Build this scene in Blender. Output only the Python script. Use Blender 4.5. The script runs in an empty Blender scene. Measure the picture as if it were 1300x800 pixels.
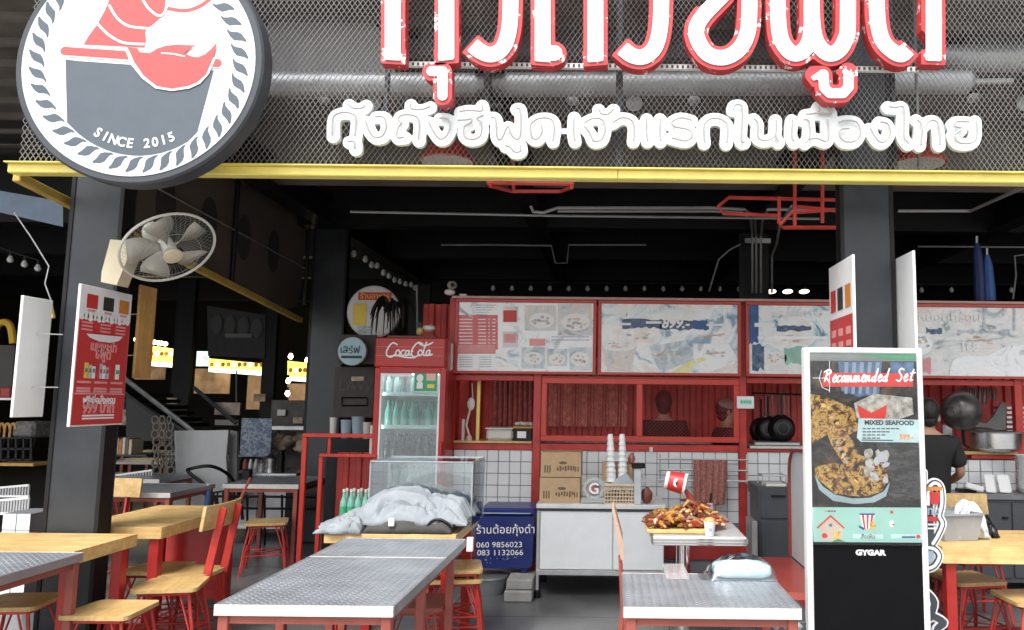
import bpy, bmesh, math, random
import numpy as np
from mathutils import Vector, Matrix
R = math.radians
rnd = random.Random(7)
sc = bpy.context.scene
COL = sc.collection

# ------------------------------------------------------------------ camera
EYE = Vector((0, 0, 1.55)); PITCH = R(6.3); ROLL = R(0.6); FPX = 1000.0; PX0, PY0 = 780.0, 400.0
FWD = Vector((0, math.cos(PITCH), math.sin(PITCH)))
_u0 = Vector((0, -math.sin(PITCH), math.cos(PITCH))); _r0 = Vector((1, 0, 0))
RGT = _r0*math.cos(ROLL) + _u0*math.sin(ROLL)
UPV = -_r0*math.sin(ROLL) + _u0*math.cos(ROLL)
cd = bpy.data.cameras.new('camera'); cam = bpy.data.objects.new('camera', cd); COL.objects.link(cam)
M = Matrix((RGT, UPV, -FWD)).transposed().to_4x4(); M.translation = EYE
cam.matrix_world = M
cd.sensor_width = 36; cd.lens = FPX/1300*36; cd.shift_x = -(PX0-650)/1300; cd.clip_end = 500; cd.clip_start = 0.05
sc.camera = cam
def P(px, py, Y):
    d = FWD + RGT*((px-PX0)/FPX) - UPV*((py-PY0)/FPX)
    return EYE + d*((Y-EYE.y)/d.y)
def PX(px, py, Y): return P(px, py, Y).x
def PZ(px, py, Y): return P(px, py, Y).z
def PG(px, py, z):
    "point at height z under a pixel"
    d = FWD + RGT*((px-PX0)/FPX) - UPV*((py-PY0)/FPX)
    return EYE + d*((z-EYE.z)/d.z)

# ------------------------------------------------------------------ light
w = bpy.data.worlds.new('World'); sc.world = w; w.use_nodes = True
nt = w.node_tree; bg = nt.nodes['Background']
sky = nt.nodes.new('ShaderNodeTexSky'); sky.sky_type = 'NISHITA'; sky.sun_disc = False
SUN_EL, SUN_AZ = R(58), R(205)
sky.sun_elevation = SUN_EL; sky.sun_rotation = SUN_AZ; sky.dust_density = 3.0; sky.air_density = 1.0
hsv = nt.nodes.new('ShaderNodeHueSaturation'); hsv.inputs['Saturation'].default_value = 0.15
nt.links.new(sky.outputs[0], hsv.inputs['Color']); nt.links.new(hsv.outputs[0], bg.inputs['Color'])
bg.inputs['Strength'].default_value = 0.15
sl = bpy.data.lights.new('sun', 'SUN'); sl.energy = 1.5; sl.angle = R(25); sl.color = (1, .97, .92)
so = bpy.data.objects.new('sun', sl); COL.objects.link(so)
sdir = Vector((math.sin(SUN_AZ)*math.cos(SUN_EL), math.cos(SUN_AZ)*math.cos(SUN_EL), math.sin(SUN_EL)))
so.rotation_euler = sdir.to_track_quat('Z', 'Y').to_euler(); so.location = (0, -5, 12)
sc.view_settings.view_transform = 'Standard'; sc.view_settings.look = 'None'
sc.view_settings.exposure = 1.15; sc.view_settings.gamma = 1.0
sc.cycles.max_bounces = 8

# ------------------------------------------------------------------ materials
MATS = {}
def mat(name, col, rough=.5, metal=0., var=.12, scale=8., bump=0., bscale=60., emit=0., alpha=None, coat=0., chips=None, trans=0., spec=.5, dirt=0.):
    if name in MATS: return MATS[name]
    m = bpy.data.materials.new(name); m.use_nodes = True; n = m.node_tree; L = n.links
    b = n.nodes['Principled BSDF']
    b.inputs['Roughness'].default_value = rough; b.inputs['Metallic'].default_value = metal
    b.inputs['Specular IOR Level'].default_value = spec
    if coat: b.inputs['Coat Weight'].default_value = coat; b.inputs['Coat Roughness'].default_value = .04
    if trans: b.inputs['Transmission Weight'].default_value = trans
    tc = n.nodes.new('ShaderNodeTexCoord')
    nz = n.nodes.new('ShaderNodeTexNoise'); nz.inputs['Scale'].default_value = scale; nz.inputs['Detail'].default_value = 6
    L.new(tc.outputs['Object'], nz.inputs['Vector'])
    cr = n.nodes.new('ShaderNodeValToRGB'); cr.color_ramp.elements[0].position = .3; cr.color_ramp.elements[1].position = .7
    c0 = [max(0, c*(1-var)) for c in col]; c1 = [min(1, c*(1+var)) for c in col]
    cr.color_ramp.elements[0].color = (*c0, 1); cr.color_ramp.elements[1].color = (*c1, 1)
    L.new(nz.outputs['Fac'], cr.inputs['Fac']); src = cr.outputs['Color']
    if chips or dirt:
        n2 = n.nodes.new('ShaderNodeTexNoise'); n2.inputs['Scale'].default_value = chips[1] if chips else 3.5; n2.inputs['Detail'].default_value = 8
        n2.inputs['Roughness'].default_value = .65
        L.new(tc.outputs['Object'], n2.inputs['Vector'])
        c2 = n.nodes.new('ShaderNodeValToRGB'); th = chips[2] if chips else .5
        c2.color_ramp.elements[0].position = th; c2.color_ramp.elements[1].position = th+(.02 if chips else .3)
        L.new(n2.outputs['Fac'], c2.inputs['Fac'])
        mx = n.nodes.new('ShaderNodeMix'); mx.data_type = 'RGBA'
        fac = c2.outputs['Color']
        if dirt and not chips:
            mm = n.nodes.new('ShaderNodeMath'); mm.operation = 'MULTIPLY'; mm.inputs[1].default_value = dirt
            L.new(fac, mm.inputs[0]); fac = mm.outputs[0]
        L.new(fac, mx.inputs['Factor']); L.new(src, mx.inputs['A'])
        mx.inputs['B'].default_value = (*(chips[0] if chips else [c*.35 for c in col]), 1)
        src = mx.outputs['Result']
    L.new(src, b.inputs['Base Color'])
    if emit:
        L.new(src, b.inputs['Emission Color']); b.inputs['Emission Strength'].default_value = emit
    rr = n.nodes.new('ShaderNodeMapRange'); rr.inputs['To Min'].default_value = max(.02, rough*.8); rr.inputs['To Max'].default_value = min(1, rough*1.25)
    L.new(nz.outputs['Fac'], rr.inputs['Value']); L.new(rr.outputs[0], b.inputs['Roughness'])
    if bump:
        nb = n.nodes.new('ShaderNodeTexNoise'); nb.inputs['Scale'].default_value = bscale; nb.inputs['Detail'].default_value = 4
        L.new(tc.outputs['Object'], nb.inputs['Vector'])
        bp = n.nodes.new('ShaderNodeBump'); bp.inputs['Strength'].default_value = bump; bp.inputs['Distance'].default_value = .01
        L.new(nb.outputs['Fac'], bp.inputs['Height']); L.new(bp.outputs[0], b.inputs['Normal'])
    if alpha is not None: b.inputs['Alpha'].default_value = alpha
    MATS[name] = m; return m
def wood(name, c0, c1, rough=.4, axis=0, sc_=6.):
    m = bpy.data.materials.new(name); m.use_nodes = True; n = m.node_tree; L = n.links; b = n.nodes['Principled BSDF']
    tc = n.nodes.new('ShaderNodeTexCoord'); mp = n.nodes.new('ShaderNodeMapping')
    s = [sc_*5]*3; s[axis] = sc_*.35; mp.inputs['Scale'].default_value = s
    nz = n.nodes.new('ShaderNodeTexNoise'); nz.inputs['Scale'].default_value = 1; nz.inputs['Detail'].default_value = 5; nz.inputs['Distortion'].default_value = .6
    cr = n.nodes.new('ShaderNodeValToRGB'); cr.color_ramp.elements[0].position = .3; cr.color_ramp.elements[1].position = .68
    cr.color_ramp.elements[0].color = (*c0, 1); cr.color_ramp.elements[1].color = (*c1, 1)
    L.new(tc.outputs['Object'], mp.inputs[0]); L.new(mp.outputs[0], nz.inputs['Vector']); L.new(nz.outputs['Fac'], cr.inputs['Fac'])
    w2 = n.nodes.new('ShaderNodeTexNoise'); w2.inputs['Scale'].default_value = 4.5; w2.inputs['Detail'].default_value = 10; w2.inputs['Roughness'].default_value = .7
    L.new(tc.outputs['Object'], w2.inputs['Vector']); r2 = n.nodes.new('ShaderNodeMapRange'); r2.inputs['From Min'].default_value = .42; r2.inputs['From Max'].default_value = .75; r2.inputs['To Max'].default_value = .75
    L.new(w2.outputs['Fac'], r2.inputs['Value']); mx = n.nodes.new('ShaderNodeMix'); mx.data_type = 'RGBA'; L.new(r2.outputs[0], mx.inputs['Factor']); L.new(cr.outputs['Color'], mx.inputs['A'])
    mx.inputs['B'].default_value = (*[c*.45 for c in c0], 1)
    L.new(mx.outputs['Result'], b.inputs['Base Color']); r3 = n.nodes.new('ShaderNodeMapRange'); r3.inputs['To Min'].default_value = rough*.6; r3.inputs['To Max'].default_value = rough*1.6
    L.new(w2.outputs['Fac'], r3.inputs['Value']); L.new(r3.outputs[0], b.inputs['Roughness'])
    bp = n.nodes.new('ShaderNodeBump'); bp.inputs['Strength'].default_value = .25; bp.inputs['Distance'].default_value = .004
    L.new(nz.outputs['Fac'], bp.inputs['Height']); L.new(bp.outputs[0], b.inputs['Normal'])
    MATS[name] = m; return m
def glass(name, tint=(1, 1, 1), tr=.85, rough=.03):
    m = bpy.data.materials.new(name); m.use_nodes = True; n = m.node_tree; L = n.links
    for x in list(n.nodes): n.nodes.remove(x)
    o = n.nodes.new('ShaderNodeOutputMaterial'); t = n.nodes.new('ShaderNodeBsdfTransparent'); g = n.nodes.new('ShaderNodeBsdfGlossy')
    t.inputs[0].default_value = (*tint, 1); g.inputs['Roughness'].default_value = rough; g.inputs[0].default_value = (.9, .95, 1, 1)
    lw = n.nodes.new('ShaderNodeFresnel'); lw.inputs['IOR'].default_value = 1.25 if tr > .98 else 1.5
    ad = n.nodes.new('ShaderNodeMath'); ad.operation = 'ADD'; ad.inputs[1].default_value = 1-tr; ad.use_clamp = True
    L.new(lw.outputs[0], ad.inputs[0])
    mx = n.nodes.new('ShaderNodeMixShader'); L.new(ad.outputs[0], mx.inputs[0]); L.new(t.outputs[0], mx.inputs[1]); L.new(g.outputs[0], mx.inputs[2])
    L.new(mx.outputs[0], o.inputs[0]); MATS[name] = m; return m
def ramp_print(name, stops, scale=7., rough=.35, dist=1.5, coat=.4, stretch=(1, 1, 1)):
    "flat printed picture made of soft patches of several inks"
    m = bpy.data.materials.new(name); m.use_nodes = True; n = m.node_tree; L = n.links; b = n.nodes['Principled BSDF']
    tc = n.nodes.new('ShaderNodeTexCoord'); mp = n.nodes.new('ShaderNodeMapping'); mp.inputs['Scale'].default_value = stretch
    nz = n.nodes.new('ShaderNodeTexNoise'); nz.inputs['Scale'].default_value = scale; nz.inputs['Detail'].default_value = 3.5 if scale < 10 else 9
    nz.inputs['Distortion'].default_value = dist; nz.inputs['Roughness'].default_value = .62
    cr = n.nodes.new('ShaderNodeValToRGB'); e = cr.color_ramp.elements
    e[0].position = stops[0][0]; e[0].color = (*stops[0][1], 1); e[1].position = stops[-1][0]; e[1].color = (*stops[-1][1], 1)
    for p_, c in stops[1:-1]:
        q = e.new(p_); q.color = (*c, 1)
    L.new(tc.outputs['Object'], mp.inputs[0]); L.new(mp.outputs[0], nz.inputs['Vector']); L.new(nz.outputs['Fac'], cr.inputs['Fac'])
    L.new(cr.outputs['Color'], b.inputs['Base Color']); b.inputs['Roughness'].default_value = rough
    b.inputs['Coat Weight'].default_value = coat; b.inputs['Coat Roughness'].default_value = .2
    n3 = n.nodes.new('ShaderNodeTexNoise'); n3.inputs['Scale'].default_value = 5; n3.inputs['Detail'].default_value = 3; n3.inputs['Distortion'].default_value = 2
    L.new(tc.outputs['Object'], n3.inputs['Vector'])
    bp = n.nodes.new('ShaderNodeBump'); bp.inputs['Strength'].default_value = .5; bp.inputs['Distance'].default_value = .02
    L.new(n3.outputs['Fac'], bp.inputs['Height']); L.new(bp.outputs[0], b.inputs['Normal']); L.new(bp.outputs[0], b.inputs['Coat Normal'])
    MATS[name] = m; return m

white = mat('white_paint', (.8, .81, .81), .45, var=.03)
whitesign = mat('sign_white', (.70, .75, .75), .4, var=.02, dirt=.12)
signred = mat('sign_red', (.50, .045, .05), .45, var=.12, chips=((.78, .78, .76), 16, .60))
signface = mat('sign_face_white', (.82, .84, .84), .4, var=.02, chips=((.6, .12, .11), 30, .70))
logored = mat('logo_red', (.56, .085, .085), .5, var=.04)
logogrey = mat('logo_slate', (.085, .105, .13), .55, var=.08)
slate = mat('slate_rim', (.05, .056, .066), .5, var=.15)
yellow = mat('yellow_steel', (.88, .74, .19), .35, var=.06, dirt=.15)
black = mat('black_steel', (.008, .008, .009), .5, var=.3, spec=.3)
colgrey = mat('column_paint', (.024, .028, .034), .4, var=.35, scale=4, dirt=.2, chips=((.06, .07, .09), 60, .66))
ceilm = mat('ceiling_black', (.034, .030, .027), .8, var=.4, scale=2)
ceilbrown = mat('soffit_concrete', (.17, .15, .135), .8, var=.25, scale=3)
duct = mat('foil_duct', (.42, .44, .46), .5, metal=.6, var=.1, bump=.6, bscale=18)
conduit = mat('conduit_grey', (.24, .24, .24), .4, metal=.3, var=.1)
wire = mat('mesh_wire', (.27, .265, .26), .6, metal=.2, var=.15)
red = mat('red_steel', (.47, .038, .030), .4, var=.2, dirt=.45)
reddark = mat('red_sheet', (.33, .028, .022), .5, var=.25, scale=4, dirt=.3)
redbrown = mat('red_oxide_steel', (.30, .075, .055), .5, var=.2, dirt=.3)
redlac = mat('red_lacquer', (.40, .022, .018), .3, var=.15, dirt=.3)
floorm = mat('floor_concrete', (.13, .132, .137), .3, var=.4, scale=1.3, bump=.12, bscale=25, dirt=.4)
paving = mat('paving', (.32, .31, .29), .8, var=.2, scale=2, bump=.3)
steel = mat('brushed_steel', (.62, .63, .64), .28, metal=.95, var=.08, scale=12)
tread = mat('tread_plate', (.35, .375, .41), .3, metal=.5, var=.2, scale=4, dirt=.35)
chrome = mat('chrome', (.75, .75, .76), .08, metal=1, var=.02)
tin = mat('dull_aluminium', (.5, .51, .52), .4, metal=.8, var=.12)
wokm = mat('wok_steel', (.12, .115, .11), .3, metal=.7, var=.4, scale=10)
marble = mat('white_edge_trim', (.60, .57, .54), .35, var=.12, dirt=.2, scale=25)
tilem = mat('tile_glaze', (.74, .76, .77), .12, var=.05, scale=2)
grout = mat('grout', (.16, .17, .19), .9)
cream = mat('cream_plastic', (.62, .54, .38), .4, var=.05)
creamw = mat('offwhite_plastic', (.62, .61, .56), .35, var=.05)
fanblade = mat('fan_blade', (.45, .43, .38), .25, var=.05)
blackpl = mat('black_plastic', (.008, .008, .009), .35, var=.2, spec=.3)
blue = mat('blue_plastic', (.010, .02, .13), .35, var=.12, dirt=.2)
bluegrey = mat('blue_grey_plastic', (.30, .40, .48), .4, var=.1)
greycab = mat('grey_cabinet', (.055, .06, .07), .45, var=.1)
card = mat('cardboard', (.42, .29, .17), .8, var=.08, scale=30)
cardink = mat('cardboard_ink', (.14, .09, .06), .8)
clothw = mat('washed_cloth', (.27, .295, .32), .9, var=.15, scale=10, bump=.5, bscale=12)
clothd = mat('dark_cloth', (.06, .058, .055), .9, var=.2, bump=.4, bscale=30)
tshirt = mat('black_shirt', (.012, .012, .013), .9, var=.3, bump=.3, bscale=20)
skin = mat('skin', (.42, .24, .16), .5, var=.06)
hair = mat('black_hair', (.01, .009, .008), .4, var=.4, bump=.8, bscale=90)
stone = mat('concrete_block', (.30, .30, .29), .9, var=.2, bump=.5, bscale=50)
canvas = mat('brown_screen_cloth', (.085, .068, .055), .75, var=.2, scale=2)
boothw = mat('booth_white', (.58, .62, .63), .35, var=.05)
boothr = mat('booth_red_vinyl', (.24, .035, .026), .3, var=.12)
ragm = mat('red_brown_rag', (.32, .13, .11), .9, var=.5, scale=60, bump=.6, bscale=90)
green = mat('label_green', (.05, .35, .18), .5)
navy = mat('print_navy', (.02, .05, .18), .5)
mint = mat('print_mint', (.33, .58, .5), .25, var=.03, emit=.12, coat=.5)
ink = mat('print_black', (.03, .03, .03), .5)
printw = mat('print_white', (.8, .8, .8), .4, var=.02)
printr = mat('print_red', (.52, .035, .035), .4, var=.08)
printpink = mat('print_pink', (.72, .3, .3), .4, var=.15)
printy = mat('print_yellow', (.75, .55, .06), .4, var=.1)
printo = mat('print_orange', (.6, .22, .04), .4, var=.1)
paleink = mat('pale_ink', (.42, .46, .52), .4, var=.35, scale=30)
scrred = mat('screen_red', (.5, .03, .02), .2, emit=.25, coat=.5)
scrwhite = mat('screen_white', (.75, .8, .8), .2, emit=.35, coat=.3)
gold = [mat('fried_gold', (.40, .20, .045), .4, var=.4, scale=40, bump=.5), mat('fried_yellow', (.52, .36, .12), .4, var=.35, scale=40), mat('fried_brown', (.15, .05, .02), .5, var=.3, scale=30),
        mat('boiled_red', (.28, .035, .022), .35, var=.3, scale=30), mat('pale_food', (.7, .6, .45), .5, var=.2)]
scrfood = [mat('screen_gold', (.42, .20, .04), .2, var=.6, scale=60, emit=.2, coat=.2), mat('screen_yellow', (.58, .38, .10), .2, var=.5, scale=60, emit=.2, coat=.2),
           mat('screen_brown', (.16, .07, .03), .2, var=.5, scale=30, emit=.25, coat=.5), mat('screen_pale', (.36, .34, .30), .2, var=.5, scale=40, emit=.15, coat=.2)]
scrblue = mat('screen_blue', (.07, .12, .22), .2, var=.5, scale=25, emit=.2, coat=.2)
scrcolor = ramp_print('screen_dark_picture', [(.3, (.004, .004, .005)), (.5, (.015, .013, .013)), (.6, (.05, .032, .02)), (.72, (.11, .07, .045))], scale=9, rough=.2, coat=.05)
ltwood_x = wood('light_wood', (.60, .38, .14), (.76, .53, .23), .35, 0)
ltwood_y = wood('light_wood_lengthwise', (.58, .37, .14), (.74, .52, .23), .35, 1)
dkwood = wood('grey_worn_wood', (.20, .15, .11), (.36, .28, .2), .6, 0)
orangewood = wood('orange_ply', (.42, .22, .06), (.55, .31, .1), .6, 2)
clear = glass('clear_acrylic', (.93, .96, .97), .90)
doorglass = glass('cooler_glass', (.9, .97, .97), .93)
screenglass = glass('screen_glass', (1, 1, 1), .985)
petm = mat('clear_bottle', (.45, .60, .58), .12, var=.1, alpha=.6)
petg = mat('green_bottle', (.25, .55, .45), .12, var=.1, alpha=.75)
cola = mat('cola_bottle', (.02, .012, .012), .12, var=.1)
bulbm = mat('bulb_glass', (.6, .6, .58), .15, var=.05)
bulblit = mat('lit_bulb', (1, .8, .5), .5, var=0, emit=8)
spotlit = mat('lit_spot', (1, .85, .6), .5, var=0, emit=2.5)
litsign = mat('lit_sign_yellow', (.95, .72, .12), .5, var=.5, scale=12, emit=.95)
litwhite = mat('lit_sign_white', (.95, .95, .9), .5, var=.05, emit=1.5)
posterm = mat('poster_paper', (.5, .4, .3), .6, var=.5, scale=9)
bluecloth = mat('blue_umbrella_cloth', (.03, .09, .26), .6, var=.2)

# ------------------------------------------------------------------ mesh helper
ORG = {}
def setorg(o, v): ORG[o.name] = Vector(v)
class MB:
    def __init__(s): s.v = []; s.f = []; s.sm = []
    def add(s, vs, fs, smooth=False):
        b = len(s.v); s.v += [tuple(p) for p in vs]; s.f += [tuple(b+i for i in f) for f in fs]; s.sm += [smooth]*len(fs); return s
    def box(s, c, d, rot=None, bev=0.):
        hx, hy, hz = d[0]/2, d[1]/2, d[2]/2; c = Vector(c)
        bev = min(bev, hx*.45, hy*.45, hz*.45)
        if bev <= 0:
            vs = [(x*hx, y*hy, z*hz) for x in (-1, 1) for y in (-1, 1) for z in (-1, 1)]
            fs = [(0, 1, 3, 2), (4, 6, 7, 5), (0, 4, 5, 1), (2, 3, 7, 6), (0, 2, 6, 4), (1, 5, 7, 3)]
        else:
            vs = []; idx = {}
            for x in (-1, 1):
                for y in (-1, 1):
                    for z in (-1, 1):
                        for a in range(3):
                            p = [x*(hx-bev), y*(hy-bev), z*(hz-bev)]
                            p[a] = (x*hx, y*hy, z*hz)[a]
                            idx[(x, y, z, a)] = len(vs); vs.append(tuple(p))
            fs = []
            for a in range(3):
                o1, o2 = [k for k in range(3) if k != a]
                for sg in (-1, 1):
                    q = []
                    for s1, s2 in ((-1, -1), (1, -1), (1, 1), (-1, 1)):
                        k = [0, 0, 0]; k[a] = sg; k[o1] = s1; k[o2] = s2; q.append(idx[(*k, a)])
                    fs.append(tuple(q))
            for a in range(3):
                o1, o2 = [k for k in range(3) if k != a]
                for s1 in (-1, 1):
                    for s2 in (-1, 1):
                        k0 = [0, 0, 0]; k0[a] = -1; k0[o1] = s1; k0[o2] = s2; k1 = list(k0); k1[a] = 1
                        fs.append((idx[(*k0, o1)], idx[(*k1, o1)], idx[(*k1, o2)], idx[(*k0, o2)]))
            for x in (-1, 1):
                for y in (-1, 1):
                    for z in (-1, 1): fs.append((idx[(x, y, z, 0)], idx[(x, y, z, 1)], idx[(x, y, z, 2)]))
        if rot is not None: vs = [rot @ Vector(p) for p in vs]
        return s.add([Vector(p)+c for p in vs], fs)
    def bb(s, x0, x1, y0, y1, z0, z1, bev=0.):
        return s.box(((x0+x1)/2, (y0+y1)/2, (z0+z1)/2), (abs(x1-x0), abs(y1-y0), abs(z1-z0)), None, bev)
    def bar(s, a, b, wd, ht, up=(0, 0, 1), bev=0.):
        a = Vector(a); b = Vector(b); d = b-a; L = d.length; z = d.normalized(); u = Vector(up)
        if abs(z.dot(u)) > .98: u = Vector((0, 1, 0))
        x = u.cross(z).normalized(); y = z.cross(x)
        m = Matrix((x, y, z)).transposed()
        return s.box((a+b)/2, (wd, ht, L), m, bev)
    def tube(s, pts, r, n=8, cap=True):
        pts = [Vector(p) for p in pts]; rs = r if isinstance(r, (list, tuple)) else [r]*len(pts)
        vs = []; up = Vector((0, 0, 1)); prev = None
        for i, p in enumerate(pts):
            t = (pts[min(i+1, len(pts)-1)]-pts[max(i-1, 0)]).normalized()
            if prev is None:
                u = up if abs(t.z) < .9 else Vector((1, 0, 0)); x = u.cross(t).normalized()
            else:
                x = prev - t*prev.dot(t)
                x = x.normalized() if x.length > 1e-6 else up.cross(t).normalized()
            prev = x; y = t.cross(x)
            for k in range(n):
                a = 2*math.pi*k/n; vs.append(p+(x*math.cos(a)+y*math.sin(a))*rs[i])
        fs = []
        for i in range(len(pts)-1):
            for k in range(n): fs.append((i*n+k, i*n+(k+1) % n, (i+1)*n+(k+1) % n, (i+1)*n+k))
        s.add(vs, fs, True)
        if cap:
            b = len(s.v)-len(vs); s.f += [tuple(b+k for k in reversed(range(n))), tuple(b+(len(pts)-1)*n+k for k in range(n))]; s.sm += [False]*2
        return s
    def lathe(s, prof, c, axis=(0, 0, 1), n=20, sx=1., caps=True):
        c = Vector(c); z = Vector(axis).normalized(); u = Vector((1, 0, 0)) if abs(z.x) < .9 else Vector((0, 1, 0))
        x = (u-z*u.dot(z)).normalized(); y = z.cross(x); vs = []
        for r, h in prof:
            for k in range(n):
                a = 2*math.pi*k/n; vs.append(c+x*(r*math.cos(a)*sx)+y*(r*math.sin(a))+z*h)
        fs = []
        for i in range(len(prof)-1):
            for k in range(n): fs.append((i*n+k, i*n+(k+1) % n, (i+1)*n+(k+1) % n, (i+1)*n+k))
        s.add(vs, fs, True)
        if caps:
            b = len(s.v)-len(vs)
            if prof[0][0] > 1e-4: s.f.append(tuple(b+k for k in reversed(range(n)))); s.sm.append(False)
            if prof[-1][0] > 1e-4: s.f.append(tuple(b+(len(prof)-1)*n+k for k in range(n))); s.sm.append(False)
        return s
    def ell(s, c, r, n=12, m=8, rot=None, jit=0., rn=None):
        vs = []; c = Vector(c)
        for i in range(m+1):
            t = math.pi*i/m
            for k in range(n):
                a = 2*math.pi*k/n; j = 1+(rn.uniform(-jit, jit) if jit else 0)
                p = Vector((r[0]*math.sin(t)*math.cos(a)*j, r[1]*math.sin(t)*math.sin(a)*j, r[2]*math.cos(t)*j))
                if rot is not None: p = rot @ p
                vs.append(c+p)
        fs = [(i*n+k, i*n+(k+1) % n, (i+1)*n+(k+1) % n, (i+1)*n+k) for i in range(m) for k in range(n)]
        return s.add(vs, fs, True)
    def prism(s, pts, fn, d0, d1):
        "pts 2D outline -> fn(u,v,d) 3D; between depths d0 (front) and d1"
        n = len(pts); vs = [fn(u, v, d0) for u, v in pts]+[fn(u, v, d1) for u, v in pts]
        fs = [tuple(range(n)), tuple(range(2*n-1, n-1, -1))]+[(i, i+n, (i+1) % n+n, (i+1) % n) for i in range(n)]
        return s.add(vs, fs)
    def build(s, name, m, parent=None, kind=None, label=None, angle=35):
        me = bpy.data.meshes.new(name); off = ORG.get(parent.name, Vector()) if parent else Vector()
        me.from_pydata([(p[0]-off.x, p[1]-off.y, p[2]-off.z) for p in s.v], [], s.f)
        me.polygons.foreach_set('use_smooth', s.sm)
        bm = bmesh.new(); bm.from_mesh(me); bmesh.ops.remove_doubles(bm, verts=bm.verts, dist=1e-6)
        bmesh.ops.recalc_face_normals(bm, faces=bm.faces); bm.to_mesh(me); bm.free()
        if any(s.sm): me.set_sharp_from_angle(angle=R(angle))
        me.materials.append(m)
        o = bpy.data.objects.new(name, me); COL.objects.link(o)
        if parent:
            o.parent = parent; setorg(o, off)
        if kind: o['kind'] = kind
        if label: o['label'] = label
        return o
def tag(o, label, cat, group=None):
    o['label'] = label; o['category'] = cat
    if group: o['group'] = group
    return o
def thing(name, label, cat, loc=(0, 0, 0), group=None):
    o = bpy.data.objects.new(name, None); COL.objects.link(o); o.location = loc; o.empty_display_size = .1
    setorg(o, loc); return tag(o, label, cat, group)
ORD = ['first', 'second', 'third', 'fourth', 'fifth', 'sixth', 'seventh', 'eighth', 'ninth', 'tenth', 'eleventh', 'twelfth', 'thirteenth', 'fourteenth', 'fifteenth', 'sixteenth', 'seventeenth', 'last']
def copytree(o, parent=None):
    c = o.copy(); COL.objects.link(c); c.parent = parent
    for ch in list(o.children): copytree(ch, c)
    return c
def dup(o, loc, rz=0, label=None, group=None):
    c = copytree(o); c.location = loc; c.rotation_euler = (0, 0, rz)
    if label: c['label'] = label
    if group: c['group'] = group
    return c
def cat_rom(pts, k=5):
    out = []; n = len(pts)
    if n < 3: return list(pts)
    for i in range(n-1):
        p0 = pts[max(i-1, 0)]; p1 = pts[i]; p2 = pts[i+1]; p3 = pts[min(i+2, n-1)]
        for j in range(k):
            t = j/k
            out.append(tuple(.5*((2*b)+(-a+c)*t+(2*a-5*b+4*c-d)*t*t+(-a+3*b-3*c+d)*t**3) for a, b, c, d in zip(p0, p1, p2, p3)))
    out.append(tuple(pts[-1])); return out

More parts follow.
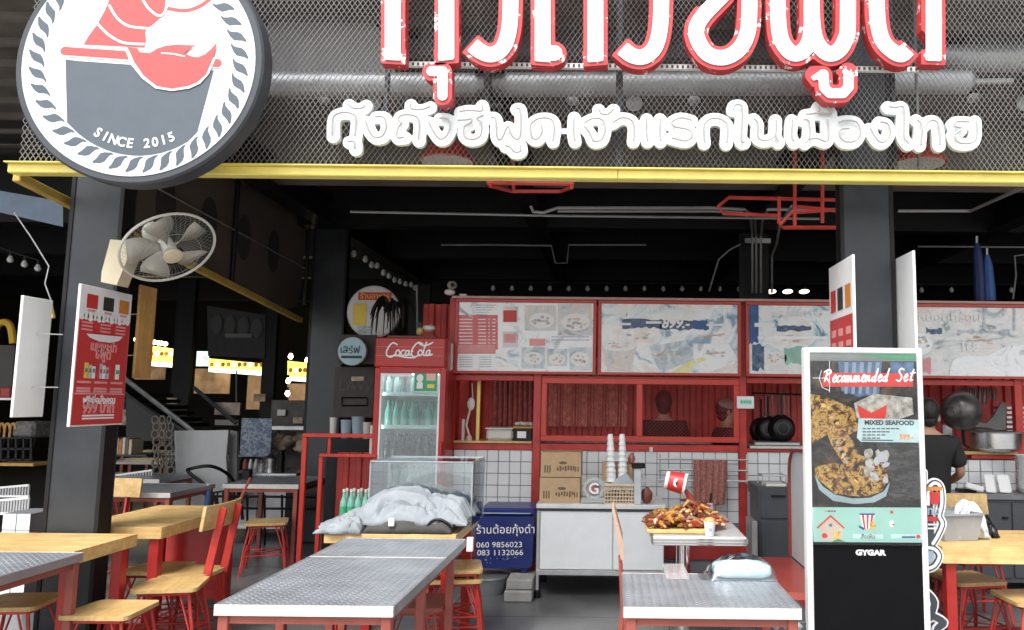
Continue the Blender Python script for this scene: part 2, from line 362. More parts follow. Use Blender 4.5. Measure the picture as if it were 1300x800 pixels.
# union of thick strokes -> plate (marching squares)
def stroke_plate(mb, strokes, r, cell, fn, d0, d1, butt=False, ext=0., extra=None):
    segs = []
    for st in strokes:
        for i in range(len(st)-1):
            e0 = butt and i == 0; e1 = butt and i == len(st)-2
            segs.append((st[i], st[i+1], e0, e1))
    xs = [p[0] for s_ in strokes for p in s_]; ys = [p[1] for s_ in strokes for p in s_]; mg = r+ext+2*cell
    x0, x1, y0, y1 = min(xs)-mg, max(xs)+mg, min(ys)-mg, max(ys)+mg
    nx = int((x1-x0)/cell)+2; ny = int((y1-y0)/cell)+2
    gx = x0+np.arange(nx)*cell; gy = y0+np.arange(ny)*cell; X, Y = np.meshgrid(gx, gy, indexing='ij')
    D = np.full(X.shape, 1e9)
    if butt:
        D0 = D
        for st in strokes:
            Ds = np.full(X.shape, 1e9)
            for a, b in zip(st[:-1], st[1:]):
                dx, dy = b[0]-a[0], b[1]-a[1]; L2 = dx*dx+dy*dy
                if L2 < 1e-12: continue
                t = ((X-a[0])*dx+(Y-a[1])*dy)/L2
                if a is st[0]: t = np.where(t < 0, 0, t)
                tt = np.clip(t, 0, 1)
                Ds = np.minimum(Ds, np.hypot(X-a[0]-tt*dx, Y-a[1]-tt*dy)-r)
            for e, p in ((st[0], st[min(3, len(st)-1)] if len(st) > 6 else st[1]), (st[-1], st[-4] if len(st) > 6 else st[-2])):
                ux, uy = e[0]-p[0], e[1]-p[1]; L = math.hypot(ux, uy); ux /= L; uy /= L
                t = (X-e[0])*ux+(Y-e[1])*uy; n_ = np.abs(-(X-e[0])*uy+(Y-e[1])*ux)
                cap = np.maximum(np.maximum(n_-r, t-ext), -t-r)          # square end block
                near = (np.hypot(X-e[0], Y-e[1]) < 1.7*r+ext) & (sum(math.dist(a, b) for a, b in zip(st[:-1], st[1:])) > 8*r)
                Ds = np.where(near, np.maximum(np.minimum(Ds, cap), t-ext), np.minimum(Ds, cap))
            D = np.minimum(D, Ds)
        segs = []
    for a, b, e0, e1 in segs:
        ax, ay = a; dx, dy = b[0]-ax, b[1]-ay; L = math.hypot(dx, dy)
        if L < 1e-9: continue
        ux, uy = dx/L, dy/L; t = (X-ax)*ux+(Y-ay)*uy; n_ = np.abs(-(X-ax)*uy+(Y-ay)*ux)
        lo = np.where(t < 0, -t, 0); hi = np.where(t > L, t-L, 0); dd = np.hypot(n_, lo+hi)-r
        if e0: dd = np.where(t < 0, np.maximum(n_-r, -t-ext), dd)
        if e1: dd = np.where(t > L, np.maximum(n_-r, t-L-ext), dd)
        D = np.minimum(D, dd)
    vid = {}; vs = []; fr = []; walls = []
    def V(x, y):
        k = (round(x/cell*64), round(y/cell*64))
        if k not in vid: vid[k] = len(vs); vs.append((x, y))
        return vid[k]
    ins = D < 0
    for j in range(ny-1):
        run = None
        for i in range(nx-1):
            q = (ins[i, j], ins[i+1, j], ins[i+1, j+1], ins[i, j+1]); c = sum(q)
            if c == 4:
                if run is None: run = i
                continue
            if run is not None:
                fr.append((V(gx[run], gy[j]), V(gx[i], gy[j]), V(gx[i], gy[j+1]), V(gx[run], gy[j+1]))); run = None
            if c == 0: continue
            cs = [(i, j), (i+1, j), (i+1, j+1), (i, j+1)]; poly = []
            for k in range(4):
                a = cs[k]; b = cs[(k+1) % 4]; da, db = D[a], D[b]
                if q[k]: poly.append((V(gx[a[0]], gy[a[1]]), 0))
                if q[k] != q[(k+1) % 4]:
                    t = min(.98, max(.02, da/(da-db)))
                    poly.append((V(gx[a[0]]+(gx[b[0]]-gx[a[0]])*t, gy[a[1]]+(gy[b[1]]-gy[a[1]])*t), 1 if q[k] else 2))
            if len(poly) >= 3: fr.append(tuple(p[0] for p in poly))
            for k in range(len(poly)):
                if poly[k][1] == 1 and poly[(k+1) % len(poly)][1] == 2: walls.append((poly[k][0], poly[(k+1) % len(poly)][0]))
        if run is not None: fr.append((V(gx[run], gy[j]), V(gx[nx-1], gy[j]), V(gx[nx-1], gy[j+1]), V(gx[run], gy[j+1])))
    n = len(vs)
    allv = [fn(x, y, d0) for x, y in vs]+[fn(x, y, d1) for x, y in vs]
    fs = [tuple(f) for f in fr]+[tuple(n+i for i in reversed(f)) for f in fr]+[(a, b, b+n, a+n) for a, b in walls]
    mb.add(allv, fs); return mb
def text(body, size, m, parent, M4, extrude=.0015, name='lettering', align='CENTER', shear=0., space=1., sx=1., bold=0., label=None):
    c = bpy.data.curves.new(name, 'FONT'); c.body = body; c.size = size; c.extrude = extrude; c.align_x = align; c.align_y = 'CENTER'
    c.shear = shear; c.space_character = space; c.offset = bold; c.resolution_u = 3
    o = bpy.data.objects.new(name, c); COL.objects.link(o)
    dg = bpy.context.evaluated_depsgraph_get(); me = bpy.data.meshes.new_from_object(o.evaluated_get(dg))
    bpy.data.objects.remove(o); bpy.data.curves.remove(c)
    off = ORG.get(parent.name, Vector()) if parent else Vector()
    me.transform(Matrix.Translation(-off) @ M4 @ Matrix.Diagonal((sx, 1, 1, 1)))
    me.materials.clear(); me.materials.append(m); me.name = name
    ob = bpy.data.objects.new(name, me); COL.objects.link(ob)
    if parent: ob.parent = parent; setorg(ob, off)
    if label: ob['label'] = label
    return ob
def facing(p, right=(1, 0, 0), up=(0, 0, 1)):
    r = Vector(right).normalized(); u = Vector(up); u = (u-r*u.dot(r)).normalized(); n = r.cross(u)
    m = Matrix((r, u, n)).transposed().to_4x4(); m.translation = Vector(p); return m
def XZ(Y0): return lambda u, v, d: (u, Y0+d, v)
def pxl(pts, Y): return [(P(a, b, Y).x, P(a, b, Y).z) for a, b in pts]
def struct(o, kind='structure'): o['kind'] = kind; return o

# ================================================================== STRUCTURE
struct(MB().bb(-14, 9, 2.6, 22, -.2, 0).build('floor', floorm))
struct(MB().bb(-60, 60, -60, 60, -.5, -.204).build('ground', paving))
struct(MB().bb(-14, 12, -12, 2.596, -.2, -.004).build('pavement', paving))
fj = MB()
for k in range(6): fj.bb(-9, 7, 4.3+k*1.6, 4.306+k*1.6, 0, .0006)
for k in range(8): fj.bb(-6+k*1.6, -5.994+k*1.6, 2.6, 12, .0012, .0018)
struct(fj.build('floor_joints', mat('joint_line', (.05, .05, .055), .8)), 'structure')
struct(MB().bb(-14, 9, 8.5, 22, 4.25, 4.45).build('ceiling', ceilm))
struct(MB().bb(-14, 9, 4.62, 8.498, 4.25, 4.45).build('front_ceiling', mat('front_ceiling_daylit', (.15, .13, .115), .8, var=.35, scale=2.5)))  # paler colour than the rear ceiling stands in for daylight near the front
for k in range(9): struct(MB().bb(-13, 8.7, 4.9+k*.4, 4.95+k*.4, 4.19, 4.249).build('ceiling_batten', ceilbrown))
struct(MB().bb(-14, 9, 21, 21.2, 0, 4.25).build('back_wall', mat('back_wall_paint', (.022, .019, .016), .8, var=.4, scale=2)))
struct(MB().bb(-14.2, -14, 4.62, 21, 0, 4.25).build('far_side_wall', ceilm))
struct(MB().bb(8.8, 9, 4.62, 21, 0, 4.25).build('side_wall', ceilm))
# soffit near the front seen through the screen
struct(MB().bb(-3.6, 6, 5.55, 7.0, 4.05, 4.2).build('soffit', ceilbrown))
struct(MB().bb(-3.6, 6, 7.0, 7.25, 3.55, 4.2).build('soffit_edge', ceilbrown))
for yy, z0 in ((8.6, 3.45), (10.8, 3.5), (13.0, 3.55), (16.5, 3.6)):
    struct(MB().bb(-13, 8.7, yy-.1, yy+.1, z0, 4.25).build('ceiling_beam', black))
for xx in (-3.2, -.85, 1.56, 4.2):
    b = MB(); b.bb(xx-.1, xx+.1, 4.95, 8.5, 3.72, 3.75); b.bb(xx-.1, xx+.1, 4.95, 8.5, 3.45, 3.48); b.bb(xx-.02, xx+.02, 4.95, 8.5, 3.48, 3.72)
    struct(b.build('ceiling_beam', black))
    b = MB(); b.bb(xx-.1, xx+.1, 8.7, 12.9, 3.45, 3.48); b.bb(xx-.02, xx+.02, 8.7, 12.9, 3.48, 4.2)
    struct(b.build('ceiling_beam', black))
rb = MB()
for k in range(26):
    y = 7.4+k*.5
    rb.bb(-13, 8.7, y, y+.22, 4.2, 4.249)
struct(rb.build('ceiling_deck_ribs', ceilm))

# ---------------------------------------------------------------- columns
def column(cx, cy, wd, label, ztop=4.24, m=colgrey, dp=.15):
    t = thing('steel_column', label, 'column', (cx, cy, 0), 'black steel columns')
    f = MB(); f.bb(cx-wd/2, cx+wd/2, cy-dp/2, cy-dp/2+.014, .012, ztop, .003); f.build('front_flange', m, t)
    f = MB(); f.bb(cx-wd/2, cx+wd/2, cy+dp/2-.014, cy+dp/2, .012, ztop, .003); f.build('rear_flange', black, t)
    f = MB(); f.bb(cx-wd/2+.004, cx+wd/2-.004, cy-dp/2+.016, cy+dp/2-.016, .012, ztop-.01); f.build('web', black, t)
    e = MB()
    for s in (-1, 1): e.bb(cx+s*(wd/2+.004)-.012, cx+s*(wd/2+.004)+.012, cy-dp/2-.006, cy-dp/2+.012, .012, ztop-.02)
    e.build('edge_angle', black, t)
    e = MB(); e.bb(cx-wd/2-.06, cx+wd/2+.06, cy-dp/2-.06, cy+dp/2+.06, .001, .012)
    for sx in (-1, 1):
        for sy in (-1, 1): e.lathe([(.012, .012), (.012, .03)], (cx+sx*(wd/2+.03), cy+sy*(dp/2+.03), 0), n=6)
    e.build('base_plate', black, t)
    return t
column(-3.22, 4.87, .30, 'dark grey steel column at the front left, red price board hung on it')
column(1.56, 4.87, .30, 'dark grey steel column at the front right, behind the screen stand')
column(-3.2, 8.8, .36, 'dark steel column inside, left of the red drinks cooler')
column(1.56, 8.8, .30, 'black steel column behind the kitchen carrying grey conduits', m=black)
column(-3.25, 13.1, .32, 'black steel column far inside above the drinks cooler', m=black)
for i, (px, Y, wd) in enumerate(((232, 14.5, .3), (342, 15.5, .22))):
    column(PX(px, 480, Y), Y, wd, ['black column in the far left hall beside the lit yellow signs', 'black column in the far hall right of the hanging dark screen'][i], m=black)

# ---------------------------------------------------------------- facade frame
ZB = PZ(700, 222, 4.40)
t = thing('yellow_beam', 'long yellow steel beam under the mesh sign screen', 'beam', (0, 4.4, ZB))
mb = MB(); mb.bb(-3.46, 3.6, 4.36, 4.44, ZB-.03, ZB+.022, .006); mb.build('beam_tube', yellow, t)
mb = MB(); mb.bb(-3.46, 3.6, 4.33, 4.46, ZB+.022, ZB+.028); mb.build('top_flange', yellow, t)
mb = MB(); mb.bb(PX(897/4+560, 222, 4.36)-.002, PX(897/4+560, 222, 4.36)+.002, 4.3565, 4.36, ZB-.026, ZB+.02); mb.build('weld_seam', mat('seam', (.35, .22, .03), .6), t)
t = thing('side_beam', 'yellow steel bar sloping back along the left side under a dark screen', 'beam', (-3.5, 4.5, ZB))
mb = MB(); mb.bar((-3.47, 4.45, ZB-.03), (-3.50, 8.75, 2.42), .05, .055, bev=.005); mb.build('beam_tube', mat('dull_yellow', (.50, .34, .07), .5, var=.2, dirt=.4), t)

t = thing('mesh_screen', 'expanded metal mesh screen behind the shop sign', 'screen', (0, 4.42, ZB))
cw, chh = 0.0155, 0.046; wr = .0012
vs = []; fs = []
nx_ = int(7.0/cw); nz_ = int((4.24-ZB)/chh)
for i in range(nx_):
    for j in range(nz_*2):
        # each half row: bars from centre line crossing points
        x = -3.44+i*cw; z = ZB+.02+j*chh/2
        for s in (-1, 1):
            if (i+j) % 2 == 0: a = (x, z); b = (x+cw/1, z+chh/2)
            else: a = (x+cw, z); b = (x, z+chh/2)
            if s == 1: continue
            dx, dz = b[0]-a[0], b[1]-a[1]; L = math.hypot(dx, dz); nxx, nzz = -dz/L*wr, dx/L*wr
            k = len(vs)
            for (q, w_) in ((a, 1), (b, 1)):
                vs += [(q[0]+nxx, 4.418, q[1]+nzz), (q[0]-nxx, 4.418, q[1]-nzz), (q[0]-nxx*.4, 4.424, q[1]-nzz*.4)]
            fs += [(k, k+1, k+4, k+3), (k+1, k+2, k+5, k+4), (k+2, k, k+3, k+5)]
me = bpy.data.meshes.new('expanded_mesh'); me.from_pydata([(a, b-4.42, c-ZB) for a, b, c in vs], [], fs); me.materials.append(wire)
o = bpy.data.objects.new('expanded_mesh', me); COL.objects.link(o); o.parent = t; o['kind'] = 'stuff'
for px in (88, 490, 786, 1134, 1420):
    x = PX(px, 150, 4.45); MB().bb(x-.02 if px == 786 else x-.012, x+.02 if px == 786 else x+.012, 4.43, 4.47, ZB+.03, 4.24, .003).build('upright', slate, t)
x = PX(1161, 60, 4.47); MB().bb(x-.006, x+.006, 4.45, 4.47, ZB+.03, 4.24).build('thin_upright', conduit, t)
z = PZ(800, 85, 4.38)
mb = MB(); x0, x1 = PX(495, 85, 4.38), PX(1165, 85, 4.38); mb.bb(x0, x1, 4.37, 4.395, z-.014, z+.014); mb.build('sign_rail', white, t)
mb = MB(); x = x0+.01
while x < x1: mb.bb(x, x+.012, 4.366, 4.37, z-.008, z+.008); x += .03
mb.build('rail_slots', mat('slot_dark', (.1, .1, .1), .8), t, kind='stuff')

# ---------------------------------------------------------------- big sign letters
t = thing('shop_sign_letters', 'large white channel letters with peeling red edges spelling กุ้งถังซีฟู้ด', 'sign', (PX(840, 40, 4.3), 4.3, PZ(840, 40, 4.3)))
YS = 4.22
def arch(xl, xr, yb, hook=True):
    m = (xl+xr)/2; h = -82
    body = [(xl, yb), (xl, -20), (xl+3, -50), (xl+14, -74), (m, h), (xr-14, -74), (xr-3, -50), (xr, -20), (xr, yb)]
    return body
big = {
 'ko_kai': [arch(499, 567, 77)],
 'sara_u': [[(548, 91), (562, 91), (562, 122)]],
 'ngo_ngu': [cat_rom([(600, 58), (612, 67), (625, 70), (638, 62), (645, 45), (648, 20), (648, -20), (644, -55), (628, -74), (610, -72), (602, -60), (606, -48)])],
 'tho_thung': [arch(689, 756, 79), [(689, 68), (704, 68)]],
 'ngo_ngu_b': [cat_rom([(790, 62), (802, 71), (816, 73), (829, 64), (836, 47), (839, 20), (839, -20), (835, -55), (819, -74), (801, -72), (793, -60), (797, -48)])],
 'so_so': [cat_rom([(950, -75), (951, -40), (951, 20), (947, 48), (935, 66), (917, 74), (898, 69), (886, 52), (884, 36), (893, 20), (908, 4), (920, -10), (922, -30), (905, -42), (888, -35), (884, -22)])],
 'fo_fan': [cat_rom([(987, -60), (987, -10), (988, 30), (992, 52), (1003, 67), (1015, 68), (1026, 56), (1030, 36), (1030, 8), (1031, -20)]), cat_rom([(1030, 8), (1032, 38), (1038, 57), (1051, 69), (1064, 65), (1073, 50), (1076, 28), (1076, -90), (1076, -130)])],
 'sara_uu': [[(1034, 95), (1045, 95), (1046, 112), (1053, 119), (1070, 119), (1077, 111), (1077, 91)]],
 'do_dek': [cat_rom([(1152, 63), (1144, 70), (1133, 66), (1120, 52), (1114, 28), (1113, -10), (1118, -48), (1132, -70), (1150, -80), (1170, -72), (1182, -50), (1185, -10)])+[(1185, 78)]],
}
for nm, sts in big.items():
    small = nm in ('sara_u', 'sara_uu')
    S = [pxl(s_, YS) for s_ in sts]; r = .028 if small else .044
    mb = MB(); stroke_plate(mb, S, r+.024, .010, XZ(YS), 0, .075, True, .020); base = mb.build('letter', signred, t)
    mb = MB(); stroke_plate(mb, S, r, .010, XZ(YS), -.008, -.0005, True, 0); mb.build('letter_face', signface, base)

# ---------------------------------------------------------------- neon sign line
def c4(l): return [(400+a/5.417, 120+b/5.417) for a, b in l]
def c5(l): return [(640+a/5.0, 120+b/5.0) for a, b in l]
def c6(l): return [(900+a/3.611, 120+b/3.611) for a, b in l]
neon = [c4([(125, 290), (128, 190), (150, 145), (220, 130), (280, 150), (290, 190), (280, 295)]), c4([(235, 330), (275, 330), (280, 380)]), c4([(235, 75), (270, 100), (330, 100), (350, 80)]),
 c4([(420, 160), (480, 165), (495, 230), (470, 290), (420, 300), (380, 260), (355, 190)]), c4([(600, 205), (580, 180), (600, 150), (680, 150), (720, 190), (715, 320)]), c4([(600, 205), (575, 240), (570, 300), (620, 300)]),
 c4([(660, 75), (670, 105), (740, 110), (795, 90)]), c4([(860, 170), (920, 180), (930, 240), (900, 300), (860, 310), (820, 260), (785, 195)]),
 c4([(985, 185), (1050, 180), (1080, 175), (1075, 200), (1030, 230), (1030, 290), (1080, 315), (1140, 290), (1145, 200), (1115, 175), (1160, 150)]), c4([(1000, 125), (1060, 115), (1150, 120), (1150, 80)]),
 [(624, 150), (630, 153), (631, 174), (637, 178), (645, 162), (650, 172), (656, 178), (661, 172), (661, 142), (656, 139)],
 c5([(10, 330), (40, 340), (70, 370), (105, 365), (105, 330)]), c5([(240, 205), (240, 250), (210, 290), (175, 270), (170, 200), (220, 160), (290, 160), (320, 200), (310, 300)]),
 c5([(445, 150), (440, 240), (450, 300)]), c5([(510, 185), (560, 160), (620, 165), (640, 220), (620, 290), (570, 300), (545, 250), (510, 210)]), c5([(600, 100), (620, 130), (660, 130), (695, 100)]),
 c5([(690, 185), (740, 155), (800, 165), (825, 210), (820, 300)]), c5([(905, 160), (900, 240), (910, 300)]), c5([(990, 160), (985, 240), (992, 300)]),
 c5([(1190, 170), (1120, 155), (1065, 180), (1080, 210), (1170, 230), (1190, 270), (1150, 300), (1060, 280)]),
 [(894, 182), (893, 162), (900, 153), (912, 152), (922, 158), (923, 167), (922, 183)],
 c6([(110, 75), (115, 55), (145, 55), (150, 90), (145, 210), (162, 222)]), c6([(205, 115), (222, 140), (222, 200), (260, 215), (300, 190), (305, 120)]), c6([(300, 190), (318, 222)]),
 c6([(380, 120), (375, 190), (390, 222)]), c6([(430, 120), (455, 130), (457, 195), (440, 225)]), c6([(457, 210), (490, 205), (540, 215), (540, 120)]),
 c6([(440, 97), (500, 90), (558, 95), (540, 60)]), c6([(500, 60), (500, 85)]),
 c6([(590, 135), (620, 125), (670, 130), (690, 170), (670, 215), (620, 220), (595, 190), (600, 165), (640, 160)]), c6([(780, 130), (815, 140), (825, 180), (800, 220), (770, 215), (735, 160)]),
 c6([(820, 60), (850, 65), (882, 60), (890, 90), (888, 190), (912, 230)]), c6([(950, 120), (970, 150), (965, 235)]), c6([(970, 160), (1010, 125), (1045, 140), (1055, 235)]),
 c6([(1185, 130), (1130, 130), (1120, 150), (1155, 162), (1120, 190), (1140, 225), (1200, 225), (1220, 190), (1220, 125)])]
YN = 4.30
t = thing('neon_script_sign', 'white neon tube sign line กุ้งถังซีฟู้ด-เจ้าแรกในเมืองไทย on cut out backing', 'sign', (PX(830, 165, YN), YN, PZ(830, 165, YN)))
S = [[(P(a, b, YN).x, P(a, b, YN).z) for a, b in cat_rom(s_, 4)] for s_ in neon]
mb = MB(); stroke_plate(mb, S, .037, .008, XZ(YN), 0, .03)
mb.box(P(715, 167, YN+.015), (.06, .012, .03)); mb.build('backing', whitesign, t)
tubem = mat('neon_tube', (.40, .37, .36), .25, var=.1)
for s_ in S:
    MB().tube([(x, YN-.018, z) for x, z in s_], .0055, 6).build('neon_tube', tubem, t)

# ---------------------------------------------------------------- round logo sign
YL = 4.05; Lc = P(176.5, 80, YL); kpx = (PX(326, 80, YL)-PX(28, 80, YL))/298
def LG(l): return [P(a, b, YL) for a, b in l]
t = thing('round_logo_sign', 'large round shop sign with red prawn in a bucket, reading SINCE 2015', 'sign', Lc)
MB().lathe([(155.5*kpx, 0), (158*kpx, -.012), (158*kpx, -.11), (150*kpx, -.12)], Lc+Vector((0, 0, 0)), (0, -1, 0), 72).build('drum', slate, t)
MB().lathe([(148*kpx, 0), (148*kpx, .004)], Lc, (0, -1, 0), 96).build('white_face', whitesign, t)
def lplate(pts, m, d, nm, par=t, th=.0012):
    mb = MB(); mb.prism([(P(a, b, YL).x, P(a, b, YL).z) for a, b in pts], lambda u, v, dd: (u, YL-dd, v), d+th, d); return mb.build(nm, m, par)
def lstroke(sts, rpx, m, d, nm, th=.0012):
    mb = MB(); stroke_plate(mb, [[(P(a, b, YL).x, P(a, b, YL).z) for a, b in cat_rom(s_, 6)] for s_ in sts], rpx*kpx, .005, lambda u, v, dd: (u, YL-dd, v), d+th, d); return mb.build(nm, m, t)
# rope ring
me0 = None; NR = 40
for k in range(NR):
    a = 2*math.pi*(k+.3)/NR
    c, s = math.cos(a), math.sin(a)
    def q(r, tt):   # r radial px, tt tangential px
        return (176.5+(r*c-tt*s), 80+(r*s+tt*c))
    up_ = [(119.5, -12), (122.5, -7.5), (127, -5.5), (132, -4), (136, 0), (139.5, 9)]; lo_ = [(138, 10.5), (133.5, 7.5), (129, 6), (124.5, 4.5), (121.5, 0), (119, -8)]
    pts = [q(r, tt) for r, tt in up_+lo_]
    lplate(pts, logogrey, .0045, 'rope_strand')
arc = [(176.5+118*math.cos(R(a)), 80+118*math.sin(R(a))) for a in range(52, 141, 6)]
lplate([(84, 76), (100, 78), (272, 90), (251, 168)]+arc[1:-1]+[(86, 156)], logogrey, .0045, 'bucket')
lstroke([[(83.5, 66), (180, 73), (277, 81)]], 6.8, whitesign, .0062, 'rim_outline'); lstroke([[(83.5, 65.5), (180, 72.5), (277, 81)]], 5.4, logored, .0078, 'bucket_rim')
ladle = [(163, 61), (176, 62.5), (181, 71), (184, 75), (190, 70), (201, 63), (212, 59.5), (225, 58), (251, 59), (245, 61), (235, 69), (250, 75), (262, 70), (270, 63), (277, 55), (272, 74), (263, 95), (252, 105), (240, 110), (220, 113.5), (200, 110), (184, 97), (172, 80), (167, 68)]
mb = MB(); stroke_plate(mb, [[(P(a, b, YL).x, P(a, b, YL).z) for a, b in [(163, 64), (170, 82), (184, 99), (200, 111), (220, 114), (241, 111), (254, 105), (264, 94), (272, 76)]]], 2.6*kpx, .005, lambda u, v, dd: (u, YL-dd, v), .0106, .0095); mb.build('ladle_outline', whitesign, t)
lplate(ladle, logored, .0112, 'ladle')
lstroke([[(207, 69), (222, 70), (236, 73)]], 1.0, whitesign, .0130, 'ladle_highlight')
lplate([(107, 57), (113, 47), (124, 32), (134, 14), (143, -8), (150, -38), (214, -40), (213, 12), (209, 19), (193, 33), (187, 36), (185, 41), (186, 52), (184, 61)], logored, .0045, 'prawn_body')
lstroke([[(125, 31), (139, 45), (158, 55), (184, 57)], [(140, 8), (150, 24), (165, 34), (190, 37)], [(181, -2), (190, 12), (203, 21), (211, 14), (213, -2)]], 1.6, whitesign, .0062, 'segment_line')
lstroke([[(212, 11), (235, 14), (255, 8), (272, -6), (282, -24)]], 2.2, logored, .0048, 'feeler')
lstroke([[(84, -12), (92, -4), (104, -3)]], 4, logored, .0048, 'prawn_tail_tip')
msg = "SINCE 2015"
for k, chh_ in enumerate(msg):
    if chh_ == ' ': continue
    th = R(-30.5+k*(54/9)); x = 176.5+math.sin(th)*103; y = 80+math.cos(th)*103
    p = P(x, y, YL-.0075); text(chh_, 17*kpx, printw, t, facing(p, (math.cos(th), 0, math.sin(th)), (-math.sin(th), 0, math.cos(th))), .0008, bold=.002, sx=.95)
for dx in (-.3, .3): MB().tube([(Lc.x+dx, YL+.1, Lc.z-.2), (Lc.x+dx, 4.45, Lc.z-.2)], .02, 8).build('bracket', black, t)

# ---------------------------------------------------------------- things seen through the screen
t = tag(MB().tube([(PX(200, 104, 5.1), 5.1, PZ(200, 106, 5.1)), (PX(600, 107, 5.1), 5.1, PZ(600, 108, 5.1)), (PX(1180, 106, 5.1), 5.1, PZ(1180, 104, 5.1)), (PX(1228, 106, 5.1), 5.1, PZ(1228, 104, 5.1)), (PX(1236, 106, 5.1), 5.1, PZ(1236, 104, 5.1))], [.085, .08, .085, .082, .045], 20).build('duct', duct), 'silver foil duct running behind the mesh under the big letters', 'duct')
t = tag(MB().tube([P(1236, 104, 5.1), P(1285, 103, 5.1)], .022, 10).build('pipe', tin), 'short grey pipe joining the end of the silver duct', 'pipe')
tag(MB().tube([P(1190, 70, 5.35), P(1240, 75, 5.35), P(1330, 73, 5.35), P(1500, 73, 5.35)], [.07, .1, .1, .1], 18).build('duct', duct), 'silver duct at the far right behind the mesh', 'duct')
t = thing('cassette_unit', 'grey ceiling unit with rounded edges behind mesh beside the round logo', 'air unit', P(400, 50, 5.3))
mb = MB(); mb.prism(pxl(cat_rom([(335, 92), (337, 40), (350, 25), (400, 20), (450, 25), (480, 35), (492, 60), (500, 92)], 4), 5.3), XZ(5.3), 0, .5); mb.build('housing', mat('grey_housing', (.3, .3, .31), .6, var=.1), t)
MB().bb(PX(200, 10, 5.45), PX(560, 10, 5.45), 5.32, 5.36, PZ(400, 28, 5.36), PZ(400, 12, 5.36)).build('top_rail', tin, t)
t = thing('cassette_unit', 'dark grey duct box at upper right behind the mesh', 'air unit', P(1270, 30, 5.5))
MB().bb(PX(1226, 30, 5.5), PX(1420, 30, 5.5), 5.5, 5.9, PZ(1270, 60, 5.5), PZ(1270, 10, 5.5), .02).build('housing', mat('grey_housing_dark', (.16, .16, .165), .6), t)
mb = MB(); mb.bb(PX(540, 30, 5.6), PX(1180, 30, 5.6), 5.4, 5.5, PZ(700, 78, 5.5), PZ(700, 5, 5.5), .02)
struct(mb.build('bulkhead', mat('bulkhead_grey', (.14, .14, .15), .6, var=.25, scale=2)))
def downlight(px, py, Y, tilt, label, r=.045):
    c = P(px, py, Y); t = thing('spot_lamp', label, 'spotlight', c, 'spotlights behind the mesh')
    mb = MB(); mb.lathe([(r*.7, .05), (r*.95, .02), (r, 0), (r*.86, 0)], c, Vector((0, -tilt, -1 if tilt < 2 else -.3))*-1, 18); mb.build('can', black, t)
    mb = MB(); mb.lathe([(r*.84, 0), (r*.6, -.006), (.001, -.01)], c, Vector((0, -tilt, -1 if tilt < 2 else -.3))*-1, 18); mb.build('lens', mat('lens_grey', (.4, .4, .39), .2) if tilt > 2 else tin, t)
    MB().tube([c+Vector((0, .03, .03)), c+Vector((0, .03, .25))], .008, 6).build('stem', black, t)
for i, (px, py, tl) in enumerate(((411, 127, .6), (474, 130, 4), (727, 128, .6), (805, 131, 4), (881, 128, .6), (1235, 125, .6), (1301, 131, 4))):
    downlight(px, py, 5.7, tl, ['small spotlight above the first letters of the neon line', 'round white lamp face above the neon line, left', 'small spotlight behind mesh right of the low red letter mark', 'round white lamp face above the middle of the neon line', 'small spotlight behind mesh below the fifth large letter', 'small spotlight under the end of the silver duct', 'round white lamp face at the right edge'][i], .075 if tl > 2 else .06)
def pendant(px, py, Y, label):
    c = P(px, py, Y); t = thing('pendant_lamp', label, 'pendant lamp', c, 'red pendant lamps behind the mesh')
    MB().lathe([(.20, 0), (.205, .01), (.18, .05), (.14, .12), (.06, .17), (.02, .19)], c, n=28, caps=False).build('lamp_shade', red, t)
    MB().lathe([(.001, .004), (.19, .004)], c, n=28, caps=False).build('diffuser', creamw, t)
    MB().tube([c+Vector((0, 0, .18)), c+Vector((0, 0, 1.0))], .006, 6).build('cord', black, t)
pendant(568, 207, 5.7, 'red pendant lamp seen through mesh left of the middle upright'); pendant(1165, 210, 5.7, 'red pendant lamp seen through mesh at the right pillar')
# red hanging frames
def redframe(name, label, loops, Y):
    t = thing(name, label, 'frame', P(*loops[0][0][:2], Y))
    for lp in loops:
        MB().tube([P(a, b, Y+d) for a, b, d in [(q+(0,))[:3] for q in lp]], .014, 6).build('tube', red, t)
redframe('red_tray_frame', 'small red steel frame hanging just below the yellow beam', [[(618, 226, 0), (622, 236, 0), (650, 243, .25), (712, 243, .25), (726, 238, 0), (728, 226, 0)], [(618, 232, 0), (728, 234, 0)], [(650, 150, .2), (652, 243, .25)], [(690, 215, .2), (640, 215, .2), (622, 236, 0)]], 5.3)
redframe('red_pipe_frame', 'red tubular frame of two rails hanging left of the right pillar', [[(1066, 289), (995, 289), (990, 286), (1005, 270), (1066, 266)], [(989, 250), (989, 284)], [(1066, 254), (925, 251), (912, 262), (918, 271), (989, 274)], [(1009, 170), (1009, 287)], [(1044, 170), (1044, 283)], [(1008, 262), (1066, 268)]], 5.6)

# side screen of dark cloth on the left
t = thing('side_screen', 'dark brown see through screen cloth hung along the left side above the yellow bar', 'screen', (-3.52, 6, 3))
def sidept(Y, Z): return (Y, Z)
zt = 4.2
outl = [(5.2, ZB-.02-.0966*.8), (8.35, 2.5), (8.6, 2.56), (8.72, 2.75), (8.75, 3.68), (6.9, 4.2), (5.2, 4.2)]
mb = MB(); mb.prism(outl, lambda u, v, d: (-3.5-d, u, v), 0, .012); mb.build('cloth', canvas, t)
for Y in (7.07, 8.76): MB().tube([(-3.47, Y, 2.6), (-3.47, Y, 4.2)], .02, 8).build('frame_tube', black, t)
MB().tube([(-3.47, 5.2, 3.15), (-3.47, 8.7, 3.0)], .008, 6).build('frame_tube', tin, t)
for k in range(4):
    MB().ell((-3.494, 6.0+k*.65, 3.05), (.004, .14, .22), 14, 8).build('worn_patch', mat('patch_dark', (.03, .026, .022), .8), t)

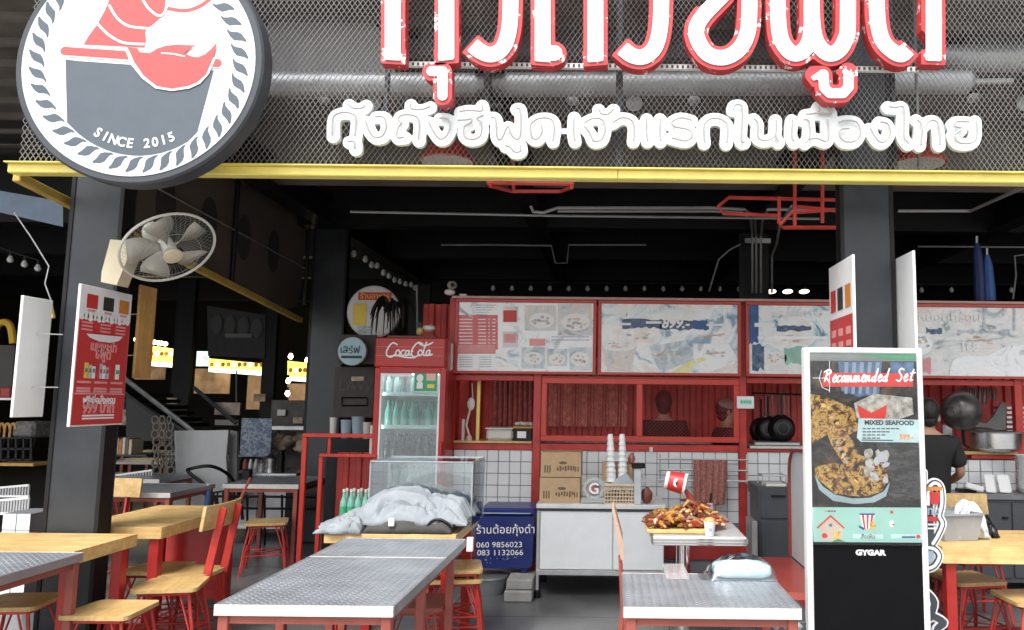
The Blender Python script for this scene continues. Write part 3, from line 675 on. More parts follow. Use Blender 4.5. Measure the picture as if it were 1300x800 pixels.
# conduits on ceiling
def conduit_run(pts, label, r=.012):
    return tag(MB().tube([P(*p) for p in pts], r, 6).build('conduit_pipe', conduit), label, 'pipe', 'grey conduits under the black ceiling')
conduit_run([(445, 269, 6.6), (700, 274, 6.6), (1040, 278, 6.6)], 'long thin conduit running across the black ceiling', .011)
conduit_run([(674, 262, 6.2), (677, 269, 6.2), (690, 270, 6.2), (708, 264, 6.2), (905, 264, 6.2), (945, 266, 6.4), (958, 275, 7.5), (960, 300, 8.4), (960, 372, 8.6)], 'upper conduit with a hooked end that turns down the back column', .013)
conduit_run([(708, 268, 6.25), (905, 268, 6.25), (942, 270, 6.4), (953, 278, 7.5), (955, 300, 8.4), (955, 372, 8.6)], 'lower of the paired conduits turning down the back column', .013)
conduit_run([(1060, 266, 6.2), (975, 266, 6.4), (968, 278, 7.5), (966, 300, 8.4), (966, 372, 8.6)], 'conduit coming from the right pillar down the back column', .013)
conduit_run([(1005, 262, 6.2), (990, 285, 7), (986, 310, 8), (980, 325, 8.4), (980, 372, 8.6)], 'bent conduit right of the back column', .013)
conduit_run([(560, 311, 8.4), (630, 311, 8.4), (700, 312, 8.4), (705, 334, 8.4), (720, 334, 8.4), (722, 311, 8.4), (820, 311, 8.4)], 'thin conduit looping down under the middle ceiling beam', .010)
conduit_run([(1140, 268, 6.5), (1232, 268, 6.5), (1310, 233, 5.2)], 'conduit right of the front right pillar angling forward', .013)
conduit_run([(1165, 313, 8.4), (1320, 314, 8.4)], 'thin level conduit at far right under the ceiling', .010)
conduit_run([(1286, 380, 8.4), (1290, 350, 8.4), (1288, 325, 8.4), (1310, 322, 8.4)], 'kinked conduit dropping to the menu boards at far right', .010)
conduit_run([(900, 370, 8.4), (912, 330, 8.4), (925, 318, 8.4), (940, 310, 8.4)], 'dark bent conduit left of the back column', .010)
conduit_run([(300, 470, 12.5), (300, 520, 12.5)], 'short drop pipe in the far left hall')
tag(MB().box(P(962, 306, 8.55), (.28, .04, .05)).build('conduit_clamp', tin), 'flat grey bracket clamping the conduits to the back column', 'bracket')
# string bulbs
def bulb(name, c, r, m, root=None):
    t = thing(name, '', 'light bulb', c)
    MB().lathe([(r*.45, r*2.6), (r*.5, r*1.3)], c, n=8).build('socket', black, t)
    MB().lathe([(.001, -r), (r*.7, -r*.7), (r, 0), (r*.75, r*.75), (r*.42, r*1.4)], c, n=10, caps=False).build('glass', m, t)
    return t
def string_lights(pts, label, gl, wire_lbl, r=.03):
    first = bulb('string_bulb', Vector((0, 0, 0)), r, bulbm)
    for i, (px, py, Y) in enumerate(pts):
        p = P(px, py, Y)
        lb = ORD[i]+' from the left '+label
        if i == 0: first.location = p; first['label'] = lb; first['group'] = gl
        else: dup(first, p, 0, lb, gl)
    tag(MB().tube([P(px, py, Y)+Vector((0, 0, r*2.7)) for px, py, Y in pts], .006, 5).build('light_cable', black), wire_lbl, 'cable')
string_lights([(449, 323, 9), (464, 330, 9.5), (472, 337, 9.6), (479, 338, 9.9), (487, 347, 10.2), (494, 351, 10.5), (501, 356, 10.8), (508, 358, 11.2), (515, 361, 11.5), (522, 362, 11.8), (527, 366, 12)], 'unlit bulb on the string sloping down toward the drinks cooler', 'unlit bulbs strung above the cooler', 'black cable of the bulb string above the cooler', .036)
string_lights([(626+24*k, 366.5+k*.1, 9.5) for k in range(14)]+[(1170+k*38, 369, 9.5) for k in range(4)], 'unlit bulb in the level row above the menu boards', 'unlit bulbs above the menu boards', 'black cable of the bulbs above the menu boards', .028)
string_lights([(-5, 324, 8), (13, 330, 8), (31, 336, 8), (48, 341, 8)], 'unlit bulb on the string at the far left edge', 'unlit bulbs at the far left', 'cable of the bulb string at the far left', .032)
def wallspot(px, py, Y, label):
    c = P(px, py, Y); t = thing('spot_lamp', label, 'spotlight', c)
    MB().lathe([(.001, .0), (.06, .008)], c, (0, .3, .9), 14, caps=False).build('lens', spotlit, t)
    MB().lathe([(.063, .008), (.065, .03), (.04, .1)], c, (0, .3, .9), 14, caps=False).build('can', black, t)
wallspot(979, 371, 9.3, 'lit spotlight just right of the conduits'); wallspot(1000, 371, 9.3, 'lit warm spotlight, middle of three'); wallspot(1021, 371, 9.3, 'lit spotlight nearest the right pillar')

# ---------------------------------------------------------------- blade boards on columns
def blade(x, y0, y1, z0, z1, name, label, facecol, side, content=None, cat_='sign board'):
    t = thing(name, label, cat_, (x, (y0+y1)/2, z0))
    MB().bb(x-.008, x+.008, y0, y1, z0, z1, .002).build('panel', facecol, t)
    for zz in (z0+.25*(z1-z0), z0+.7*(z1-z0)):
        MB().tube([(x, y1-.12, zz), (x-side*.12, y1-.05, zz)], .004, 5).build('wire_tie', tin, t)
    return t
zt_, zb_ = PZ(95, 360, 4.45), PZ(83, 542, 4.45)
XR = -3.05
t = blade(XR, 4.45, 4.93, zb_, zt_, 'price_board', 'red and white Thai promotion board hung on the left pillar', printw, 1)
def bpt(u, v, x=XR, y0=4.45, y1=4.93, z0=zb_, z1=zt_, s=1): return (x+s*.0095, y0+u*(y1-y0), z1-v*(z1-z0))
def bquad(par, u0, u1, v0, v1, m, nm, lift=0., fr=bpt, s=1):
    pts = [fr(u0, v0), fr(u1, v0), fr(u1, v1), fr(u0, v1)]
    mb = MB(); mb.add([Vector(p)+Vector((s*lift, 0, 0)) for p in pts]+[Vector(p)+Vector((s*(lift+.001), 0, 0)) for p in pts], [(4, 5, 6, 7), (0, 1, 5, 4), (1, 2, 6, 5), (2, 3, 7, 6), (3, 0, 4, 7), (3, 2, 1, 0)]); return mb.build(nm, m, par)
bquad(t, .015, .985, .22, .99, printr, 'red_print')
mb = MB()
for k in range(12):
    u = .05+k*.08; p = bpt(u, .22); mb.lathe([(.001, .0011), (rnd.uniform(.02, .035), .0011)], Vector(p)-Vector((0, 0, .0)), (1, 0, 0), 12, caps=False)
mb.build('splash_edge', printw, t)
for u, m in ((.12, printr), (.43, ink), (.74, printo)): bquad(t, u, u+.2, .06, .16, m, 'photo'); bquad(t, u+.03, u+.17, .17, .185, printpink, 'caption')
mb = MB(); mb.prism([(.15, .345), (.85, .335), (.78, .37), (.62, .39), (.4, .39), (.22, .37)], lambda u, v, d: Vector(bpt(u, v))+Vector((d, 0, 0)), .0012, .0022); mb.build('bowl_print', printw, t)
MX = lambda u, v: facing(Vector(bpt(u, v))+Vector((.0016, 0, 0)), (0, 1, 0))
text('เมนูแนะนำ', .075, printpink, t, MX(.5, .43), .0006, bold=.002, sx=.8); text('ซีฟู้ด', .08, printpink, t, MX(.5, .485), .0006, bold=.002)
for v, m in ((.26, printpink), (.285, printpink), (.31, printpink)):
    for u in (.06, .4, .7): bquad(t, u, u+.2, v, v+.012, m, 'print_line', .0002)
for k, (u, wd_, m) in enumerate(((.17, .07, printy), (.25, .05, paleink), (.31, .06, printw), (.45, .05, paleink), (.51, .05, printw), (.57, .06, paleink), (.76, .08, printw))):
    bquad(t, u, u+wd_, .55+.012*(k % 3), .66, m, 'bottle_print', .0012); bquad(t, u+.01, u+wd_-.01, .59, .62, printr if k % 2 else green, 'bottle_label', .0024)
for v in (.68, .725, .745): 
    for u in (.06, .37, .68): bquad(t, u, u+.25, v, v+.016, printpink, 'print_line', .0002)
bquad(t, .03, .97, .765, .775, printpink, 'divider', .0002)
text('ฟรีเมื่อสั่งครบ', .06, printw, t, MX(.5, .82), .0006, bold=.002, sx=.9); text('999 บาท', .085, printpink, t, MX(.5, .875), .0006, bold=.003)
for v in (.92, .94): bquad(t, .2, .8, v, v+.012, printw, 'print_line', .0012)
blade(XR+.02, 4.98, 5.16, PZ(160, 480, 5), PZ(170, 362, 5), 'ply_board', 'narrow orange ply board behind the red promotion board', orangewood, 1, cat_='board')
blade(-3.41, 4.5, 4.74, PZ(13, 530, 4.5), PZ(25, 375, 4.5), 'blank_board', 'blank white board hung on the left side of the front left pillar', white, -1)
XQ = 1.345; q0, q1 = 4.38, 4.86; qz0, qz1 = PZ(1088, 575, 4.38), PZ(1088, 323, 4.38)
t = blade(XQ, q0, q1, qz0, qz1, 'price_board', 'promotion board hung on the right pillar, partly behind the screen stand', printw, -1)
def rpt(u, v): return (XQ-.0095, q1-u*(q1-q0), qz1-v*(qz1-qz0))
bquad(t, .02, .98, .30, .55, printr, 'red_print', 0, rpt, -1)
for u, m in ((.08, printr), (.38, ink), (.70, printo)): bquad(t, u, u+.22, .14, .26, m, 'photo', 0, rpt, -1); bquad(t, u+.02, u+.2, .36, .4, printpink, 'caption', .0012, rpt, -1); bquad(t, u+.02, u+.2, .43, .46, printpink, 'caption', .0012, rpt, -1); bquad(t, u, u+.2, .6, .8, paleink, 'photo', 0, rpt, -1)
blade(1.745, 4.53, 4.93, PZ(1160, 575, 4.53), PZ(1162, 318, 4.53), 'blank_board', 'blank white board hung on the right side of the front right pillar', white, 1)

# ---------------------------------------------------------------- wall fan
c = P(214, 315, 4.62); c2 = P(145, 335, 4.72)
t = thing('wall_fan', 'cream wall fan with round cage mounted on the left pillar', 'fan', c2)
mb = MB(); mb.prism(pxl([(140, 304), (168, 306), (166, 318), (148, 362), (128, 358), (129, 345)], 4.62), XZ(4.62), 0, .11); mb.build('control_box', cream, t)
mb = MB(); mb.bb(-3.07, c2.x, 4.80, 4.85, c2.z-.06, c2.z+.06, .005); mb.build('mount_plate', cream, t)
_d = (c-EYE).normalized(); _r = _d.cross(Vector((0, 0, 1))).normalized(); _u = _r.cross(_d)
ax = (_d*-.70+_r*.36-_u*.62).normalized()          # fan looks right, out and down
MB().tube([P(160, 318, 4.68), P(178, 322, 4.70), P(190, 310, 4.75)], .022, 8).build('arm', creamw, t)
mc = c-ax*.10
MB().ell(P(196, 296, 4.78), (.065, .08, .07), 16, 10).build('motor_housing', creamw, t)
u = Vector((0, 0, 1)); xa = (u-ax*u.dot(ax)).normalized(); ya = ax.cross(xa)
def ring(r, h, n=40): return [c+ax*h+(xa*math.cos(2*math.pi*k/n)+ya*math.sin(2*math.pi*k/n))*r for k in range(n+1)]
RF = .262
MB().tube(ring(RF, 0), .008, 8, False).build('cage_rim', creamw, t)
mb = MB()
for k in range(54):
    a = 2*math.pi*k/54; d = xa*math.cos(a)+ya*math.sin(a)
    mb.tube([c+d*.07+ax*.075, c+d*.17+ax*.062, c+d*(RF-.02)+ax*.03, c+d*RF], .0008, 3, False)
    mb.tube([c+d*.07-ax*.085, c+d*.18-ax*.07, c+d*RF], .0007, 3, False)
mb.tube(ring(.16, .064), .0015, 4, False); mb.build('cage_wires', mat('cage_wire_grey', (.3, .3, .28), .5), t, kind='stuff')
MB().lathe([(.052, .0), (.052, .014), (.03, .02), (.001, .021)], c+ax*.066, ax, 20).build('hub_badge', cream, t)
MB().lathe([(.04, -.06), (.04, .03), (.02, .04), (.001, .042)], c, ax, 16).build('blade_hub', creamw, t)
for k in range(5):
    a = 2*math.pi*k/5+.5; pr = []
    mb = MB(); top = []; bot = []
    for i in range(7):
        rr = .035+i*.033; sp = .35+.45*math.sin(math.pi*min(1, i/6*.8))
        for s_, arr in ((-1, top), (1, bot)):
            aa = a+s_*sp*.55+.25*i/6; d = xa*math.cos(aa)+ya*math.sin(aa); arr.append(c+d*rr+ax*(s_*.022-.01))
    vs = top+bot; n_ = len(top); mb.add(vs, [(i, i+1, n_+i+1, n_+i) for i in range(n_-1)], True); o = mb.build('blade', fanblade, t)
    sm = o.modifiers.new('thick', 'SOLIDIFY'); sm.thickness = .003
# dark hanging string by left pillar (wire + yellow tag)
tag(MB().tube([P(18, 270, 5.2), P(40, 302, 5.1), P(62, 338, 4.98), P(57, 360, 4.9), P(66, 385, 4.9)], .004, 5).build('loose_wire', tin), 'thin loose wire hanging at the left pillar', 'wire')
tag(MB().bar(P(63, 386, 4.88), P(67, 404, 4.88), .03, .02, bev=.004).build('cable_tag', yellow), 'small yellow tag tied to the wire at the left pillar', 'tag')
# blue fascia beam beyond left
struct(MB().add([Vector(P(*q)) for q in ((-60, 232, 6), (80, 256, 6), (80, 288, 6), (-60, 256, 6), (-60, 232, 6.15), (80, 256, 6.15), (80, 288, 6.15), (-60, 256, 6.15))], [(0, 1, 2, 3), (7, 6, 5, 4), (0, 4, 5, 1), (3, 2, 6, 7), (0, 3, 7, 4), (1, 5, 6, 2)]).build('blue_fascia_beam', mat('blue_grey_fascia', (.12, .16, .22), .6, var=.15)))

# ================================================================== KITCHEN FRONT
YW = 7.2          # tiled wall face
def framebars(par, name, m, rects, Y0, Y1, bev=.003):
    for (a, b, c_, d) in rects:   # pixel rects at depth Y0
        mb = MB(); p = P(a, b, Y0); q = P(c_, d, Y0); mb.bb(p.x, q.x, Y0, Y1, q.z, p.z, bev); mb.build(name, m, par)
zsill = PZ(760, 568, YW); zbt = PZ(760, 477, YW); ztop = PZ(760, 379, YW)
def X(px, Y=YW): return PX(px, 480, Y)
KF = t = thing('kitchen_frame', 'red steel frame of the kitchen front holding windows above the tiled wall', 'kitchen front', (X(760), YW, 0))
posts = (574, 683, 942, 1290, 1420)
for px in posts:
    MB().bb(X(px)-.035, X(px)+.035, YW-.03, YW+.04, 0, ztop-.01, .004).build('post', red, t)
def rail(x0, x1, z, h, y0=YW-.025, y1=YW+.03, m=red, nm='rail'): return MB().bb(x0, x1, y0, y1, z-h/2, z+h/2, .003).build(nm, m, t)
for a, b in zip(posts[:-1], posts[1:]):
    x0, x1 = X(a)+.036, X(b)-.036
    rail(x0, x1, zbt-.03, .05)
    if a != 942 : rail(x0, x1, zsill, .06)
    rail(x0, x1, ztop-.02, .035)
rail(X(942)+.036, X(1012), zsill-.01, .03); rail(X(1228), X(1290)-.036, PZ(1260, 580, YW), .035)
MB().bb(X(574)+.04, X(683)-.04, YW-.06, YW+.45, zsill+.031, zsill+.05, .003).build('counter_board', ltwood_x, t)
MB().bb(X(945)+.04, X(1018), YW-.05, YW+.4, zsill+.006, zsill+.03, .003).build('counter_board', creamw, t)
MB().bb(X(1190), X(1290)-.04, YW-.05, YW+.4, PZ(1260, 577, YW), PZ(1260, 573, YW), .003).build('counter_board', ltwood_x, t)
# double mesh window
t = thing('mesh_window', 'red double window with fine wire mesh above the cardboard boxes', 'window', (X(812), YW, zsill))
wz0, wz1 = PZ(812, 561, YW-.04), PZ(812, 481, YW-.04); wx0, wx1 = X(688, YW-.04), X(938, YW-.04); wm = X(812, YW-.04)
for a, b, c_, d in ((wx0, wx1, wz1-.05, wz1), (wx0, wx1, wz0, wz0+.05), (wx0, wx0+.05, wz0+.05, wz1-.05), (wx1-.05, wx1, wz0+.05, wz1-.05), (wm-.028, wm+.028, wz0+.05, wz1-.05)):
    MB().bb(a, b, YW-.05, YW-.032, c_, d, .003).build('frame', mat('red_bright', (.56, .05, .035), .4, var=.08), t)
mb = MB(); n = 0
for a, b in ((wx0+.05, wm-.028), (wm+.028, wx1-.05)):
    z0, z1 = wz0+.05, wz1-.05; H = z1-z0; W_ = b-a; st = .034; r_ = .0016
    k = -H
    while k < W_:
        for s in (1, -1):
            xa_, za = k, 0.; xb_, zb = k+H, H
            if xa_ < 0: za = -xa_; xa_ = 0
            if xb_ > W_: zb -= xb_-W_; xb_ = W_
            if zb-za > .01:
                p = (a+xa_, z0+za) if s == 1 else (b-xa_, z0+za); q = (a+xb_, z0+zb) if s == 1 else (b-xb_, z0+zb)
                mb.bar((p[0], YW-.038, p[1]), (q[0], YW-.038, q[1]), r_*2, r_)
        k += st
mb.build('wire_mesh', red, t, kind='stuff')
MB().bb(X(826)-.01, X(826)+.02, YW-.06, YW-.05, zsill-.04, zsill+.01).build('latch', creamw, t)
tag(MB().bb(X(765)-.9, X(765)+1.0, YW+.15, YW+.3, zsill+.03, zsill+.07).build('shelf_board', mat('grey_ledge', (.3, .28, .26), .6, var=.3, scale=25)), 'grey ledge behind the mesh window', 'ledge')

# tiles
def tile_wall(x0, x1, z0, z1, label, pitch=.1045):
    t = thing('tiled_wall', label, 'wall', ((x0+x1)/2, YW, 0))
    MB().bb(x0, x1, YW, YW+.1, 0, z1).build('wall_core', grout, t)
    n = int((x1-x0)/pitch+.6); pw = (x1-x0)/n; zz = z1; row = 0; me = None; wb = None
    while zz-pitch > z0:
        for i in range(n):
            cx, cz = x0+(i+.5)*pw, zz-pitch/2
            if me is None:
                o = MB().box((cx, YW-.003, cz), (pw-.006, .006, pitch-.006), None, .002).build('tile', tilem, t); me = o; wb = (cx, cz)
            else:
                c = me.copy(); COL.objects.link(c); c.location = (cx-wb[0]+rnd.uniform(-.0005, .0005), rnd.uniform(-.0008, .0008), cz-wb[1]); c.rotation_euler = (rnd.uniform(-.004, .004), 0, 0)
        zz -= pitch
    return t
# fix: rotation about own centre needs local meshes -> keep rotations tiny
tile_wall(X(574)+.037, X(683)-.037, .42, zsill-.031, 'white tiled wall behind the blue box')
tile_wall(X(683)+.037, X(942)-.037, .42, zsill-.031, 'white tiled wall behind boxes and the drying rails')
tile_wall(X(942)+.037, X(1030), .45, zsill-.026, 'white tiled wall behind the grey cabinet')
tile_wall(X(1180), X(1290)-.04, .70, PZ(1260, 584, YW), 'white tiled wall behind the chef at far right')
for a, b in ((574, 683), (683, 942)):
    tag(MB().bb(X(a)+.037, X(b)-.037, YW-.02, YW, .17, .30).build('plinth_rail', reddark), 'dark red rail low under the tiled wall, '+('left' if a == 574 else 'right')+' bay', 'rail')
# menu boards
def ramp(stops): return stops
mA = ramp_print('menu_white', [(.3, (.5, .53, .56)), (.42, (.84, .86, .88)), (.6, (.88, .9, .9)), (.75, (.8, .77, .73))], 5)
mB = ramp_print('menu_pale_ice', [(.35, (.24, .36, .48)), (.43, (.72, .80, .83)), (.5, (.88, .88, .86)), (.62, (.74, .69, .66)), (.78, (.86, .85, .83))], 4, dist=1.0)
mC = ramp_print('menu_pale_blue', [(.34, (.08, .2, .34)), (.42, (.55, .70, .75)), (.5, (.82, .86, .86)), (.64, (.72, .71, .68)), (.78, (.86, .85, .82))], 4, dist=1.0)
mD = ramp_print('menu_grey', [(.35, (.25, .28, .30)), (.43, (.62, .65, .66)), (.55, (.78, .78, .76)), (.7, (.7, .58, .54)), (.8, (.84, .81, .79))], 4, dist=1.0, stretch=(1, 1, 1.6))
mBand = ramp_print('menu_band_blue', [(.35, (.015, .03, .08)), (.5, (.03, .08, .2)), (.62, (.08, .14, .2)), (.75, (.3, .35, .4))], 12)
mPhoto = ramp_print('menu_food_photo', [(.33, (.35, .38, .42)), (.45, (.62, .64, .65)), (.55, (.66, .58, .52)), (.65, (.78, .75, .70)), (.75, (.85, .84, .82))], 6)
mPhotoB = ramp_print('menu_food_photo_cool', [(.33, (.30, .38, .44)), (.47, (.55, .62, .66)), (.6, (.72, .74, .74)), (.75, (.6, .56, .5))], 6)
mRedP = ramp_print('menu_red_print', [(.35, (.55, .06, .07)), (.6, (.62, .12, .12)), (.75, (.72, .42, .40))], 6)
fr_red = mat('sign_frame_red', (.45, .06, .045), .4, var=.15)
YB = 7.10
def mboard(x0p, x1p, m, label):
    p = P(x0p, 381, YB); x0 = PX(x0p, 430, YB); x1 = PX(x1p, 430, YB); z1 = PZ(760, 381, YB); z0 = PZ(760, 476, YB)
    t = thing('menu_board', label, 'menu board', ((x0+x1)/2, YB, z0))
    for a, b, c_, d in ((x0, x1, z1-.03, z1), (x0, x1, z0, z0+.025), (x0, x0+.03, z0+.025, z1-.03), (x1-.03, x1, z0+.025, z1-.03)):
        MB().bb(a, b, YB, YB+.05, c_, d, .004).build('frame', fr_red, t)
    MB().bb(x0+.03, x1-.03, YB+.016, YB+.03, z0+.025, z1-.03).build('printed_sheet', m, t)
    return t
def pr(par, x0, y0, x1, y1, m, nm='print_panel', lift=1, jag=0):
    pts = [(x0, y0), (x1, y0), (x1, y1), (x0, y1)]
    if jag:
        pts = []
        k = max(6, int((x1-x0)/5))
        for i in range(k+1): pts.append((x0+(x1-x0)*i/k, y0+rnd.uniform(-jag, jag)))
        for i in range(k, -1, -1): pts.append((x0+(x1-x0)*i/k, y1+rnd.uniform(-jag, jag)))
    mb = MB(); q = YB+.016-.0025*lift
    mb.prism([(P(a, b, q).x, P(a, b, q).z) for a, b in pts], XZ(q), 0, .002); return mb.build(nm, m, par)
def prt(par, s_, px, py, hpx, m, lift=2, sx=1., bold=0., shear=0):
    q = YB+.016-.0025*lift-.001
    return text(s_, hpx*1.45*.0071, m, par, facing(P(px, py, q)), .0008, sx=sx, bold=bold, shear=shear)
pf = [mat('print_pale_orange', (.60, .38, .27), .5, var=.3, scale=25), mat('print_pale_rose', (.66, .45, .40), .5, var=.25, scale=25), mat('print_beige', (.70, .62, .50), .5, var=.2), mat('print_grey_green', (.42, .50, .47), .5, var=.3), mat('print_grey_blue', (.40, .47, .54), .5, var=.3, scale=20)]
def polyprint(par, pts, m, nm, lift):
    q = YB+.016-.0025*lift; mb = MB(); mb.prism([(P(a, b, q).x, P(a, b, q).z) for a, b in pts], XZ(q), 0, .002); return mb.build(nm, m, par)
def dish(par, cx, cy, rx, ry, lift=2, n=14, plate=None):
    polyprint(par, [(cx+rx*math.cos(k*math.pi/10), cy+ry*math.sin(k*math.pi/10)) for k in range(20)], plate or printw, 'plate_print', lift)
    for j in range(n):
        a = rnd.uniform(0, 6.28); r_ = rnd.random()**.5*.7; x, y = cx+rx*r_*math.cos(a), cy+ry*r_*math.sin(a); sx, sy = rx*rnd.uniform(.10, .26), ry*rnd.uniform(.10, .26)
        polyprint(par, [(x+sx*rnd.uniform(.6, 1.1)*math.cos(k*math.pi/4), y+sy*rnd.uniform(.6, 1.1)*math.sin(k*math.pi/4)) for k in range(8)], pf[rnd.randrange(5)], 'food_print', lift+.45+j*.03)
t = mboard(577, 757, mA, 'washed out white menu board with red price list and food photos')
pr(t, 581, 400, 632, 449, mRedP, 'price_list'); pr(t, 580, 438, 628, 448, printpink, 'price_list_foot', 1.45)
for k in range(8):
    y = 405+k*4.3
    for a, b in ((583, 600), (607, 617), (620, 622), (625, 629)): pr(t, a, y, b, y+1.2, printw, 'price_line', 2)
pr(t, 638, 389, 658, 409, mPhoto, 'photo'); pr(t, 639, 394, 656, 409, printr, 'photo', 2); pr(t, 638, 421, 658, 441, mPhoto, 'photo'); pr(t, 640, 424, 655, 435, printpink, 'photo', 2)
for a, b, c_, d, m in ((666, 388, 706, 420, mPhoto), (708, 386, 751, 426, mPhoto), (672, 430, 692, 439, printpink), (662, 441, 692, 468, mPhotoB), (694, 443, 720, 465, mPhotoB), (723, 441, 751, 470, mPhotoB), (629, 444, 659, 466, mB)):
    pr(t, a, b, c_, d, m, 'photo', 1.22)
dish(t, 688, 407, 16, 10, 2); dish(t, 731, 409, 18, 11, 2); dish(t, 736, 456, 12, 9, 2, 9); dish(t, 677, 455, 12, 8, 2, 9); dish(t, 707, 456, 11, 7, 2, 8)
for k in range(5): pr(t, 604, 387+k*3, 630-k*3, 388+k*3, paleink, 'text_line'); pr(t, 583, 453+k*3, 600, 454+k*3, paleink, 'text_line'); pr(t, 608, 453+k*3, 624, 454+k*3, paleink, 'text_line')
for y in (427, 431): pr(t, 700, y, 748, y+1.4, paleink, 'text_line')
mb = MB(); q = YB+.016-.006; mb.prism([(P(a, b, q).x, P(a, b, q).z) for a, b in ((581, 386), (590, 395), (602, 404), (596, 402), (584, 396), (581, 394))], XZ(q), 0, .002); mb.build('prawn_print', paleink, t)
t = mboard(759, 941, mB, 'washed out menu board of pale buckets and ice with the price 899.-')
pr(t, 764, 384, 938, 404, mC, 'sky_print', 1, 1.5)
pr(t, 790, 405, 840, 416, mBand, 'dark_band', 2, 2); pr(t, 838, 408, 900, 419, mBand, 'dark_band', 2, 2); pr(t, 880, 406, 898, 418, mat('ink_blue', (.04, .12, .3), .5), 'blue_patch', 3, 2)
prt(t, '899.-', 857, 411, 12, printw, 3, 1, .004, .3); prt(t, 'กุ้งถังซีฟู้ด', 845, 394, 11, printw, 3, 1.3); prt(t, 'G', 787, 396, 14, printw, 3, 1, .01)
for (cx, cy, w0, w1, h) in ((786, 455, 22, 15, 32),):
    pr_pts = [(cx-w0, cy-h/2), (cx+w0, cy-h/2), (cx+w1, cy+h/2), (cx-w1, cy+h/2)]
    mb = MB(); q = YB+.016-.005; mb.prism([(P(a, b, q).x, P(a, b, q).z) for a, b in pr_pts], XZ(q), 0, .002); mb.build('bucket_print', mPhoto, t)
    mb = MB(); q = YB+.009; mb.prism([(P(cx+w0*math.cos(z), cy-h/2+7*math.sin(z), q).x, P(cx+w0*math.cos(z), cy-h/2+7*math.sin(z), q).z) for z in [k*math.pi/9 for k in range(18)]], XZ(q), 0, .002); mb.build('bucket_rim_print', mB, t)
for poly, m in (([(824, 440), (870, 432), (885, 455), (838, 474)], mPhotoB), ([(880, 436), (925, 437), (935, 452), (932, 462), (896, 473), (880, 455)], mA), ([(850, 474), (880, 456), (884, 460), (872, 475)], mat('print_pale_yellow', (.82, .78, .4), .5)), ([(884, 456), (900, 450), (898, 456), (886, 462)], mat('print_pale_yellow', (.82, .78, .4), .5))):
    DL = globals().get('DL', 2.1)+.23; polyprint(t, poly, m, 'dish_print', DL)
for a, b, wd_ in ((775, 410, 26), (820, 408, 20), (897, 411, 30)): pr(t, a, b, a+wd_, b+3, printw, 'text_line', 4)
dish(t, 786, 438, 21, 6, 3.2, 10); dish(t, 850, 452, 18, 10, 3.6, 12, mPhotoB); dish(t, 908, 449, 20, 8, 3.6, 12, mA); dish(t, 812, 427, 22, 7, 1.5, 9, mB); dish(t, 900, 425, 26, 5, 1.5, 9, mB)
t = mboard(947, 1146, mC, 'washed out menu board with dark blue patch at its left, partly behind the price board')
pr(t, 951, 385, 963, 436, mat('ink_deep_blue', (.03, .1, .25), .5, var=.3), 'blue_patch', 1, 2); pr(t, 986, 414, 1030, 420, mBand, 'dark_band', 2, 1.5); pr(t, 955, 440, 970, 470, mBand, 'blue_patch', 2, 4)
pr(t, 958, 410, 984, 415, printw, 'text_line', 3); pr(t, 962, 427, 1050, 431, mA, 'text_line', 3)
pr(t, 996, 440, 1018, 462, mat('ink_green_pale', (.3, .55, .45), .5, var=.2), 'green_patch', 2, 3)
prt(t, 'เมนูพิเศษ', 1010, 398, 10, printw, 3, 1.3)
mb = MB(); q = YB+.009; mb.prism([(P(972+9*math.cos(z), 398+10*math.sin(z), q).x, P(972+9*math.cos(z), 398+10*math.sin(z), q).z) for z in [k*math.pi/9 for k in range(18)]], XZ(q), 0, .002); mb.build('emblem_print', printw, t)
dish(t, 985, 455, 14, 9, 2, 12); dish(t, 1000, 430, 30, 6, 1.4, 9, mB)
t = mboard(1148, 1420, mD, 'washed out grey menu board at far right with the number 168')
prt(t, 'อบหม้อดินร้อน', 1195, 403, 11, printw, 3, 1.1); prt(t, '168', 1231, 441, 11, printw, 3, 1, .004)
pr(t, 1176, 417, 1196, 423, mBand, 'dark_patch', 2, 2); pr(t, 1216, 419, 1282, 424, paleink, 'dark_patch', 2, 2.5); pr(t, 1248, 388, 1251, 420, paleink, 'strap_print', 2); pr(t, 1286, 388, 1289, 420, paleink, 'strap_print', 2)
mb = MB(); q = YB+.008; mb.prism([(P(a, b, q).x, P(a, b, q).z) for a, b in cat_rom([(1205, 480), (1210, 458), (1230, 452), (1252, 452), (1275, 441), (1300, 438), (1340, 445), (1380, 480)], 4)], XZ(q), 0, .002); mb.build('bag_print', mA, t)
pr(t, 1172, 455, 1182, 474, printpink, 'red_patch', 2, 3); dish(t, 1168, 437, 16, 14, 1.4, 10, mA); dish(t, 1245, 432, 34, 7, 1.4, 12, mD)
mb = MB(); mb.bb(PX(574, 380, YB), PX(1425, 380, YB), YB-.01, YB+.1, PZ(760, 381, YB)+.003, PZ(760, 378, YB)+.003)
mb.build('board_cap', mat('pinkish_cap', (.45, .27, .24), .6), KF)

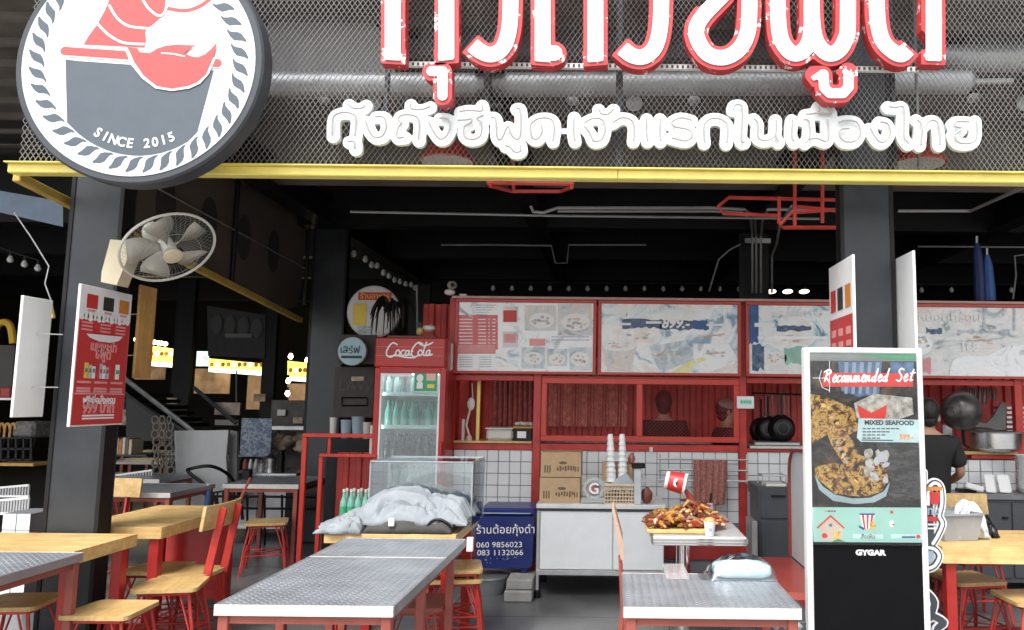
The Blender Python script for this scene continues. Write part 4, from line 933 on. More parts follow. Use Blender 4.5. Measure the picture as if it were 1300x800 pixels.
# red corrugated wall inside
t = thing('corrugated_wall', 'red corrugated metal wall inside the kitchen', 'wall', (X(800), 8.2, 0))
vs = []; fs = []; x = -2.0; i = 0
prof = []
while x < 5.5:
    prof += [(x, 0), (x+.05, 0), (x+.065, .03), (x+.115, .03)]; x += .13
for (a, d) in prof: vs += [(a, 8.2-d, 0), (a, 8.2-d, 2.55)]
for k in range(len(prof)-1): fs.append((2*k, 2*k+2, 2*k+3, 2*k+1))
MB().add(vs, fs).build('sheet', mat('corrugated_red', (.62, .055, .04), .4, var=.25, scale=6, dirt=.3), t)
cur = MB()
for k in range(26):
    x = X(698, 8.05)+k*.031; cur.tube([(x, 8.05+.02*math.sin(k*2.1), 1.3), (x+.004, 8.05, 2.0)], .014+.006*math.sin(k*1.3), 6)
tag(cur.build('strip_curtain', mat('strip_curtain', (.78, .26, .2), .4, var=.4, scale=20)), 'hanging strip curtain of reddish cords behind the left mesh window', 'curtain')
cur = MB()
for k in range(10): x = X(630, 8.0)+k*.05; cur.tube([(x, 8.0, 1.2), (x, 8.0, 2.0)], .02, 6)
tag(cur.build('strip_curtain', mat('strip_curtain_b', (.45, .09, .07), .4, var=.4, scale=20)), 'hanging red strips behind the open hatch with the white box', 'curtain')

# ---------------------------------------------------------------- small things at the hatch
def boxy(name, label, cat_, px0, py0, px1, py1, Y, depth, m, bev=.006, group=None):
    p = P(px0, py0, Y); q = P(px1, py1, Y); o = MB().bb(p.x, q.x, Y, Y+depth, q.z, p.z, bev).build(name, m); return tag(o, label, cat_, group)
zb = zsill+.05
p0 = P(618, 546, 7.3); p1 = P(652, 560, 7.3)
t = thing('food_box', 'white lidded box on the red hatch shelf', 'box', (p0.x, 7.3, zb)); MB().bb(p0.x, p1.x, 7.25, 7.5, zb, zb+.10, .02).build('body', creamw, t); MB().bb(p0.x-.005, p1.x+.005, 7.245, 7.505, zb+.1, zb+.115, .005).build('lid', creamw, t)
p0 = P(654, 546, 7.3); p1 = P(676, 560, 7.3)
t = thing('bread_bin', 'small dark box with white label and wooden lid on the hatch shelf', 'box', (p0.x, 7.3, zb)); MB().bb(p0.x, p1.x, 7.22, 7.42, zb, zb+.11, .004).build('body', blackpl, t); MB().bb(p0.x-.01, p1.x+.01, 7.21, 7.43, zb+.11, zb+.13, .003).build('lid', orangewood, t); MB().bb(p0.x+.03, p0.x+.11, 7.215, 7.22, zb+.025, zb+.085).build('label', printw, t)
mb = MB()
for k in range(5): mb.ell((p0.x+.02+k*.033, 7.3+.02*(k % 2), zb+.15), (.03, .03, .018), 8, 5, jit=.2, rn=rnd)
tag(mb.build('tissue', creamw), 'crumpled white tissue on the dark box of the hatch', 'tissue')
t = thing('utensil_cluster', 'white ladle and hanging cooking tools at the left of the hatch', 'utensils', P(597, 520, 7.25))
MB().tube([P(599, 487, 7.25), P(600, 505, 7.25)], .006, 6).build('handle', tin, t)
MB().ell(P(598, 513, 7.25), (.035, .012, .06), 12, 8).build('spoon', creamw, t); MB().tube([P(597, 519, 7.25), P(592, 540, 7.22), P(598, 560, 7.22)], .01, 6).build('cord', creamw, t)
boxy('pole', 'thin yellow pole leaning inside the hatch', 'pole', 606, 483, 608, 560, 7.3, .015, yellow, .002)
boxy('bottle', 'thin white bottle standing at the left end of the hatch shelf', 'bottle', 586, 532, 589, 561, 7.22, .03, creamw, .008)
boxy('jar', 'small white jar at the left end of the hatch shelf', 'jar', 592, 553, 598, 561, 7.22, .05, creamw, .01)
# sticker clip on post
t = thing('small_sign', 'small white and green card clipped on the red post', 'sign', P(944, 510, 7.14)); p = P(935, 503, 7.14); q = P(957, 519, 7.14)
MB().bb(p.x, q.x, 7.12, 7.14, q.z, p.z, .004).build('card', printw, t); MB().bb(p.x+.03, q.x-.02, 7.117, 7.12, q.z+.04, p.z-.03).build('print_band', mint, t)
for k in range(4): MB().bb(p.x+.035+k*.025, p.x+.05+k*.025, 7.114, 7.117, q.z+.05, p.z-.04).build('print_mark', green, t)
# pans
def pan(px, py, Y, r, label, ry=0.):
    c = P(px, py, Y); t = thing('frying_pan', label, 'pan', c, 'black pans hanging by the kitchen shelf')
    ax = Vector((ry, -1, .05)).normalized()
    MB().lathe([(.001, .05), (r*.62, .05), (r*.68, .045), (r*.7, .03), (r*.98, -.03), (r, -.035), (r*.97, -.036), (r*.68, .02), (.001, .022)], c, ax, 26, caps=False).build('bowl', blackpl, t)
    MB().tube([c+Vector((0, .02, r*.9)), c+Vector((0, .03, r*1.5)), c+Vector((0, .03, r*2.4))], .011, 6).build('handle', blackpl, t)
    MB().lathe([(r*.42, .0515), (r*.40, .0515)], c, ax, 24, caps=False).build('base_ring', wokm, t)
pan(967, 546, 7.45, .12, 'black pan hanging leftmost behind others near the red post', -.3); pan(976, 545, 7.36, .125, 'black pan hanging in the middle above the counter', -.2); pan(993, 544, 7.28, .13, 'black pan hanging rightmost beside the screen stand')
mb = MB(); mb.tube([P(955, 499, 7.38), P(1018, 501, 7.38)], .01, 6); tag(mb.build('hanging_rail', black), 'black rail the pans hang from', 'rail')
for i, px in enumerate((972, 980, 987, 995, 1001)):
    t = thing('ladle', ORD[i]+' thin black ladle from the left hanging above the pans', 'ladle', P(px, 500, 7.4), 'ladles hanging above the pans'); MB().tube([P(px, 500, 7.4), P(px+.4, 528, 7.4)], .006, 5).build('handle', wokm, t); MB().ell(P(px+.4, 531, 7.4), (.02, .015, .03), 8, 6).build('bowl', wokm, t)
boxy('tray', 'flat steel tray on the shelf below the pans', 'tray', 958, 561, 1016, 566, 7.2, .3, tin)
# right kitchen: wok, steamer, cloths
c = P(1219, 522, 7.0)
t = thing('wok', 'large dark round wok hanging sideways above the chef', 'wok', c)
ax = Vector((-.75, -.62, -.05)).normalized()
MB().lathe([(.04, .155), (.085, .148), (.13, .115), (.158, .07), (.17, .0), (.176, -.04), (.17, -.045), (.158, 0)], c, ax, 30, caps=True).build('bowl', wokm, t); MB().lathe([(.045, .16), (.038, .165), (.001, .165)], c, ax, 20).build('base', wokm, t)
mb = MB(); mb.tube([P(1222, 545, 7.0), P(1224, 565, 7.0), P(1230, 568, 7.0)], .014, 6); mb.build('handle', blackpl, t)
mb = MB()
for k in range(9): mb.tube([P(1215+k*6, 492, 7.5), P(1214+k*6+rnd.uniform(-1, 1), 505+rnd.uniform(0, 22), 7.5)], rnd.uniform(.008, .02), 6)
tag(mb.build('hanging_tools', wokm), 'dark kitchen tools hanging in a row behind the wok', 'utensils')
zs = PZ(1260, 573, YW)
c = Vector((PX(1264, 560, 7.2), 7.25, zs))
t = thing('steamer_pot', 'wide round aluminium pot on the wooden shelf at far right', 'pot', c)
MB().lathe([(.001, .001), (.19, .001), (.235, .03), (.242, .13), (.242, .165)], c, n=40, caps=False).build('body', steel, t); MB().lathe([(.262, .165), (.265, .175), (.235, .18), (.22, .165)], c, n=40, caps=False).build('rim', tin, t)
MB().lathe([(.22, .166), (.1, .172), (.001, .173)], c, n=30, caps=False).build('lid', tin, t); MB().ell(c+Vector((-.12, -.02, .195)), (.12, .09, .02), 20, 8).build('plate', steel, t)
mb = MB(); mb.prism(pxl([(1238, 546), (1240, 535), (1252, 538), (1262, 528), (1272, 510), (1277, 512), (1277, 546)], 7.5), XZ(7.5), 0, .03); tag(mb.build('draped_cloth', mat('grey_cloth', (.2, .2, .2), .9, bump=.6, bscale=20)), 'grey cloth draped into a peak behind the aluminium pot', 'cloth')
t = thing('shelf_rack', 'grey stacked trays at the right edge of the kitchen', 'rack', P(1290, 540, 7.5))
for k in range(6): p = P(1278, 516+k*6, 7.5); q = P(1312, 520+k*6, 7.5); MB().bb(p.x, q.x, 7.5, 7.8, q.z, p.z, .003).build('tray', tin, t)
boxy('canister', 'dull steel canister behind the wok', 'canister', 1198, 537, 1212, 556, 7.6, .1, tin, .03); boxy('canister', 'white cup by the chef head', 'cup', 1187, 522, 1195, 536, 7.6, .06, creamw, .02)
# grey base cabinet on right with dish stacks
zc = PZ(1260, 628, 6.8); x0 = PX(1180, 628, 6.8); x1 = PX(1420, 628, 6.8)
t = thing('grey_cabinet', 'grey base cabinet with drawers at the far right', 'cabinet', (x0, 6.8, 0))
MB().bb(x0, x1, 6.8, 7.17, .08, zc-.04).build('body', greycab, t); MB().bb(x0-.01, x1, 6.77, 7.18, zc-.04, zc, .004).build('top', mat('grey_top', (.16, .17, .18), .4), t)
for k in range(5): a = x0+.03+k*.33; MB().bb(a, a+.31, 6.785, 6.8, .12, zc-.07, .004).build('door', greycab, t); MB().bb(a+.24, a+.29, 6.77, 6.785, zc-.2, zc-.18, .003).build('handle', blackpl, t)
for i, (px, w_, h_, n_) in enumerate(((1253, 10, 22, 3), (1270, 12, 20, 3))):
    for k in range(n_):
        c = P(px+k*1.5, 616, 6.95); c.z = zc
        mb = MB(); m4 = Matrix.Rotation(R(-18), 3, 'X') @ Matrix.Rotation(R(20), 3, 'Z'); mb.box((c.x+.015*k, 6.9+k*.03, zc+.08), (.1, .012, .15), m4, .004)
        tag(mb.build('paper_pad', printw), ORD[k]+' white plate from the left leaning in the '+('left' if i == 0 else 'right')+' small stack on the grey cabinet', 'plate', 'white plates leaning on the grey cabinet')
c = P(1297, 600, 6.95); c.z = zc
for k in range(14):
    if k == 0:
        first = thing('bowl', 'bottom bowl of the tall white stack at the right edge', 'bowl', (c.x+.04, 6.95, zc), 'bowls in the tall stack'); MB().lathe([(.04, 0), (.045, .004), (.085, .04), (.088, .042), (.08, .04), (.03, .008)], (c.x+.04, 6.95, zc), n=20).build('shell', white, first)
    else: dup(first, (c.x+.04, 6.95, zc+k*.022), rnd.random(), ORD[k]+' bowl from the bottom of the tall white stack at the right edge')
t = thing('card_machine', 'white and black device lying beside the chef hand', 'device', P(1232, 612, 6.9))
mb = MB(); c = P(1236, 616, 6.9); mb.box((c.x, 6.9, zc+.05), (.16, .06, .05), Matrix.Rotation(R(15), 3, 'Y'), .01); mb.build('body', printw, t); MB().bb(c.x-.1, c.x+.05, 6.95, 7.05, zc, zc+.03, .005).build('base', blackpl, t)

# blue umbrellas hung
for i, (px, l0, l1, lbl) in enumerate(((1241, 300, 382, 'folded dark blue umbrella hanging left above the last menu board'), (1254, 315, 380, 'folded lighter blue umbrella hanging right above the last menu board'))):
    t = thing('folded_umbrella', lbl, 'umbrella', P(px, l0, 7.3), 'folded blue umbrellas')
    MB().tube([P(px-1, l0, 7.3), P(px-1, l0+10, 7.3)], .011, 6).build('handle', tin, t)
    m_ = bluecloth if i else mat('umbrella_navy', (.01, .02, .10), .6, var=.3)
    MB().tube([P(px-1, l0+9, 7.3), P(px, l0+22, 7.3), P(px+2, l0+50, 7.3), P(px+3, l1+2, 7.3)], [.02, .042, .05, .052], 9).build('canopy', m_, t)
# security camera
t = thing('security_camera', 'small white dome camera on the left corner of the menu boards', 'camera', P(573, 368, 7.1))
MB().ell(P(574, 362, 7.05), (.045, .05, .04), 14, 8).build('head', mat('cam_body', (.25, .23, .21), .4), t); MB().ell(P(574.5, 362, 7.0), (.02, .012, .02), 10, 6).build('lens', blackpl, t); MB().ell(P(571, 371, 7.1), (.05, .045, .03), 14, 8).build('base', creamw, t)
boxy('junction_box', 'small white box on top of the menu board corner', 'box', 583, 373, 592, 378, 7.12, .05, creamw, .004)

# ================================================================== DRINKS COOLER
YC = 6.85
xl, xr = PX(475, 520, YC), PX(567, 520, YC); zt_ = PZ(520, 429, YC); zh = PZ(520, 467, YC); yb = YC+.55
t = thing('drinks_cooler', 'red Coca-Cola drinks cooler with glass door full of bottles', 'cooler', ((xl+xr)/2, YC, 0))
MB().bb(xl, xl+.03, YC, yb, .06, zt_-.02, .004).build('side_panel', redlac, t); MB().bb(xr-.03, xr, YC, yb, .06, zt_-.02, .004).build('side_panel', redlac, t)
MB().bb(xl+.03, xr-.03, yb-.02, yb, .06, zt_-.02).build('back_panel', white, t); MB().bb(xl+.03, xr-.03, YC, yb-.02, zt_-.05, zt_-.02).build('top_panel', redlac, t)
MB().bb(xl+.03, xr-.03, YC, yb-.02, .06, .2).build('base_panel', blackpl, t)
hx0, hx1 = PX(476, 445, YC-.05), PX(566, 445, YC-.05)
MB().bb(hx0, hx1, YC-.06, YC+.1, zh, zt_, .012).build('header', redlac, t)
band = mat('cooler_band', (.55, .12, .10), .4)
for yy in (440.5, 451.5): p = P(520, yy, YC-.06); MB().bb(hx0+.01, hx1-.01, YC-.062, YC-.059, p.z-.003, p.z+.003).build('header_line', band, t)
# door frame
dz0 = .22; dx0, dx1 = xl+.005, xr-.005; DY = YC-.045
for a, b, c_, d, m in ((dx0, dx0+.05, dz0, zh-.005, redlac), (dx1-.05, dx1, dz0, zh-.005, redlac), (dx0+.05, dx1-.05, zh-.05, zh-.005, redlac), (dx0+.05, dx1-.05, dz0, dz0+.06, redlac)):
    MB().bb(a, b, DY, YC-.003, c_, d, .004).build('door_frame', m, t)
MB().bb(dx0+.05, dx0+.065, DY+.005, YC-.003, dz0+.06, zh-.05).build('door_inner_trim', white, t); MB().bb(dx1-.065, dx1-.05, DY+.005, YC-.003, dz0+.06, zh-.05).build('door_inner_trim', white, t)
MB().bb(dx0+.065, dx1-.065, DY+.012, DY+.02, dz0+.06, zh-.05).build('door_glass', doorglass, t)
MB().bb(xl+.032, xl+.045, YC+.02, yb-.03, .2, zt_-.06).build('inner_wall', white, t); MB().bb(xr-.045, xr-.032, YC+.02, yb-.03, .2, zt_-.06).build('inner_wall', white, t)
MB().bb(xl+.05, xr-.05, YC+.005, YC+.02, zh-.06, zh-.045).build('added_glow_strip', mat('cooler_fill_glow', (.9, .97, 1), .5, var=0, emit=6), t); MB().bb(xl+.046, xl+.056, YC+.004, YC+.014, .4, zh-.07).build('added_glow_strip', mat('cooler_fill_glow', (.9, .97, 1), .5), t)  # glowing strips added to brighten the inside of the cooler
MB().box((dx1-.02, DY-.02, 1.05), (.02, .03, .3), None, .005).build('door_handle', redlac, t)
MB().bb(PX(486, 470, DY), PX(523, 470, DY), DY+.006, DY+.011, PZ(505, 478, DY), PZ(505, 468, DY)).build('white_sticker', printw, t)
for k in range(8): a = PX(489+k*4, 473, DY); MB().bb(a, a+.018, DY+.003, DY+.006, PZ(505, 474.5, DY), PZ(505, 472, DY)).build('sticker_mark', paleink, t)
gx0, gx1, gz0, gz1 = PX(525, 480, DY), PX(556, 480, DY), PZ(540, 498, DY), PZ(540, 470, DY)
MB().bb(gx0, gx1, DY+.005, DY+.011, gz0, gz1, .002).build('green_sticker', mat('sticker_edge', (.6, .75, .68), .5), t); MB().bb(gx0+.008, gx1-.008, DY+.0025, DY+.005, gz0+.008, gz1-.008).build('green_field', green, t)
mb = MB(); mb.ell((gx0+.055, DY+.002, gz0+.12), (.03, .002, .035), 12, 6); mb.bb(gx0+.03, gx0+.08, DY+.0005, DY+.003, gz0+.03, gz0+.085); mb.build('sticker_figure', printw, t)
mb = MB(); mb.bb(gx0+.11, gx0+.19, DY+.0008, DY+.0025, gz0+.1, gz0+.16); mb.build('sticker_panel', mat('sticker_pink', (.7, .45, .4), .5), t); mb = MB(); mb.bb(gx0+.12, gx0+.18, DY+.0008, DY+.0025, gz0+.035, gz0+.07); mb.build('sticker_panel', printy, t)
# Coca-Cola lettering
def cc(l): return [(470+a/4.445, 420+b/4.445) for a, b in l]
ccs = [[(152, 78), (128, 68), (104, 92), (92, 122), (98, 142), (118, 148), (140, 134)], [(158, 108), (145, 120), (146, 138), (158, 140), (168, 126), (162, 110)], [(194, 110), (182, 112), (174, 128), (180, 141), (196, 134)],
 [(218, 112), (204, 114), (198, 130), (204, 141), (216, 128), (220, 112), (218, 136), (230, 134)], [(232, 118), (240, 116)], [(296, 74), (272, 66), (246, 90), (232, 120), (238, 142), (256, 147), (276, 134)], [(284, 108), (271, 120), (273, 137), (285, 139), (295, 124), (288, 109)],
 [(318, 66), (308, 90), (300, 124), (304, 140), (314, 134)], [(336, 110), (322, 114), (316, 130), (322, 141), (334, 128), (338, 112), (336, 138), (350, 132)], [(104, 146), (150, 140), (200, 150), (250, 152)], [(272, 68), (300, 84), (330, 78), (352, 66)]]
mb = MB(); stroke_plate(mb, [[(P(a, b, YC-.062).x, P(a, b, YC-.062).z) for a, b in cat_rom(cc(s_), 4)] for s_ in ccs], .0062, .003, XZ(YC-.062), -.002, 0); mb.build('coca_cola_lettering', printw, t)
shelves = [PZ(520, yy, YC+.15) for yy in (500, 541, 583, 625, 668)]
for z in shelves:
    MB().bb(xl+.05, xr-.05, YC+.03, yb-.04, z-.012, z).build('shelf', white, t); MB().bb(xl+.05, xr-.05, YC+.02, YC+.03, z-.02, z+.012).build('price_rail', mat('rail_pale', (.6, .7, .7), .4), t)
tag(MB().bb(PX(552, 500, YC-.0), PX(552, 500, YC-.0)+.001, YC+.9, YC+.901, .1, .101).build('x', white), 'x', 'x') if False else None
def bottle_proto(m, cap, h, r, label, grp):
    b = thing('drink_bottle', label, 'bottle', (0, 0, 0), grp)
    MB().lathe([(r*.9, 0), (r, .01), (r, h*.5), (r*.9, h*.62), (r*.38, h*.8), (r*.34, h*.92)], (0, 0, 0), n=10).build('body', m, b)
    MB().lathe([(r*.42, h*.91), (r*.42, h), (.001, h)], (0, 0, 0), n=8).build('cap', cap, b); return b
rows = [(0, petm, creamw, .19, 'clear bottle, cooler top shelf', 'clear bottles on the cooler top shelf'), (1, petg, green, .22, 'green capped bottle, second cooler shelf', 'green capped bottles in the cooler'),
        (2, cola, blackpl, .22, 'dark bottle, third cooler shelf', 'dark bottles in the cooler'), (3, petm, navy, .22, 'dark capped clear bottle, fourth cooler shelf', 'bottles low in the cooler')]
for si, m, cp, h, lb, gr in rows:
    pro = None
    for row in range(2):
        for k in range(7):
            x = xl+.095+k*.071; y = YC+.09+row*.14; z = shelves[si]+.002
            if pro is not None and rnd.random() < .12: continue
            if pro is None: pro = bottle_proto(m, cp, h, .029, ('rear ' if row else 'front ')+'row, '+ORD[k]+' from the left, '+lb, gr); pro.location = (x, y, z)
            else: dup(pro, (x, y, z), rnd.random(), ('rear ' if row else 'front ')+'row, '+ORD[k]+' from the left, '+lb)
# clutter on cooler
tag(MB().bb(PX(496, 425, 7.1), PX(556, 425, 7.1), 7.0, 7.3, zt_, zt_+.03).build('flat_case', mat('dull_brown', (.18, .12, .09), .7)), 'flat brown case lying on the cooler', 'case')
c = P(533, 418, 7.05); t = thing('figurine', 'small gold and dark figurine on the cooler', 'figurine', c)
MB().ell(c+Vector((0, 0, -.02)), (.03, .025, .04), 10, 8).build('body', mat('figurine_gold', (.5, .36, .1), .4), t); MB().ell(c+Vector((0, 0, .035)), (.026, .025, .028), 10, 8).build('head', clothd, t)
c = P(545, 417, 7.05); tag(MB().ell(c, (.06, .04, .03), 12, 8, jit=.15, rn=rnd).build('white_ornament', creamw), 'white rounded ornament beside the figurine on the cooler', 'ornament')
t = thing('black_streamer_plant', 'black drooping streamer tuft hanging left above the cooler', 'decoration', P(488, 400, 7.4))
mb = MB(); rn = random.Random(3)
for k in range(30):
    a = rn.uniform(0, 6.28); L = rn.uniform(.08, .19); b0 = P(493, 392, 7.4)+Vector((rn.uniform(-.05, .05), rn.uniform(-.05, .05), rn.uniform(-.02, .02)))
    pm = b0+Vector((math.cos(a)*L*.5, math.sin(a)*L*.4, rn.uniform(.03, .10))); p1 = b0+Vector((math.cos(a)*L*.95, math.sin(a)*L*.6, rn.uniform(-.04, .04))); p2 = b0+Vector((math.cos(a)*L*1.15, math.sin(a)*L*.8, -rn.uniform(.04, .30)))
    mb.tube(cat_rom([tuple(b0), tuple(pm), tuple(p1), tuple(p2)], 4), [.012, .013, .013, .013, .013, .012, .011, .010, .009, .008, .006, .005, .003], 4)
mb.build('strands', blackpl, t, kind='stuff')
def rsign(px, py, Y, r, label, parts):
    c = P(px, py, Y); t = thing('round_sign', label, 'sign', c)
    MB().lathe([(r, 0), (r, .05)], c, (0, 1, 0), 36).build('disc', mat('disc_edge', (.5, .5, .5), .5), t)
    MB().lathe([(r*.94, .004), (.001, .004)], c, (0, -1, 0), 36, caps=False).build('face', parts[0], t); return t, c
t, c = rsign(474, 396, 8.0, .27, 'round painted sign behind the black tuft above the cooler', [mat('round_face', (.62, .62, .6), .5)])
MB().bb(c.x-.16, c.x+.18, 7.99, 7.995, c.z+.12, c.z+.2).build('title_band', printr, t); text('ร้านอาหาร', .075, printy, t, facing((c.x+.01, 7.988, c.z+.16)), .0008)
MB().bb(c.x-.2, c.x-.07, 7.99, 7.995, c.z-.14, c.z+.08).build('picture', printy, t); MB().bb(c.x-.15, c.x+.0, 7.99, 7.995, c.z-.22, c.z-.15).build('picture', paleink, t)
t, c = rsign(447, 446, 7.8, .14, 'small round pale blue sign left of the drinks cooler', [mat('round_face_blue', (.35, .55, .62), .5)])
text('เสิร์ฟ', .10, ink, t, facing((c.x-.02, 7.79, c.z+.01)), .0008); MB().bb(c.x-.1, c.x+.1, 7.79, 7.795, c.z-.07, c.z-.045).build('band', ink, t)
tag(MB().bb(PX(428, 480, 7.9), PX(475, 480, 7.9), 7.9, 7.93, PZ(450, 462, 7.9), PZ(450, 425, 7.9)).build('board', mat('dark_board', (.04, .035, .03), .6)), 'dark framed board behind the small round blue sign', 'board')
t = thing('dark_panel_sign', 'dark panel with faint LAW lettering left of the cooler', 'sign', P(450, 500, 8.0))
MB().bb(PX(424, 500, 8.0), PX(474, 500, 8.0), 8.0, 8.03, PZ(450, 530, 8.0), PZ(450, 466, 8.0)).build('panel', mat('dark_panel', (.05, .045, .04), .7, var=.3), t); text('LAW', .16, mat('faint_paint', (.07, .065, .06), .7), t, facing(P(452, 490, 7.995)), .001, bold=.003)
mb = MB(); q = [P(434, 505, 7.99), P(466, 505, 7.99), P(466, 515, 7.99), P(434, 515, 7.99), P(434, 505, 7.99)]; mb.tube(q, .008, 4); mb.build('outline', black, t)
tag(MB().tube([P(529, 362, 7.6), P(530, 425, 7.6)], .01, 6).build('drop_pipe', conduit), 'thin pipe dropping onto the cooler top', 'pipe')
boxy('cable_box', 'white switch box on the right side of the cooler', 'box', 566, 436, 573, 470, 6.95, .06, creamw, .004)

# ---------------------------------------------------------------- red gate
t = thing('red_gate', 'red steel gate frame with a solid red panel left of the cooler', 'gate', (PX(430, 600, 6.9), 6.9, 0))
for a, b, c_, d, Y in ((384, 550, 390, 770, 6.9), (384, 550, 478, 556, 6.88), (416, 556, 420, 578, 6.9), (405, 577, 410, 745, 6.8), (405, 576, 478, 581, 6.78)):
    p = P(a, b, Y); q = P(c_, b, Y); MB().bb(p.x, q.x, Y, Y+.035, max(PZ(c_, d, Y), .02), p.z, .004).build('frame_bar', mat('red_bright', (.5, .04, .03), .4), t)
p = P(429, 574, 6.95); q = P(474, 600, 6.95); vs = []; fs = []; n = 0; x = p.x
while x < q.x:
    for dx, dd in ((0, 0), (.05, 0), (.06, .015), (.1, .015)): vs += [(x+dx, 6.95-dd, .1), (x+dx, 6.95-dd, p.z)]
    x += .11
for k in range(len(vs)//2-1): fs.append((2*k, 2*k+2, 2*k+3, 2*k+1))
MB().add(vs, fs).build('corrugated_panel', reddark, t)
boxy('grey_box_strip', 'white strip box on the left side of the cooler', 'box', 470, 540, 476, 580, 6.9, .04, creamw, .004)
for i, (px, py, w_, h_, m) in enumerate(((424, 531, 9, 20, creamw), (438, 534, 14, 22, bluegrey), (452, 530, 16, 26, bluegrey), (466, 537, 12, 20, creamw))):
    c = P(px+w_/2-6, py+h_, 7.5); r = w_*.0075*.5
    t = thing('bucket', ['small white tub leftmost behind the red gate', 'blue grey bucket behind the red gate', 'taller blue grey bucket in the middle behind the gate', 'white tub behind the gate next to the cooler'][i], 'bucket', c)
    MB().lathe([(r*.8, 0), (r, h_*.0075)], c, n=16).build('body', m, t); MB().lathe([(r*1.05, h_*.0075-.01), (r*1.05, h_*.0075+.004)], c, n=16).build('rim', m, t)
tag(MB().bb(PX(415, 560, 7.3), PX(478, 560, 7.3), 7.3, 7.75, .0, PZ(440, 555, 7.5)-.01).build('stand', black), 'black stand carrying the tubs behind the red gate', 'stand')

# ================================================================== TABLES AND SEATS
def tread_top(par, x0, x1, y0, y1, z, pitch=.034):
    mb = MB(); i = 0; y = y0+.02
    while y < y1-.01:
        x = x0+.02+(pitch/2 if i % 2 else 0)
        while x < x1-.01:
            a = R(35) if (i % 2) else R(-35); c, s = math.cos(a), math.sin(a); l, w_ = .0125, .0036
            pts = [(-l, 0), (0, -w_), (l, 0), (0, w_)]
            vs = [(x+u*c-v*s, y+u*s+v*c, z) for u, v in pts]+[(x+(u*c-v*s)*.5, y+(u*s+v*c)*.5, z+.0013) for u, v in pts]
            mb.add(vs, [(4, 5, 6, 7), (0, 1, 5, 4), (1, 2, 6, 5), (2, 3, 7, 6), (3, 0, 4, 7)]); x += pitch
        y += pitch*.5; i += 1
    return mb.build('tread_pattern', tread, par, kind='stuff')
def metal_table(x0, x1, y0, y1, label, legs=None, z=.75, pattern=True, legm=redbrown):
    t = thing('metal_table', label, 'table', ((x0+x1)/2, (y0+y1)/2, 0), 'tread plate tables')
    MB().bb(x0+.004, x1-.004, y0+.004, y1-.004, z-.03, z).build('top', tread, t)
    if pattern: tread_top(t, x0, x1, y0, y1, z+.0002)
    for a, b, c_, d in ((x0, x1, y0-.003, y0+.004), (x0, x1, y1-.004, y1+.003)): MB().bb(a, b, c_, d, z-.04, z+.001).build('edge_trim', marble if y0 < 9 else tin, t)
    for a, b in ((x0-.003, x0+.0035), (x1-.0035, x1+.003)): MB().bb(a, b, y0+.005, y1-.005, z-.04, z+.001).build('edge_trim', tin, t)
    mb = MB()
    for a, b, c_, d in ((x0+.02, x1-.02, y0+.02, y0+.045), (x0+.02, x1-.02, y1-.045, y1-.02), (x0+.02, x0+.045, y0+.05, y1-.05), (x1-.045, x1-.02, y0+.05, y1-.05)): mb.bb(a, b, c_, d, z-.075, z-.042)
    mb.build('apron', legm, t)
    for lx, ly in (legs or [(x0+.03, y0+.03), (x1-.03, y0+.03), (x0+.03, y1-.03), (x1-.03, y1-.03)]):
        MB().bb(lx-.02, lx+.02, ly-.02, ly+.02, 0, z-.042, .003).build('leg', legm, t)
    return t
zt = .75
a = PG(276, 766, zt); b = PG(504, 766, zt)
metal_table(a.x, b.x, 3.17, 4.13, 'large tread plate table in the front left centre', [(a.x+.03, 3.2), (b.x-.03, 3.2), (a.x+.03, 3.75), (b.x-.03, 3.75)])
metal_table(a.x, b.x, 4.138, 4.68, 'tread plate table pushed behind the large front table, in front of the clothes pile', [(a.x+.03, 4.6), (b.x-.03, 4.4), (a.x+.03, 4.4)])
a = PG(792, 771, zt); b = PG(1018, 774, zt)
metal_table(a.x, b.x, a.y, 3.82, 'tread plate table with a plastic bagged pack, front right centre')
metal_table(-3.6, -2.72, 3.3, 4.17, 'tread plate table cut off at the left edge of the picture')
metal_table(PX(289, 622, 7.6), PX(384, 622, 7.6), 7.5, 8.3, 'small metal table before the stainless kitchen counter', pattern=False)
metal_table(PX(100, 632, 6.8), PX(220, 632, 6.8), 6.75, 7.5, 'metal table with white edge behind the left wooden tables', pattern=False)
metal_table(PX(90, 622, 7.9), PX(205, 622, 7.9), 7.85, 8.5, 'metal table farthest back in the left dining area', pattern=False)

def wood_table(x0, x1, y0, y1, label, m=ltwood_x, z=.75, th=.07, lw=.03):
    t = thing('wooden_table', label, 'table', ((x0+x1)/2, (y0+y1)/2, 0), 'wooden tables with red legs')
    n = max(3, int((y1-y0)/.12)); w_ = (y1-y0)/n
    MB().bb(x0+.01, x1-.01, y0+.01, y1-.01, z-.03, z-.008).build('sub_top', m, t)
    for k in range(n): MB().bb(x0, x1, y0+k*w_+.0008, y0+(k+1)*w_-.0008, z-.007+rnd.uniform(-.0004, .0004), z, .001).build('top_plank', m, t)
    for a_, b_, c_, d in ((x0, x1, y0, y0+.02), (x0, x1, y1-.02, y1), (x0, x0+.02, y0+.021, y1-.021), (x1-.02, x1, y0+.021, y1-.021)): MB().bb(a_, b_, c_, d, z-th, z-.0075, .002).build('edge_board', m, t)
    for lx in (x0+.06, x1-.06):
        for ly in (y0+.06, y1-.06): MB().bb(lx-lw, lx+lw, ly-lw, ly+lw, 0, z-th+.02, .003).build('leg', redlac, t)
    for ly in (y0+.06, y1-.06): MB().bb(x0+.09, x1-.09, ly-.015, ly+.015, .12, .16).build('stretcher', redlac, t)
    return t
wood_table(-3.38, -2.78, 4.98, 6.0, 'wooden table with red legs beside the front left pillar, chair at its right')
wood_table(-3.75, -2.79, 4.2, 4.75, 'wooden table with red legs behind the left tread plate table')
wa, wb_ = PG(458, 676, zt), PG(583, 676, zt)
